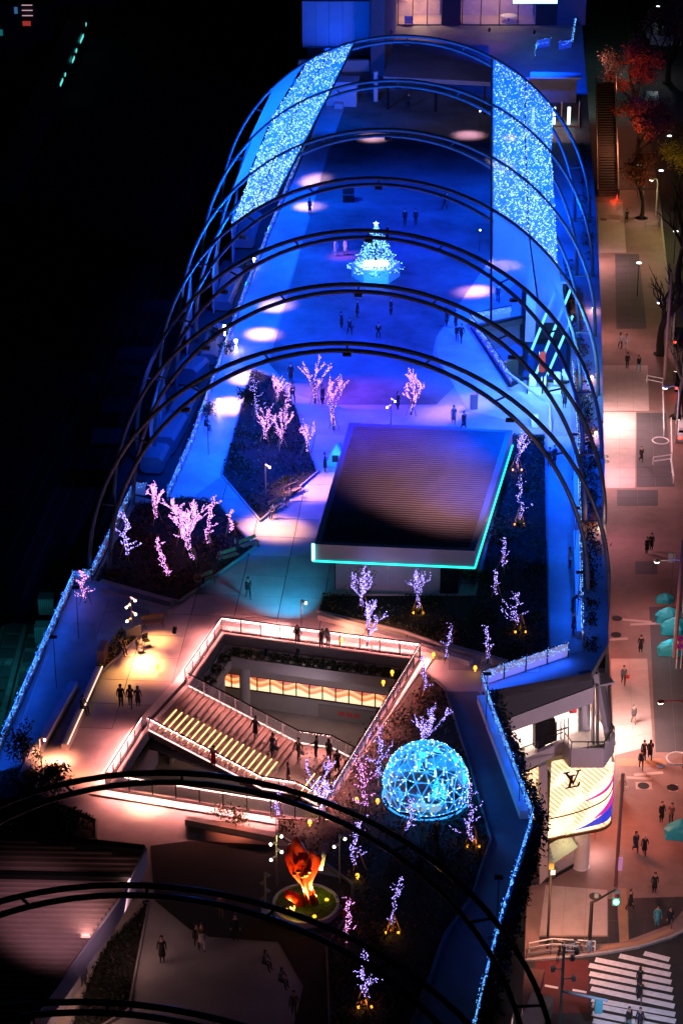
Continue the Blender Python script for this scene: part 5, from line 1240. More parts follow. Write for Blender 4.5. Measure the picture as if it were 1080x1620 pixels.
POOLS = [ # px,py, colour, power, cone, from (post top or None=arch)
 (245, 1014, (1, .36, .1), 1300, 40, L2), (228, 1046, (1, .33, .1), 4600, 40, L2), (195, 1068, (1, .4, .08), 700, 30, L2), (90, 1207, (1, .3, .16), 1500, 50, L1), (62, 1205, (1, .36, .16), 700, 42, L1), (130, 1232, (1, .26, .1), 700, 55, L1),
 (492, 773, (1, .4, .16), 2600, 22, None), (429, 835, (1, .42, .18), 3600, 19, None), (440, 1000, (1, .42, .38), 2600, 44, L4), (568, 1000, (1, .35, .2), 1500, 40, L4),
 (590, 218, (1, .5, .75), 2600, 15, None), (497, 286, (1, .55, .6), 2600, 13, None), (488, 327, (1, .55, .6), 2400, 13, None), (437, 484, (1, .55, .68), 2600, 14, None), (415, 529, (1, .5, .6), 3000, 14, None), (390, 598, (1, .45, .6), 3000, 15, None), (364, 642, (1, .45, .4), 3600, 15, None),
 (750, 461, (1, .4, .65), 3200, 13, None), (742, 214, (1, .45, .7), 1800, 16, None), (812, 218, (1, .6, .75), 2600, 12, None), (800, 420, (1, .55, .7), 2600, 14, None), (700, 655, (1, .4, .35), 900, 17, None), (735, 640, (1, .4, .7), 300, 22, None),
 (470, 622, (1, .3, .12), 500, 20, None), (545, 405, (1, .15, .5), 700, 11, None), (232, 1276, (1, .5, .28), 2200, 19, None), (372, 1315, (1, .2, .1), 700, 18, None), (420, 1315, (1, .2, .2), 60, 24, None), (565, 625, (.9, .05, .5), 520, 34, None), (490, 680, (.8, .1, .6), 160, 30, None), (795, 262, (1, .7, .85), 2000, 12, None)]
PLAB = ['warm pool under the bright lamp cluster', '', '', '', '', '', 'fan of light at the wedge bed tip', 'round pool left of the pavilion corner', '', '', 'far pink pool at the top of the lawn', 'upper white pool on the left path', 'white pool round the lone person', 'pool left of the sixth arch', 'pool beside the lawn, below the sixth arch', 'pool at the top of the wedge bed', 'lowest pool on the left path', "round pool on the lawn's right edge", 'far pink pool beside the right light net', 'far pool under the right light net', 'pool before the lift tower', 'orange pool behind the pavilion', 'violet pool beside the dark stand', 'orange patch among the pink trees', 'pink pool beside the decorated tree', 'warm pool in front of the stair court', 'red pool below the stair court', 'dim red patch near the near arch', 'violet tree glow behind the pavilion, added for it', 'violet tree glow at the wedge bed, added for it', 'pool seen through the near right light net']  # the violet spots are added for the glow the trees cast
ARCu = [(C - ARC[0]).dot(AX) for C in ARC]
for i, (x, y, c, pw, sp2, src) in enumerate(POOLS):
    tg = U(x, y, DK)
    if src is None:
        # hang the spot from the nearest arch tube
        best = None
        for C in ARC:
            for tt in [math.pi * k / 60 for k in range(12, 49)]:
                p = apt(C, tt, RR - 1.5, RR - .55); d = (p - tg).length
                if best is None or d < best[0]: best = (d, p)
        if best[0] > 24: src_p = tg + Vector((2, 1.5, 12))
        else: src_p = best[1]
        loc = src_p - Vector((0, 0, .35)); k = (loc - tg).length / 14
        dr = (tg - loc).normalized()
        f = build('spotlight', MB().tube([src_p, loc + dr * .05], .05, 6).tube([loc - dr * .3, loc + dr * .1], .13, 8), DARKM)
        tag(f, 'small black spotlight lighting the ' + PLAB[i], 'spotlight', 'spotlights hung from the arches')
        pw = pw * max(.4, k * k) * 27
        spotat(loc + dr * .15, tg, c, pw, sp2 / k ** .8 * (1.1 if y < 1200 else .75), 1)
    else: spotat(src - Vector((0, 0, .15)), tg, c, pw * 9, sp2, 1)
# ---------------------------------------------------------------- blue floods added under the far arches (lamps and housings made up)
BLUE = (.0, .12, 1.0); n_ = 0
for i in range(7):
    C = ARC[i]
    for a_, pw, cc in ((R(48), 4000, (.0, .07, 1)), (R(90), 3700, (.008, .0, 1)), (R(132), 3800, (.0, .075, 1))):
        if i == 6: pw = {R(48): 1500, R(90): 200, R(132): 1500}[a_]
        if i == 0 and a_ == R(90): pw = 1500
        p = apt(C, a_, RR - 1.9, RR - .95); hs = build('floodlight', MB().box(p + Vector((0, 0, .12)), (.6, .4, .18), AYAW), DARKM)
        tag(hs, 'added slim floodlight on the %s of the %s arch from the hotel' % ({R(48): 'right side', R(90): 'crown', R(132): 'left side'}[a_], ['first', 'second', 'third', 'fourth', 'fifth', 'sixth', 'seventh'][i]), 'floodlight', 'added blue floodlights under the far arches')
        light('AREA', 'added_blue_flood', p, cc, pw, p + Vector((0, 0, -10)) + AX * (3 if i < 5 else 6 if i == 5 else 9) + RX * (-1 if a_ < 1.5 else (2.2 if a_ > 1.6 else 0)), size=.5, sy=.3, spread=(94 if i < 5 else 84 if i == 5 else 62))
# blue/cyan washes farther forward, from slim posts on the railings
for (x, y, c, pw, tx, ty, lab) in ((905, 760, (.0, .1, 1), 900, 885, 760, 'upper'), (908, 880, (.0, .1, 1), 900, 888, 880, 'middle'), (912, 985, (.0, .1, 1), 800, 890, 985, 'lower'), (330, 720, (.0, .06, 1), 1100, 320, 740, 'left'), (768, 1150, (0, .05, 1), 130, 745, 1160, 'zig'), (820, 1280, (0, .05, 1), 130, 800, 1290, 'zag'), (125, 1010, (0, .07, 1), 260, 120, 1030, 'west'), (90, 1090, (0, .05, 1), 160, 90, 1110, 'southwest'), (785, 1480, (0, .04, 1), 90, 765, 1480, 'low')):
    b = U(x, y, DK); t = thing('wash_lamp', {'upper': 'blue wash lamp on the right promenade, upper', 'middle': 'blue wash lamp on the right promenade, middle', 'lower': 'blue wash lamp at the lower end of the right promenade', 'left': 'blue wash lamp above the left paving near the ducts', 'zig': 'blue wash lamp at the top of the zigzag path', 'zag': 'blue wash lamp at the elbow of the zigzag path', 'west': 'blue wash lamp on the left terrace', 'southwest': 'blue wash lamp at the foot of the left terrace', 'low': 'blue wash lamp at the lower zigzag path'}[lab], 'lamp', b)
    build('pole', MB().tube([(0, 0, 0), (0, 0, 4)], .03, 6), DARKM, t); build('housing', MB().box((0, 0, 4.05), (.5, .3, .1)), DARKM, t)
    light('AREA', 'blue_wash', b + Vector((0, 0, 3.95)), c, pw * .22, U(tx, ty, DK), size=.4)
light('SPOT', 'cyan_wash', L4 + Vector((0, 0, .2)), (.0, .4, .75), 9500, U(440, 930, DK), size=.3, spot=64, blend=1)
light('SPOT', 'rose_wash', L3 + Vector((0, 0, .4)), (1, .35, .5), 500, U(455, 800, DK), size=.3, spot=110, blend=1)
light('SPOT', 'rose_wash', L2 + Vector((0, 0, .4)), (1, .35, .4), 500, U(270, 1040, DK), size=.3, spot=120, blend=1)
light('SPOT', 'tub_fill', U(594, 500, DK, 3.5), (.0, .22, 1), 9000, U(594, 440, DK, .5), size=.2, spot=38, blend=1)  # added spot that brightens the hexagonal tub
light('SPOT', 'violet_wash', L5 + Vector((0, 0, .2)), (.5, .2, 1), 500, U(600, 680, DK), size=.3, spot=120, blend=1)  # added wide spot in place of the lit trees' own glow
light('SPOT', 'roof_wash', U(900, 700, 34), (1, .5, .55), 52000, U(680, 770, 21.3), size=.8, spot=31, blend=1)
light('SPOT', 'roof_wash', U(330, 1350, 38), (1, .5, .6), 30000, U(80, 1455, 21.6), size=.6, spot=17, blend=1)
for q in ((-45, 175, 62), (5, 190, 70), (30, 150, 60)): light('POINT', 'tube_highlight_light', q, (.08, .6, 1), 300, size=1.0)  # unseen points added for teal highlights on the near arch tubes
light('SPOT', 'dim_wash', U(500, 1500, 33), (1, .42, .5), 420, U(330, 1540, DK), size=.6, spot=55, blend=1)
light('SPOT', 'wall_wash', U(600, 985, DK, .3), (.75, .5, 1), 260, U(620, 930, DK, 1.5), size=.3, spot=120, blend=1)
# ================================================================ STREET
def bare_tree(px, py, Hh, label, seed, z=.12, leaf=None, nleaf=0, lean=0, lmat=None, spread=.5, name='street_tree'):
    rnd = random.Random(seed); b = U(px, py, z); t = thing(name, label, 'tree', b, group='street trees'); tm = MB(); cm = MB(); tips = []
    def grow(p, d, L, r, lev):
        pts = [p]; q = p
        for i in range(4): d = (d + Vector((rnd.gauss(0, .11), rnd.gauss(0, .11), .05))).normalized(); q = q + d * L / 4; pts.append(q)
        (tm if lev == 0 else cm).tube(pts, [r * (1 - .45 * i / 4) for i in range(5)], 6 if lev < 2 else 4, cap=False)
        if lev < 4:
            for i in range(4 if lev == 0 else 3 if lev < 3 else 2):
                a = rnd.uniform(0, 6.28); s = rnd.uniform(.3, .8) * spread * 1.6
                nd = (d + Vector((math.cos(a) * s, math.sin(a) * s, .1))).normalized(); grow(pts[rnd.choice((2, 3, 4))] if i else pts[-1], nd, L * rnd.uniform(.6, .8), r * .55, lev + 1)
        else: tips.append(q)
    grow(Vector((0, 0, 0)), Vector((lean, 0, 1)).normalized(), Hh * .3, Hh * .03, 0)
    build('trunk', tm, BARKD, t, smooth=True); build('branches', cm, BARKD, t)
    if leaf:
        m = MB()
        for _ in range(nleaf):
            q = rnd.choice(tips); m.leaf(q + Vector((rnd.gauss(0, .5), rnd.gauss(0, .5), rnd.gauss(0, .45))), rnd.uniform(.08, .2), rnd.randrange(len(leaf)))
        build('crown', m, leaf, t, kind='stuff')
    build('tree_pit', MB().lathe((0, 0, -.02), [(.8, 0), (.8, .04), (.55, .04), (.55, .02)], 14), SOIL, t)
bare_tree(1044, 560, 17, 'bare dark tree with forked limbs on the upper pavement', 5, spread=.62); bare_tree(1070, 660, 12, 'bare dark tree beside the red tail lights', 8)
bare_tree(1072, 450, 15, 'bare dark tree by the kerb next to the yellow leaved one', 9, spread=.6)
bare_tree(1068, 330, 12, 'yellow leaved street tree lit by a lamp at the upper right', 11, leaf=[LEAFY, LEAFY], nleaf=5200)
bare_tree(1004, 190, 14, 'red maple nearest the outdoor stairs, top of the row', 12, leaf=[LEAFRED, LEAFRED, LEAFR], nleaf=11000, spread=.7)
bare_tree(1008, 262, 12, 'red maple beside the middle of the outdoor stairs', 13, leaf=[LEAFRED, LEAFR], nleaf=9000, spread=.65)
bare_tree(1014, 345, 10, 'dull red maple near the foot of the outdoor stairs', 14, leaf=[LEAFRED, LEAFR], nleaf=2800, spread=.55)
bare_tree(1055, 130, 16, 'dark red tree in the top right corner', 15, leaf=[LEAFRED, LEAFD, LEAFR], nleaf=8000, spread=.7)
light('POINT', 'tree_lamp', U(1052, 300, 5.5) - Vector((0, 2.2, 0)), (1, .85, .3), 1100, size=.2)
light('POINT', 'tree_lamp', U(985, 210, 5.5) - Vector((0, 1, 0)), (1, .3, .15), 900, size=.3)
light('POINT', 'tree_lamp', U(985, 120, 7) - Vector((0, 3, 0)), (1, .25, .12), 900, size=.3)
for k, (x, y, lab) in enumerate(((938, 487, 'added warm lamp lighting the rust hedge, upper'), (936, 596, 'added warm lamp lighting the rust hedge, middle'), (942, 685, 'added warm lamp lighting the rust hedge, lower'), (948, 830, 'added warm lamp lighting the rust hedge, lowest'))):  # lamps added so that the rust hedge shows
    b = U(x, y, 17.2); o = build('added_hedge_lamp', MB().tube([b - Vector((0, 0, 1.6)), b], .03, 5).sphere(b, .12, 8, 5), LAMP); tag(o, lab, 'lamp', 'added warm lamps in the rust hedge'); light('POINT', 'added_hedge_light', b - RX * .2 + Vector((0, -.5, .4)), (1, .4, .2), 90, size=.2)
# outdoor stairs
os_ = thing('outdoor_stairs', 'long dark outdoor stairs with pale handrails at the far end of the pavement', 'stairs', U(960, 310, .12))
aa, bb = U(946, 310, .12), U(976, 310, .12); wv_ = bb - aa; NS = 44
for i in range(NS):
    o0 = AX * (i * .62); p = [aa + o0, bb + o0, bb + o0 + AX * .64, aa + o0 + AX * .64]; zz = .12 + (i + 1) * .155
    build('step', MB().prism(p, zz - .5, zz), mat('stair_stone', (.1, .1, .1), .7, noise=.3), os_, world=True)
for s_ in (-.06, 1.04):
    p = aa + wv_ * s_; q = p + AX * (NS * .62) + Vector((0, 0, NS * .155)); build('handrail', MB().tube([p + Vector((0, 0, 1)), q + Vector((0, 0, 1))], .09, 6), WHITEM, os_, world=True)
    build('side_wall', MB().add([p, q, q + Vector((0, 0, .6)), p + Vector((0, 0, .6))] + [v + RX * .15 for v in (p, q, q + Vector((0, 0, .6)), p + Vector((0, 0, .6)))], [(0, 1, 2, 3), (7, 6, 5, 4), (3, 2, 6, 7), (0, 3, 7, 4)]), WALLD, os_, world=True)
light('AREA', 'stairs_lamp', U(935, 100, 8.0), (.7, 1, .95), 420, U(950, 120, 3), size=1)
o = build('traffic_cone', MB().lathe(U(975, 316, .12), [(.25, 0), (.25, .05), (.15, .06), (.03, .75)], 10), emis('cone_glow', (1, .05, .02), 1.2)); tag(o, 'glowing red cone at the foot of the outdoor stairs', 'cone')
light('POINT', 'cone_light', U(975, 316, .12) + Vector((-.4, -.5, .5)), (1, .06, .02), 70, size=.1)
# street lamps with bent arms
def street_lamp(px, py, h, arm, label, col, pw, headmat=LAMP, tint=WHITEM, spot=120):
    b = U(px, py, .12); t = thing('street_lamp', label, 'street lamp', b, group='street lamps')
    a_ = Vector((arm, -.2, 0)); pts = [Vector((0, 0, 0)), Vector((0, 0, h * .9)), Vector((0, 0, h)) + a_ * .15, Vector((0, 0, h + .15)) + a_ * .5, Vector((0, 0, h + .1)) + a_]
    build('pole', MB().tube(pts, [.1, .08, .07, .06, .05], 8), tint, t, smooth=True); hp = pts[-1]
    hd = build('lamp_head', MB().sphere((hp.x - .25, hp.y, hp.z), .3, 10, 6, sz=.35), tint, t, smooth=True); build('lens', MB().sphere((hp.x - .25, hp.y, hp.z - .08), .24, 10, 6, sz=.35), headmat, hd)
    if pw: light('SPOT', 'street_light', b + hp + Vector((-.25, 0, -.25)), col, pw, b + hp + Vector((-1.2, 0, -5)), size=.25, spot=spot, blend=1)
PK = (1, .4, .42)
street_lamp(1078, 985, 6, -2.3, 'street lamp with a bent arm beside the cyan covered bikes', PK, 1500)
street_lamp(1080, 1215, 6, -1.9, 'street lamp on a red pole beside the bright white slabs', (1, .22, .14), 1300, tint=mat('red_pole', (.35, .05, .05), .5))
street_lamp(1088, 1320, 6, -2.2, 'unlit street lamp with a blue head beside the round planter', PK, 0, headmat=mat('blue_head', (.05, .15, .4), .4))
street_lamp(1062, 560, 6, -1.5, 'street lamp behind the bare tree', (1, .42, .5), 900)
street_lamp(1068, 700, 6, -1.2, 'street lamp beside the dark car', (1, .4, .45), 1300)
street_lamp(1036, 345, 5, -.6, 'far street lamp with a round white head', (1, .6, .5), 700)
for x, y, lab in ((1010, 262, 'round path light above the cone'), (1045, 270, 'path lamp head under the yellow tree'), (1068, 366, 'small path lamp by the kerb'), (1010, 416, 'pale path lamp over the dark slabs'), (1058, 215, 'lamp head glowing in the yellow leaves'), (1040, 10, 'white lamp in the top right corner')):
    b = U(x, y, 4.2); t = thing('path_lamp', lab, 'lamp', (b.x, b.y, .12), group='path lamps'); build('pole', MB().tube([(0, 0, 0), (0, 0, 4)], .05, 6), DARKM, t); build('lens', MB().lathe((0, 0, 4), [(.05, 0), (.3, .06), (.3, .12), (.05, .16)], 12), emis('pathlens', (.85, 1, .95), 4), t)
for (x, y, pw, cc, dx) in ((958, 615, 3800, (1, .58, .56), 7), (960, 700, 1900, (1, .48, .55), 7), (966, 1100, 3600, (1, .56, .5), 5), (950, 370, 1500, (1, .5, .5), 6), (953, 480, 800, (1, .45, .42), 5), (965, 985, 1100, (1, .3, .24), 6), (966, 800, 700, (1, .36, .5), 6), (975, 1240, 1300, (1, .2, .1), 6)):
    b = U(x, y, 4.0); light('AREA', 'shopfront_light', b - RX * 1.0, cc, pw * (1.05 if y in (615, 1100, 700) else .75), b + RX * (dx - 3) + Vector((0, 0, -4)), size=.8, sy=5)
light('AREA', 'corner_light', U(880, 1430, 5.5), (1, .38, .22), 900, U(890, 1450, 0), size=1.5)
light('SPOT', 'street_light', U(1000, 1560, 9), (.72, .72, 1), 5200, U(1005, 1575, 0), size=.3, spot=62, blend=1)  # extra spot without a post, added to brighten the crossing
# guard rails, bike racks
def guard(pts, label, h=.8, m_=WHITEM):
    W = PX(pts, .12); t = thing('guard_rail', label, 'guard rail', W[0], group='street guard rails'); n = 0
    for a, b in zip(W[:-1], W[1:]):
        for zz in (h, h * .45): build('rail', MB().tube([a + Vector((0, 0, zz)), b + Vector((0, 0, zz))], .05, 6), m_, t, world=True)
        k = max(1, round((b - a).length / 2))
        for i in range(k + 1): p = a.lerp(b, i / k); build('post', MB().tube([p, p + Vector((0, 0, h))], .05, 6), m_, t, world=True)
guard([(1022, 605), (1047, 610), (1049, 690)], 'pale guard rail turning along the kerb beside the bright slabs'); guard([(1032, 735), (1060, 731), (1064, 765)], 'pale guard rail near the lone dark walker'); guard([(1060, 672), (1062, 728)], 'short guard rail by the round tree rail')
guard([(836, 1507), (872, 1500), (940, 1504)], 'white guard rail in front of the corner kerb', m_=WHITEM); guard([(832, 1516), (870, 1510), (915, 1511)], 'second pale guard rail tangled with parked bicycles', m_=GREYM)
guard([(1020, 360), (1040, 361), (1043, 300)], 'thin far guard rail below the dark trees', m_=GREYM)
o = build('tree_ring', MB().tube([U(1044, 697, .5) + Vector((.8 * math.cos(a_), .8 * math.sin(a_), 0)) for a_ in [6.283 * k / 20 for k in range(20)]], .06, 5, closed=True), WHITEM); tag(o, 'round pale ring rail by the kerb', 'ring rail')
o = build('tree_ring', MB().tube([U(1072, 1200, .5) + Vector((.9 * math.cos(a_), .9 * math.sin(a_), 0)) for a_ in [6.283 * k / 20 for k in range(20)]], .06, 5, closed=True), WHITEM); tag(o, 'round pale ring rail at the right edge beside the crossing walkers', 'ring rail')
# bicycles under cyan covers / bicycles
def bicycle(px, py, rz, label, z=.12, m_=None):
    t = thing('bicycle', label, 'bicycle', U(px, py, z), rz, group='parked bicycles'); m_ = m_ or DARKM
    for x in (-.52, .52):
        w_ = build('wheel', MB().tube([(x + .33 * math.cos(a_), 0, .34 + .33 * math.sin(a_)) for a_ in [6.283 * k / 14 for k in range(14)]], .025, 4, closed=True), BLACK, t)
    build('frame', MB().tube([(-.52, 0, .34), (-.12, 0, .34), (.35, 0, .75), (-.2, 0, .75), (-.52, 0, .34)], .022, 4).tube([(-.12, 0, .34), (-.24, 0, .9)], .022, 4).tube([(.52, 0, .34), (.33, 0, .95)], .022, 4), m_, t)
    build('handlebar', MB().tube([(.3, -.28, .98), (.34, 0, .98), (.3, .28, .98)], .02, 4), GREYM, t); build('saddle', MB().box((-.25, 0, .93), (.25, .13, .06)), BLACK, t)
bicycle(900, 1508, .3, 'parked bicycle leaning at the right end of the corner rails', m_=mat('bike_blue', (.1, .35, .6), .4)); bicycle(885, 1512, 1.2, 'parked bicycle in the middle of the corner rails'); bicycle(914, 1505, -.4, 'parked bicycle nearest the traffic light pole', m_=GREYM)
CY = mat('cyan_cover', (.02, .5, .6), .55, noise=.2)
def cover_bike(px, py, label, s=1.0):
    b = U(px, py, .12); m = MB(); n = 10; vs = []
    for k, (zz, rr) in enumerate(((0, 1), (.5, .92), (.85, .6), (1.05, .25), (1.12, .03))):
        for i in range(n): a_ = 6.283 * i / n; q = rr * (1 + .16 * math.sin(i * 2.4 + k)); vs.append(b + Vector((1.0 * s * q * math.cos(a_), .6 * s * q * math.sin(a_), zz * s)))
    fs = [(k * n + i, k * n + (i + 1) % n, (k + 1) * n + (i + 1) % n, (k + 1) * n + i) for k in range(4) for i in range(n)]
    o = build('covered_scooter', m.add(vs, fs), CY); tag(o, label, 'covered scooter', 'scooters under cyan covers')
for x, y, lab, s in ((1050, 952, 'small cyan cover at the foot of the signboard pole', .8), (1056, 982, 'cyan covered scooter, upper of the big pair', 1.2), (1066, 1000, 'cyan covered scooter, lower of the big pair', 1.3), (1060, 1033, 'tall cyan cover behind the no parking signs', 1.2), (1076, 1322, 'cyan covered scooter at the right edge beside the talking pair', 1.3)): cover_bike(x, y, lab, s)
light('POINT', 'scooter_light', U(1050, 990, 2.6), (.3, .9, 1), 130, size=.2)
# no parking signs (two round discs on twin poles)
t = thing('traffic_sign', 'two round blue and red discs on twin pale poles at the right edge', 'traffic sign', U(1072, 1058, .12)); 
for x in (-.18, .18): build('pole', MB().tube([(x, 0, 0), (x, 0, 3)], .05, 6), WHITEM, t)
NB = mat('sign_blue', (.02, .05, .45), .4); NR = mat('sign_red', (.6, .02, .1), .4)
for zz in (2.9, 2.2):
    d = build('disc', MB().add([(0 + .3 * math.cos(a_), -.1 + dy, zz + .3 * math.sin(a_)) for dy in (0, .04) for a_ in [6.283 * k / 18 for k in range(18)]], [tuple(range(18)), tuple(range(18, 36))[::-1]] + [(i, (i + 1) % 18, 18 + (i + 1) % 18, 18 + i) for i in range(18)]), NR, t)
    build('disc_face', MB().add([(.2 * math.cos(a_), -.115, zz + .2 * math.sin(a_)) for a_ in [6.283 * k / 18 for k in range(18)]], [tuple(range(18))]), NB, d)
    build('bar', MB().bar((-.16, -.13, zz + .16), (.16, -.13, zz - .16), .05, .012, up=Vector((0, 1, 0))), NR, d)
b = U(1060, 940, .12); t = thing('signboard', 'small white signboard on a pole beside the street lamp arm', 'sign', b); build('pole', MB().tube([(0, 0, 0), (0, 0, 4)], .05, 6), GREYM, t); build('board', MB().box((-.15, 0, 3.6), (.6, .06, .9)), WHITEM, t)
b = U(1080, 700, .12); 
t = thing('utility_pole', 'tall pinkish utility pole along the kerb at the right', 'pole', U(1066, 1040, .12)); build('shaft', MB().tube([(0, 0, 0), (0, 0, 11)], [.2, .14], 10), mat('pole_pink', (.3, .2, .2), .6, noise=.2), t)
t = thing('utility_pole', 'tall pole behind the bare trees with a lit band', 'pole', U(1050, 600, .12)); build('shaft', MB().tube([(0, 0, 0), (0, 0, 12)], [.2, .14], 10), mat('pole_pink', (.3, .2, .2), .6), t)
# sign post below the shop sign
t = thing('banner_post', 'dark slim post with a small pink lit plate beside the shop sign', 'post', U(973, 1402, .12)); build('shaft', MB().tube([(0, 0, 0), (0, 0, 9.5)], .13, 8), mat('post_brown', (.15, .08, .09), .5), t); build('plate', MB().box((.22, -.1, 2.0), (.3, .1, 1.1)), emis('plate_pink', (.9, .3, .7), .6), t)
# traffic light
t = thing('traffic_light', 'traffic light with a lit green lamp on a bent arm at the corner', 'traffic light', U(931, 1503, .12)); 
build('pole', MB().tube([(0, 0, 0), (0, 0, 4.0), (.3, 0, 4.15), (1.6, .6, 4.6)], [.14, .12, .08, .06], 8), BLACK, t); build('base', MB().lathe((0, 0, 0), [(.22, 0), (.22, .8), (.15, .9)], 8), mat('pole_base', (.2, .3, .4), .5), t)
bx = build('signal_box', MB().box((1.7, .6, 3.95), (.5, .3, 1.15)).box((.3, .1, 4.5), (.25, .2, .3)), mat('signal_case', (.2, .3, .35), .5), t)
build('signal_lamp', MB().sphere((1.7, .42, 3.7), .2, 10, 6), emis('go_green', (.1, 1, .55), 9), bx); build('signal_lamp', MB().sphere((1.7, .42, 4.2), .17, 10, 6), mat('off_red', (.15, .02, .02), .4), bx)
b = U(865, 1500, .12); t = thing('corner_post', 'slim black post with a yellow sign at the corner of the hedge', 'post', b); build('shaft', MB().tube([(0, 0, 0), (0, 0, 7.0)], .09, 8), BLACK, t); build('sign_board', MB().box((.0, -.1, 6.9), (.35, .1, .5)), mat('yel', (.6, .6, .05), .5), t); build('dark_box', MB().box((.12, -.05, 6.4), (.3, .2, .4)), GREYM, t)
# gantry pole lower right
b = U(884, 1640, 0); t = thing('signal_mast', 'tall blue mast with a long arm, cameras and a small blue box over the road', 'mast', b); h = zat(b, 1497)
MS = mat('mast_blue', (.3, .5, .65), .45, metal=.3)
build('shaft', MB().tube([(0, 0, 0), (0, 0, h)], .1, 10), MS, t)
def toward(px, py, z): return U(px, py, z) - b
za = zat(b, 1568); ar = onplane(960, 1583, b, Vector((0, 1, 0))) - b
build('arm', MB().tube([(0, 0, za), ar], .09, 8), MS, t); q = onplane(946, 1592, b, Vector((0, 1, 0))) - b; build('signal_box', MB().box((q.x, 0, q.z), (.5, .4, .9)), mat('box_blue', (.1, .45, .6), .5), t)
for (y_, dx) in ((1533, -.4), (1548, .45), (1506, .5), (1516, .35)): z_ = zat(b, y_); build('bracket', MB().bar((-.4 + dx, 0, z_), (.4 + dx, 0, z_), .06, .06).box((dx * 1.6, -.1, z_ + .1), (.25, .25, .35)), MS, t)
# lower right dark edge, low lit wall
o = build('low_wall', MB().bar(U(858, 1585, .6), U(832, 1650, .6), 1.5, 1.2), CONC); tag(o, 'pale low wall block at the bottom beside the red road', 'low wall')
o = build('brick_step', MB().bar(U(846, 1540, .5), U(820, 1650, .5), 1.2, .8), mat('brown_step', (.14, .06, .05), .7, noise=.3)); tag(o, 'brown stepped wall at the bottom under the hedge', 'low wall')
t = thing('covered_entrance', 'small white framed canopy corner at the very bottom', 'canopy', U(808, 1640, .0)); q = U(806, 1594, 2.6) - t.location
build('roof', MB().box((q.x, q.y, q.z), (1.6, 1.4, .2)), WHITEM, t); build('frame', MB().tube([(q.x + .6, q.y - .6, 0), (q.x + .6, q.y - .6, q.z)], .12, 8), WHITEM, t); build('inner_wall', MB().box((q.x - .1, q.y + .3, 1.2), (1, .1, 2.2)), CONC, t)
light('AREA', 'entrance_lamp', U(806, 1620, 5), (1, .6, .55), 120, U(806, 1625, 0), size=.8)
# cars ---------------------------------------------------------------
def car(px, py, rz, label, paint, L=4.4):
    t = thing('car', label, 'car', U(px, py, 0), rz, group='cars at the right edge')
    prof = [(-2.2, .35), (-2.2, .8), (-2.05, .95), (-1.5, 1.0), (-1.1, 1.42), (.5, 1.45), (1.15, 1.0), (2.0, .85), (2.2, .65), (2.2, .35)]
    def ext(pf, w0, w1, m):
        n = len(pf); vs = [];
        for s_, in ((-1,), (1,)): vs += [(s_ * (w0 if z < 1.05 else w1), -y, z) for y, z in pf]
        m.add(vs, [tuple(range(n)), tuple(range(n, 2 * n))[::-1]] + [(i, (i + 1) % n, n + (i + 1) % n, n + i) for i in range(n)]); return m
    bd = build('body', ext(prof, .88, .72, MB()), paint, t)
    build('window', MB().add([(-.7, 1.08, 1.42), (.7, 1.08, 1.42), (.8, 1.48, 1.04), (-.8, 1.48, 1.04)], [(0, 1, 2, 3)]), GLASSD, bd)
    for s_ in (-1, 1):
        build('window', MB().add([(s_ * .80, 1.2, 1.08), (s_ * .80, -1.0, 1.08), (s_ * .745, -.5, 1.4), (s_ * .745, 1.0, 1.4)], [(0, 1, 2, 3)]), GLASSD, bd)
        build('tail_light', MB().box((s_ * .68, 2.2, .78), (.34, .08, .18)), emis('tail_red', (1, .04, .02), 9), t)
        build('headlight', MB().box((s_ * .65, -2.18, .68), (.3, .08, .16)), LAMP, t)
        for y in (-1.35, 1.35):
            wn_ = build('wheel', MB().tube([(s_ * .7, y, .33), (s_ * .9, y, .33)], .33, 16), BLACK, t); build('rim', MB().tube([(s_ * .88, y, .33), (s_ * .91, y, .33)], .2, 12), GREYM, wn_)
CARB = mat('car_black', (.015, .015, .02), .2, metal=.5); CARW = mat('car_white', (.6, .62, .65), .3)
# headlights point away: the cars show their tails to us
for (x, y, lab, pt) in ((1074, 540, 'dark car with red tail lights, farthest of the three at the right edge', CARB), (1078, 612, 'dark car with bright red tail lights beside the guard rail', CARB), (1083, 690, 'white topped car at the right edge, nearest of the three', CARW)):
    car(x, y, AYAW + math.pi, lab, pt)
light('POINT', 'tail_glow', U(1070, 616, 1.0), (1, .08, .03), 40, size=.1); light('POINT', 'tail_glow', U(1066, 530, 1.2), (1, .1, .03), 40, size=.1)
# far parked scooters: the dim field at the upper right
for k, (x, y) in enumerate(((1030, 58), (1036, 68), (1046, 70), (1054, 62), (1066, 69), (985, 126), (1030, 168))):
    b = U(x, y, .1); t = thing('parked_van', ['small far van nearest the top right trees', 'far van roof left of the lit pair', 'far van roof with a white glint', 'far pale roofed van', 'far van at the right of the row', 'van with a teal roof between the red maples', 'van with a teal windscreen under the maples'][k], 'van', b, AYAW, group='far parked vans')
    build('body', MB().prism([(-.9, -2.2), (.9, -2.2), (.95, 1.6), (.6, 2.2), (-.6, 2.2), (-.95, 1.6)], .3, 1.1).prism([(-.8, -2.1), (.8, -2.1), (.8, 1.0), (-.8, 1.0)], 1.1, 1.9), mat('van_teal', (.1, .35, .38), .4) if k > 4 else GREYM, t)
    for sx in (-.8, .8):
        for sy in (-1.4, 1.4): build('wheel', MB().tube([(sx * .9, sy, .32), (sx * 1.15, sy, .32)], .32, 10), BLACK, t)
light('POINT', 'far_lamp', U(1045, 66, 5), (1, .9, .95), 260, size=.3); light('POINT', 'far_lamp', U(985, 122, 6), (.3, 1, 1), 90, size=.3); light('POINT', 'far_lamp', U(950, 8, 9), (.3, .95, 1), 260, size=.4)
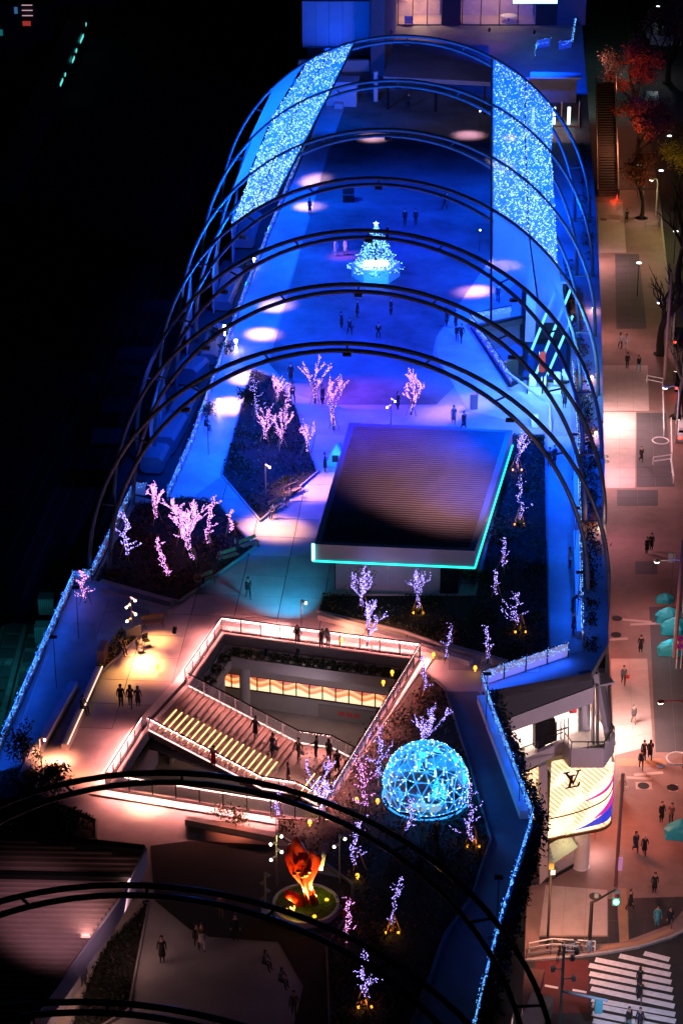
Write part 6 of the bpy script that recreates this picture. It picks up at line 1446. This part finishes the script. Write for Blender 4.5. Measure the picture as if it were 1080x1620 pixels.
# ================================================================ LEFT: railway side
for k, (a, b, w_, lab) in enumerate([((8, 1230), (62, 985), 3.2, 'teal lit train roof nearest the garden at the left edge'), ((-30, 1200), (28, 985), 3.0, 'teal lit train roof behind, cut by the left edge')]):
    p, q = U(*a, 3.6), U(*b, 3.6); t = thing('train', lab, 'train', (p.x, p.y, 0), group='trains beside the garden'); n = 3
    for i in range(n):
        u0, u1 = p.lerp(q, i / n), p.lerp(q, (i + .97) / n); d = (q - p).normalized(); s_ = Vector((d.y, -d.x, 0)); hw = w_ / 2
        prof = [(-hw, -3.2), (-hw, -.5), (-hw * .8, -.1), (0, .05), (hw * .8, -.1), (hw, -.5), (hw, -3.2)]
        vs = [u0 + s_ * x + Vector((0, 0, y)) for x, y in prof] + [u1 + s_ * x + Vector((0, 0, y)) for x, y in prof]
        build('carriage', MB().add(vs, [tuple(range(7))[::-1], tuple(range(7, 14))] + [(j, (j + 1) % 7, 7 + (j + 1) % 7, 7 + j) for j in range(7)]), mat('train_roof', (.35, .4, .4), .4, metal=.3, noise=.35, scale=.8), t, world=True)
        for x in (-hw * .55, -hw * .15, hw * .3, hw * .7):
            build('roof_rail', MB().bar(u0 + s_ * x + Vector((0, 0, .08)), u1 + s_ * x + Vector((0, 0, .08)), .1, .1), GREYM, t, world=True)
        for f_ in (.2, .5, .8):
            c = u0.lerp(u1, f_) + Vector((0, 0, .2)); build('roof_unit', MB().bar(c - d * .8, c + d * .8, 1.1, .3), GREYM, t, world=True)
light('AREA', 'track_lamp', U(40, 1080, 9), (.05, .7, .85), 150, U(25, 1090, 3.6), size=1.2)
light('AREA', 'track_lamp', U(0, 1010, 8), (.05, .7, .85), 90, U(0, 1020, 3.6), size=1.2)
# trackside boxes
for (x, y, lab) in ((75, 965, 'teal lit louvred cabin beside the tracks'), (70, 1010, 'dark round topped tank below the louvred cabin')):
    t = thing('track_cabin', lab, 'cabin', U(x, y, 4)); build('body', MB().box((0, 0, .6), (1.3, 1.2, 1.5)), mat('cabin_teal', (.2, .4, .42), .5), t)
    for k in range(7): build('louvre', MB().box((-.5 + .165 * k, -.63, .6), (.08, .06, 1.3)), WHITEM if y < 1000 else GREYM, t)
light('POINT', 'track_lamp', U(72, 975, 7.5), (.3, .9, 1), 8, size=.2)
for k, (x, y, w_, lab) in enumerate(((245, 485, 60, 'faint dark platform roof, uppermost of the row left of the arches'), (215, 560, 60, 'faint dark platform roof, second of the row'), (200, 590, 50, 'faint dark platform roof, third of the row'), (190, 640, 50, 'faint dark platform roof, fourth of the row'), (175, 690, 60, 'faint dark platform roof, lowest of the row'))):
    p, q = U(x - w_ / 2, y, 6), U(x + w_ / 2, y, 6); o = build('platform_roof', MB().bar(p, q, 3, .3), mat('plat', (.03, .03, .05), .7, noise=.3)); tag(o, lab, 'platform roof')
light('AREA', 'yard_lamp', U(215, 590, 24), (.05, .1, 1), 60, U(205, 590, 6), size=2)
o = build('track_bed', MB().prism(PX([(-600, 1400), (-100, 1400), (420, 100), (300, 60), (-100, 60)], .02), -.02, .02), mat('ballast', (.008, .008, .009), .95, noise=.5, scale=2), kind='structure')
for k, (dx) in enumerate((0, 26, 60, 86, 130, 156)):
    a, b = U(-120 + dx, 1100, .15), U(330 + dx * .45, 200, .15); r_ = build('rail', MB().bar(a - o.location, b - o.location, .08, .16), GREYM, o)
# far train seen as a broken line of lit windows
p0, p1 = U(5, 290, 3), U(122, 36, 3)
t = thing('distant_train', 'far train with a broken line of small cyan lit windows at the upper left', 'train', (p0.x, p0.y, 0)); d = (p1 - p0).normalized(); s_ = Vector((d.y, -d.x, 0))
Lt = (p1 - p0).length
for i in range(5):
    a, b = p0.lerp(p1, i / 5), p0.lerp(p1, (i + .97) / 5); a.z = b.z = 2; build('carriage', MB().bar(a, b, 2.8, 3), mat('far_train', (.05, .06, .06), .5), t, world=True)
for (x, y, ln) in ((121, 40, 7), (115, 61, 14), (108, 70, 10), (106, 80, 4), (101, 94, 9), (99, 82, 3), (90, 108, 12), (88, 118, 3), (82, 130, 10), (80, 126, 6), (71, 142, 8), (65, 162, 15), (58, 177, 6), (53, 179, 5), (24, 231, 4), (26, 248, 9), (14, 256, 4), (8, 284, 4)):
    q = U(x, y, 2.4); build('window', MB().bar(q + s_ * 1.45 - d * ln * .14, q + s_ * 1.45 + d * ln * .14, .08, .4), emis('train_win', (.12, .75, .7), 1.6), t, world=True)
# far corner shops upper left
t = thing('corner_shop', 'far corner shop with white, red and blue lit signs at the upper left', 'shop', U(15, 90, 0)); 
b_ = t.location; build('body', MB().box((0, 2, 4), (14, 4, 8)), WALLD, t)
for k in range(3): build('light_strip', MB().box((3.2, -.2, 8 - k * .7 - .1 * k), (1.6, .1, .1)), emis('shop_pale', (1, .6, .7), .9), t)
build('red_sign', MB().box((3, -.2, 5.2), (1.2, .12, .7)), emis('shop_red', (.9, .08, .06), .45), t); build('blue_sign', MB().box((1.5, -.2, 7.2), (.5, .12, 1.0)), emis('shop_blue', (.1, .35, .9), .4), t); build('teal_sign', MB().box((-1.5, -.2, 3.8), (1.6, .12, .9)), emis('shop_teal', (.03, .5, .6), .3), t)
t = thing('far_block', 'far building with dim pink blue windows in the top left corner', 'building', U(60, 10, 0)); build('body', MB().box((0, 5, 5), (26, 10, 10)), WALLD, t)
for k in range(6): build('window', MB().box((-11 + k * 2.6, -.1, 6.5 + (k % 2)), (1.5, .1, .7)), emis('far_win', (.45, .4, .7), .5), t)
for k in range(3): build('window', MB().box((3 + k * 1.9, -.1, 7 + (k % 2) * .8), (1.7, .1, .3)), emis('far_win2', (.9, .75, .8), .9), t)
# ================================================================ BENCHES and small park furniture
def bench(px, py, rz, label):
    t = thing('bench', label, 'bench', U(px, py, DK), rz, group='benches on the terrace')
    for k in range(3): build('slat', MB().box((0, -.16 + .16 * k, .45), (1.6, .13, .05)), STAKE, t)
    build('backrest', MB().box((0, .27, .72), (1.6, .05, .3)), STAKE, t)
    for s_ in (-.65, .65): build('leg', MB().tube([(s_, -.2, .42), (s_, -.25, 0)], .03, 5).tube([(s_, .2, .42), (s_, .25, 0)], .03, 5), DARKM, t)
bench(362, 888, AYAW + .7, 'bench with a crouched sitter at the right edge of the left bed'); bench(325, 925, AYAW + .7, 'dark bench at the lower right corner of the left bed'); bench(440, 806, AYAW + .9, 'bench beside the thin lamp post in the wedge bed'); bench(464, 783, AYAW + .9, 'bench just above the bright warm pool'); bench(243, 992, AYAW + .4, 'bench in shadow beside the bright lamp cluster'); bench(395, 868, AYAW + .8, 'bench at the upper right of the left bed')
def chair(px, py, rz, label):
    t = thing('chair', label, 'chair', U(px, py, DK), rz, group='metal chairs'); build('seat', MB().box((0, 0, .45), (.45, .45, .04)), DARKM, t); build('backrest', MB().box((0, .22, .7), (.45, .03, .4)), DARKM, t)
    for sx in (-.2, .2):
        for sy in (-.2, .2): build('leg', MB().tube([(sx, sy, 0), (sx, sy, .44)], .018, 4), DARKM, t)
chair(232, 1022, .5, 'wire chair casting a shadow in the bright pool'); chair(222, 1030, 2, 'second wire chair in the bright pool, lower'); chair(152, 1500, .4, 'thin A shaped stand by the eave of the ribbed roof')
o = build('litter_bin', MB().lathe(U(421, 1452, DK), [(.25, 0), (.28, .8), (.2, .82)], 12), mat('pale_blue_bin', (.35, .45, .8), .5)); tag(o, 'pale blue bin at the left of the round bed', 'bin')
o = build('advert_stand', MB().box(U(749, 647, DK, .7), (.6, .3, 1.4), .2), mat('stand_grey', (.2, .15, .15), .4)); tag(o, 'upright dark stand at the edge of the pink lit lawn', 'stand')
o = build('wooden_box', MB().box(U(163, 1045, DK, .6), (.5, 1.6, 1.2), AYAW), mat('brown_box', (.4, .22, .12), .6)); tag(o, 'brown upright box at the top of the left bench wall', 'box')
o = build('info_board', MB().box(U(212, 1012, DK, .5), (1.3, .08, 1.0), .7), GREYM); tag(o, 'slanted grey board at the foot of the bright lamp cluster', 'board')
t = thing('food_stall', 'small cyan glowing tent stall at the left edge of the pavilion roof', 'stall', U(532, 732, DK)); build('tent', MB().add([(-.9, -.6, 0), (.9, -.6, 0), (.9, .6, 0), (-.9, .6, 0), (0, 0, 1.7), (.3, .3, 1.7)], [(0, 1, 4), (1, 2, 5, 4), (2, 3, 5), (3, 0, 4, 5)]), mat('tent', (.3, .7, .8), .5), t); build('opening', MB().box((-.1, -.45, .55), (.5, .1, .6)), BLACK, t); light('POINT', 'stall_lamp', t.location + Vector((0, -1.1, 1.2)), (.1, .7, 1), 45, size=.1)
t = thing('dark_stall', 'dark boxy stand in the middle of the far lawn', 'stand', U(551, 318, DK)); build('body', MB().box((0, 0, .8), (1.2, 1, 1.6)), BLACK, t); build('counter', MB().box((0, -.6, .9), (1.3, .3, .06)), GREYM, t)
for (x, y, lab) in ((758, 184, 'thin lamp pole beside the right light nets, far'), (758, 376, 'thin lamp pole beside the plain canopy bay')):
    b = U(x, y + 22, DK); t = thing('lamp_pole', lab, 'lamp post', b); build('pole', MB().tube([(0, 0, 0), (0, 0, 2.2)], .03, 5), DARKM, t); build('lens', MB().sphere((0, 0, 2.25), .1, 8, 5), emis('bluewhite', (.6, .8, 1), 8), t)
# white escalator newel shells at the landing
for (x, y, lab) in ((842, 606, 'white rounded shell at the left end of the escalator landing'), (860, 612, 'white rounded shell beside the left escalator'), (880, 604, 'white rounded shell beside the right escalator'), (893, 600, 'white rounded shell at the right end of the landing'), (845, 672, 'small white drum lamp below the bent tube rail')):
    b = U(x, y, DK); m = MB(); n = 9; pf = [(.9 * math.cos(math.pi * k / n) * .7, .95 * math.sin(math.pi * k / n)) for k in range(n + 1)]
    vs = [b + AX * p + Vector((0, 0, z)) + RX * s for s in (-.28, .28) for p, z in pf]; N_ = n + 1
    m.add(vs, [tuple(range(N_)), tuple(range(N_, 2 * N_))[::-1]] + [(i, (i + 1) % N_, N_ + (i + 1) % N_, N_ + i) for i in range(N_)]); o = build('newel_shell', m, mat('newel', (.8, .85, .88), .4), smooth=False); tag(o, lab, 'escalator end')
light('AREA', 'landing_lamp', U(862, 618, 21.5), (.45, .9, 1), 500, U(862, 614, DK), size=1.2)
o = build('red_banner', MB().box(U(856, 592, DK, 1.2), (.55, .2, 1.9), 0), mat('banner_red', (.9, .05, .02), .5)); tag(o, 'small red banner between the two escalators', 'banner'); light('POINT', 'banner_lamp', U(856, 600, DK, 2.6) - Vector((0, 1, 0)), (1, .5, .2), 30, size=.1)
# ================================================================ PEOPLE
SKIN = mat('skin', (.5, .3, .22), .6); HAIR = mat('hair', (.015, .012, .01), .5); SHOE = mat('shoe', (.03, .03, .03), .5)
def skinmesh(name, verts, edges, labels, root=0):
    me = bpy.data.meshes.new(name); me.from_pydata([v[0] for v in verts], edges, []); ob = bpy.data.objects.new(name + '_tmp', me); COL.objects.link(ob)
    sk = ob.modifiers.new('s', 'SKIN'); 
    for i, v in enumerate(verts):
        d = me.skin_vertices[0].data[i]; r = v[1]; d.radius = r if isinstance(r, tuple) else (r, r); d.use_root = (i == root)
    sb = ob.modifiers.new('u', 'SUBSURF'); sb.levels = 1; sb.render_levels = 1
    dg = bpy.context.evaluated_depsgraph_get(); out = bpy.data.meshes.new_from_object(ob.evaluated_get(dg)); out.name = name
    bpy.data.objects.remove(ob)
    segs = [(Vector(verts[a][0]), Vector(verts[b][0]), labels[k]) for k, (a, b) in enumerate(edges)]
    for p in out.polygons:
        c = p.center; best = (9, 0)
        for a, b, l in segs:
            ab = b - a; t_ = max(0, min(1, (c - a).dot(ab) / max(1e-9, ab.length_squared))); d = (a + ab * t_ - c).length
            if d < best[0]: best = (d, l)
        p.material_index = best[1]; p.use_smooth = True
    return out
def body(pose):
    """faces -Y. material slots: 0 skin 1 top 2 bottom 3 shoes"""
    V = []; E = []; Lb = []
    def v(p, r): V.append((tuple(p), r)); return len(V) - 1
    def e(a, b, l): E.append((a, b)); Lb.append(l)
    hip = .9; lean = pose.get('lean', 0); sit = pose.get('sit', 0)
    if sit: hip = .5
    pel = v((0, 0, hip), (.15, .11)); sp1 = v((0, -lean * .12, hip + .2), (.135, .1)); ch = v((0, -lean * .3, hip + .42), (.165, .11)); nk = v((0, -lean * .42, hip + .58), .055); hd = v((0, -lean * .5 - .01, hip + .68), (.075, .085)); h2 = v((0, -lean * .52, hip + .79), (.07, .08))
    e(pel, sp1, 1); e(sp1, ch, 1); e(ch, nk, 0); e(nk, hd, 0); e(hd, h2, 0)
    ns = v((0, -lean * .5 - .1, hip + .69), .014); e(hd, ns, 0)
    for s in (-1, 1):
        sw_ = pose.get('walk', 0) * s
        sh = v((s * .17, -lean * .3, hip + .49), .06); e(ch, sh, 1)
        arm = pose.get('arm', ((.06, .0, -.27), (.02, -.08, -.24)))
        if pose.get('armr') and s > 0: arm = pose['armr']
        a1, a2 = arm; el = v((s * (.17 + a1[0]), -lean * .3 + a1[1] + sw_ * .12, hip + .49 + a1[2]), .045); wr = v((s * (.17 + a1[0] + a2[0]), -lean * .3 + a1[1] + a2[1] + sw_ * .2, hip + .49 + a1[2] + a2[2]), .03)
        e(sh, el, 1); e(el, wr, 1); d = Vector(a2).normalized(); d.x *= s; pw_ = Vector(V[wr][0])
        pm = v(pw_ + d * .07, (.036, .02)); e(wr, pm, 0)
        for k, fl in enumerate((.065, .08, .075, .06)):
            f1 = v(Vector(V[pm][0]) + d * fl * .6 + Vector((0, (k - 1.5) * .02, 0)), .009); f2 = v(Vector(V[pm][0]) + d * fl + Vector((-s * .012, (k - 1.5) * .022, 0)), .008); e(pm, f1, 0); e(f1, f2, 0)
        th = v(pw_ + d * .05 + Vector((0, -.045, 0)), .01); e(wr, th, 0)
        if sit:
            kn = v((s * .12, -.42, hip + .0), .07); an = v((s * .12, -.45, .09), .042); ft = v((s * .12, -.6, .04), .038)
        else:
            kn = v((s * .09, -.03 - sw_ * .16, hip * .53), .065); an = v((s * .09, .02 - sw_ * .3 + abs(sw_) * (.1 if s > 0 else 0), .09), .042); ft = v((s * .1, -.12 - sw_ * .3 + abs(sw_) * (.1 if s > 0 else 0), .035), .038)
        hp = v((s * .085, 0, hip - .04), .088); e(pel, hp, 2); e(hp, kn, 2); e(kn, an, 2); e(an, ft, 3)
    return skinmesh('body', V, E, Lb)
POSES = {'stand': {}, 'walk': {'walk': 1}, 'walk2': {'walk': -.8, 'lean': .15}, 'sit': {'sit': 1, 'lean': .3, 'arm': ((.04, -.12, -.22), (-.05, -.18, -.06))}, 'lean': {'lean': .9, 'arm': ((.04, -.16, -.2), (-.02, -.2, -.02))}, 'phone': {'arm': ((.05, -.02, -.25), (-.08, -.2, .06))}, 'point': {'armr': ((.16, -.1, -.1), (.15, -.16, .02))}}
BOD = {k: body(p) for k, p in POSES.items()}
for m_ in BOD.values():
    ix = [p.material_index for p in m_.polygons]; m_.materials.clear()
    for q in (SKIN, BLACK, BLACK, SHOE): m_.materials.append(q)
    for p, k in zip(m_.polygons, ix): p.material_index = k
def hairmesh(long_):
    m = MB(); n = 12; prof = [(.02, .115), (.075, .095), (.1, .04), (.1, -.02), (.085, -.06 if not long_ else -.22)]
    for (r, z) in prof[::-1]: pass
    vs = []; fs = []
    for i, (r, z) in enumerate(prof):
        for k in range(n):
            a = 2 * math.pi * k / n; fr = max(0, -math.sin(a)); rr = r * (1 - (.45 * fr if i >= 2 else 0)); vs.append((rr * math.cos(a), rr * math.sin(a) + .02, z))
    for i in range(len(prof) - 1):
        for k in range(n):
            a = 2 * math.pi * (k + .5) / n
            if i >= 2 and math.sin(a) < -.4: continue
            fs.append((i * n + k, i * n + (k + 1) % n, (i + 1) * n + (k + 1) % n, (i + 1) * n + k))
    fs.append(tuple(range(n))); m.add(vs, fs); me = bpy.data.meshes.new('hair'); me.from_pydata(m.v, [], m.f); me.materials.append(HAIR)
    for p in me.polygons: p.use_smooth = True
    return me
HR = (hairmesh(False), hairmesh(True))
def coatmesh(L):
    m = MB().lathe((0, 0, 0), [(.2, -L), (.19, -L * .6), (.165, 0), (.15, .15)], 12, sy=.8); me = bpy.data.meshes.new('coat'); me.from_pydata(m.v, [], m.f); me.materials.append(BLACK)
    for p in me.polygons: p.use_smooth = True
    return me
COATS = {'coat': coatmesh(.5), 'skirt': coatmesh(.4), 'jacket': coatmesh(.12)}
def _bag():
    m = MB().box((0, 0, 0), (.3, .12, .28)); me = bpy.data.meshes.new('bag'); me.from_pydata(m.v, [], m.f); me.materials.append(BLACK); return me
BAG = _bag()
def cm(c): return mat('cloth_%02x%02x%02x' % tuple(int(x * 255) for x in c), c, .85)
K = (.012, .012, .016); NV = (.02, .025, .06); GY = (.1, .1, .11); WT = (.65, .65, .68); BR = (.12, .07, .05); RD = (.5, .02, .03); BE = (.4, .32, .24); TL = (.05, .3, .35)
def person(px, py, z, rz, pose, top, bot, label, coat=None, longh=False, bag=None, group=None, sc=1.0, hat=None):
    t = thing('person', label, 'person', U(px, py, z), rz, group=group); t.scale = (sc, sc, sc)
    b = inst('body', BOD[pose], t)
    for i, mm in ((1, cm(top)), (2, cm(bot))): b.material_slots[i].link = 'OBJECT'; b.material_slots[i].material = mm
    P = POSES[pose]; hip = .5 if P.get('sit') else .9; lean = P.get('lean', 0)
    h = inst('hair', HR[1 if longh else 0], t, (0, -lean * .52, hip + .755))
    if hat: h.material_slots[0].link = 'OBJECT'; h.material_slots[0].material = cm(hat)
    if coat and not P.get('sit'):
        c = inst(coat, COATS[coat], t, (0, -lean * .03, hip + .05)); c.material_slots[0].link = 'OBJECT'; c.material_slots[0].material = cm(bot if coat == 'skirt' else top)
    if bag:
        g = inst('bag', BAG, t, (.3, 0, hip - .18)); g.material_slots[0].link = 'OBJECT'; g.material_slots[0].material = cm(bag)
    return t
D = DK + .03; PI = math.pi
PEOPLE = [
 (490, 339, D, 2.8, 'stand', NV, K, 'lone person standing in the bright pool left of the decorated tree', 'coat'),
 (460, 604, D, 0, 'stand', K, K, 'tall person in a long dark coat above the orange lit patch', 'coat'), (463, 637, D, .5, 'walk', K, K, 'person in dark clothes just below the orange lit patch', 'jacket'),
 (510, 640, D, 1, 'stand', K, K, 'dark person standing beside the tallest pink tree', 'coat'), (514, 747, D, 1.6, 'phone', K, K, 'person in a long black coat beside the cyan tent', 'coat'),
 (393, 947, D, .3, 'walk', K, K, 'lone walker in black on the blue lit paving', 'jacket'), (192, 1119, D, PI, 'stand', K, K, 'left of the three dark friends on the lower left terrace', 'jacket'), (207, 1120, D, PI, 'walk', K, K, 'middle of the three dark friends on the lower left terrace', 'jacket'), (219, 1119, D, PI, 'stand', K, K, 'right of the three dark friends, slightly taller, lower left terrace', 'coat'),
 (787, 478, D, 0, 'walk', NV, NV, 'lone walker on the pale blue paving right of the pink pool', 'jacket'), (706, 516, D, 1, 'stand', K, K, 'large dark figure at the lawn edge under the sixth arch', 'coat'), (720, 518, D, 2, 'stand', K, K, 'dark figure beside the pair at the escalator railing', 'coat'),
 (722, 540, D, .4, 'stand', K, K, 'left of the close pair beside the escalator railing', 'jacket'), (729, 542, D, -.4, 'walk', K, K, 'right of the close pair beside the escalator railing', 'jacket'), (717, 671, D, 0, 'walk', GY, BR, 'left of the two walkers in the pink pool behind the pavilion', 'coat'), (733, 680, D, .4, 'walk', K, K, 'right of the two walkers in the pink pool behind the pavilion', 'coat'),
 (640, 357, D, .2, 'stand', K, K, 'left of the two people facing the decorated tree from behind', 'jacket'), (657, 357, D, -.2, 'stand', K, K, 'right of the two people behind the decorated tree', 'jacket'), (618, 498, D, 1, 'stand', K, K, 'dark person just below the hexagonal tub', 'coat'), (565, 502, D, 1.4, 'stand', K, K, 'dark person on the lawn under the sixth arch, taller', 'coat'),
 (540, 520, D, 2, 'stand', K, K, 'leftmost dark person of the lawn group above the seventh arch', 'coat'), (553, 530, D, .6, 'walk', K, K, 'dark walker in the lawn group above the seventh arch', 'jacket'), (598, 532, D, 0, 'sit', K, K, 'dark person crouching on the lawn right of the group', None), (703, 332, D, 1, 'walk', K, K, 'faint dark walker far right on the lawn', 'jacket'),
 (531, 405, D, .8, 'stand', WT, WT, 'left of the two white clad people beside the decorated tree', 'coat'), (546, 404, D, -.8, 'stand', WT, BE, 'right of the two white clad people beside the decorated tree', 'coat'), (612, 380, D, 1, 'stand', K, K, 'dark person right beside the top of the decorated tree', 'coat'), (646, 170, D, 0, 'stand', K, K, 'tiny dark figure at the far end of the lawn', 'coat'),
 (629, 648, D, 1, 'stand', K, K, 'dark person left of the narrow pink tree', 'coat'), (325, 680, D, 1, 'sit', K, K, 'dark person seated at the left railing by the orange light', None), (868, 738, D, 0, 'stand', K, K, 'left dark person of the pair at the top of the right promenade', 'jacket'), (876, 735, D, .5, 'stand', K, K, 'right dark person of the pair at the top of the right promenade', 'coat'),
 (892, 645, D, 0, 'stand', NV, NV, 'blue dark person walking off the escalator landing', 'coat'), (900, 900, D, 1, 'phone', WT, NV, 'person in a pale top by the middle of the right railing', 'jacket'), (905, 968, D, 1.2, 'lean', K, K, 'dark person leaning at the right railing', 'jacket'), (906, 1002, D, 1.2, 'stand', NV, K, 'person near the notch end of the right promenade', 'coat'),
 (404, 1168, 16.2, -.6, 'walk', K, K, 'woman in a flared black coat at the top of the stairs', 'coat'), (431, 1196, 15.6, -.6, 'walk', GY, K, 'person with a grey scarf halfway down the stairs', 'coat'), (472, 1203, 13.7, -.6, 'walk', K, K, 'person in dark clothes on the stair landing', 'jacket'), (500, 1200, 13.7, -2, 'point', K, K, 'person bent towards the balustrade on the landing', 'jacket'), (533, 1222, 14.8, PI, 'stand', K, K, 'tall dark person at the near right corner of the court', 'coat'),
 (520, 1205, 15, 2.6, 'stand', K, K, 'dark person at the right end of the landing', 'jacket'), (456, 1240, 13.7, 1.6, 'stand', K, K, 'dark figure in shade below the landing', 'coat'), (338, 1216, 16.6, 0, 'walk', RD, RD, 'person in a red coat beside the near balustrade of the stairs', 'coat'), (514, 1232, 15, .5, 'sit', GY, K, 'person sitting at the bottom right of the stairs', None),
 (470, 1018, DK + .1, 0, 'lean', K, K, 'person leaning over the far handrail of the court, alone', None), (508, 1024, DK + .1, .2, 'lean', GY, K, 'left of two people leaning over the far handrail', None), (519, 1024, DK + .1, -.2, 'lean', WT, GY, 'right of two people leaning over the far handrail', None),
 (435, 818, D, -.8, 'sit', GY, K, 'left seated person beside the warm pool at the wedge bed', None), (461, 793, D, -.8, 'sit', BR, K, 'right seated person beside the warm pool at the wedge bed', None), (352, 893, D, -.8, 'sit', GY, K, 'seated person at the middle bench by the left bed', None), (375, 876, D, -.8, 'sit', K, K, 'seated person at the upper bench by the left bed', None), (322, 930, D, -.8, 'sit', K, GY, 'seated person at the lowest bench by the left bed', None),
 (320, 1502, D, .2, 'walk', BR, WT, 'person in a white skirt on the dim lower terrace', 'skirt'), (312, 1500, D, .2, 'walk', K, K, 'dark companion of the person in a white skirt', 'jacket'), (257, 1522, D, 0, 'stand', K, K, 'dark person alone on the dim lower terrace', 'coat'), (350, 1452, D, 0, 'stand', BR, BR, 'brown clad person in the dark above the lower terrace', 'jacket'), (373, 1487, D, 0, 'stand', K, K, 'dark person near the left of the round bed', 'jacket'), (417, 1532, D, 1, 'sit', GY, K, 'person sitting with a stroller shape on the lower terrace', None), (443, 1560, D, 1, 'sit', GY, K, 'grey clad person sitting right of the lower terrace', None), (465, 1608, D, 0, 'walk', GY, GY, 'grey blue clad person at the bottom centre', 'jacket'), (133, 1560, D, 0, 'stand', K, NV, 'small blue dressed person under the eave of the ribbed roof', 'skirt'),
 (190, 1075 - 40, D, 1, 'sit', K, K, 'dark sitter beside the terrace bench wall', None), (130, 1128, D, 1, 'sit', K, K, 'dark sitter on the low bench wall with the light line', None), (668, 1345 - 6, D, 0, 'stand', TL, TL, 'pale blue clad person standing in front of the dome', 'coat'), (690, 1335, D, 0, 'stand', K, K, 'dark person right before the dome', 'coat'), (742, 918, D, 0, 'stand', WT, GY, 'pale person under the green edge corner of the pavilion', 'coat'),
]
ST = .14
STREETP = [
 (980, 551, .3, 'walk', WT, K, 'left of the two people in white jackets on the pavement', 'jacket'), (989, 553, -.2, 'walk', WT, WT, 'right of the two people in white jackets on the pavement', 'jacket'), (991, 583, 0, 'stand', K, K, 'person all in black just below the white jackets', 'jacket'), (1009, 587, .3, 'walk', K, TL, 'person in pale jeans beside the one in black', 'jacket'),
 (1013, 731, .2, 'walk', K, K, 'lone dark walker by the guard rail', 'coat'), (1022, 876, .3, 'stand', K, K, 'left of the close dark pair above the small dark slabs', 'coat'), (1029, 871, -.3, 'stand', K, K, 'right of the close dark pair above the small dark slabs', 'coat'), (1012, 1033, PI, 'stand', K, K, 'dark person above the bright white slabs', 'coat'),
 (985, 1083, 0, 'walk', GY, K, 'person in a grey jacket with an orange bag on the white slabs', 'jacket'), (1001, 1145, .2, 'walk', GY, BE, 'person with bare legs on the white slabs', 'jacket'), (1013, 1217, PI, 'walk', NV, NV, 'front one of the three walkers below the white slabs', 'jacket'), (1017, 1201, PI, 'walk', K, K, 'left one of the pair behind the front walker', 'coat'), (1027, 1201, PI, 'walk', K, K, 'right one of the pair behind the front walker', 'coat'),
 (983, 1258, -.4, 'walk', BE, BE, 'person in beige with a white bag beside the shop sign', 'coat'), (1045, 1301, .4, 'stand', K, K, 'left of the talking pair at the right', 'coat'), (1060, 1303, -.4, 'phone', BR, K, 'right of the talking pair at the right', 'jacket'), (1004, 1348, .2, 'walk', NV, K, 'left of the couple walking below the shop sign', 'coat'), (1018, 1352, -.2, 'walk', K, K, 'right of the couple below the shop sign with a pale hat', 'coat'),
 (1034, 1412, 0, 'stand', K, K, 'dark figure with a small light near the right edge', 'coat'), (996, 1440, 1, 'walk', K, K, 'dark figure stepping onto the black corner slabs', 'coat'), (1038, 1466, 0, 'stand', TL, TL, 'pale blue clad figure on the black corner slabs', 'coat'), (1058, 1466, 0, 'walk', K, GY, 'dark figure waiting at the right end of the corner kerb', 'coat'),
 (1010, 1562, PI, 'walk', K, K, 'upper of two people in the middle of the crossing', 'coat'), (1010, 1586, PI, 'walk', K, GY, 'lower of two people in the middle of the crossing', 'coat'), (993, 1626, .2, 'walk', K, TL, 'left of the pair entering the crossing at the bottom', 'jacket'), (1010, 1628, -.2, 'walk', NV, NV, 'right of the pair entering the crossing at the bottom', 'jacket'), (990, 352, 0, 'stand', K, K, 'dark person near the foot of the outdoor stairs', 'coat')]
rp_ = random.Random(3)
for i, (x, y, z, rz, ps, tp, bt, lab, ct) in enumerate(PEOPLE): person(x, y, z, rz, ps, tp, bt, lab, ct, longh=rp_.random() < .4, sc=rp_.uniform(.95, 1.06), bag=(GY if rp_.random() < .2 and ps.startswith('walk') else None), group='visitors in the roof garden')
for i, (x, y, rz, ps, tp, bt, lab, ct) in enumerate(STREETP):
    z_ = ST if y < 1490 else .0
    person(x, y, z_, rz, ps, tp, bt, lab, ct, longh=rp_.random() < .4, sc=rp_.uniform(.97, 1.06) * (1.0), bag=(RD if 'orange' in lab else WT if 'white bag' in lab else None), group='people on the pavement', hat=(WT if 'hat' in lab else None))
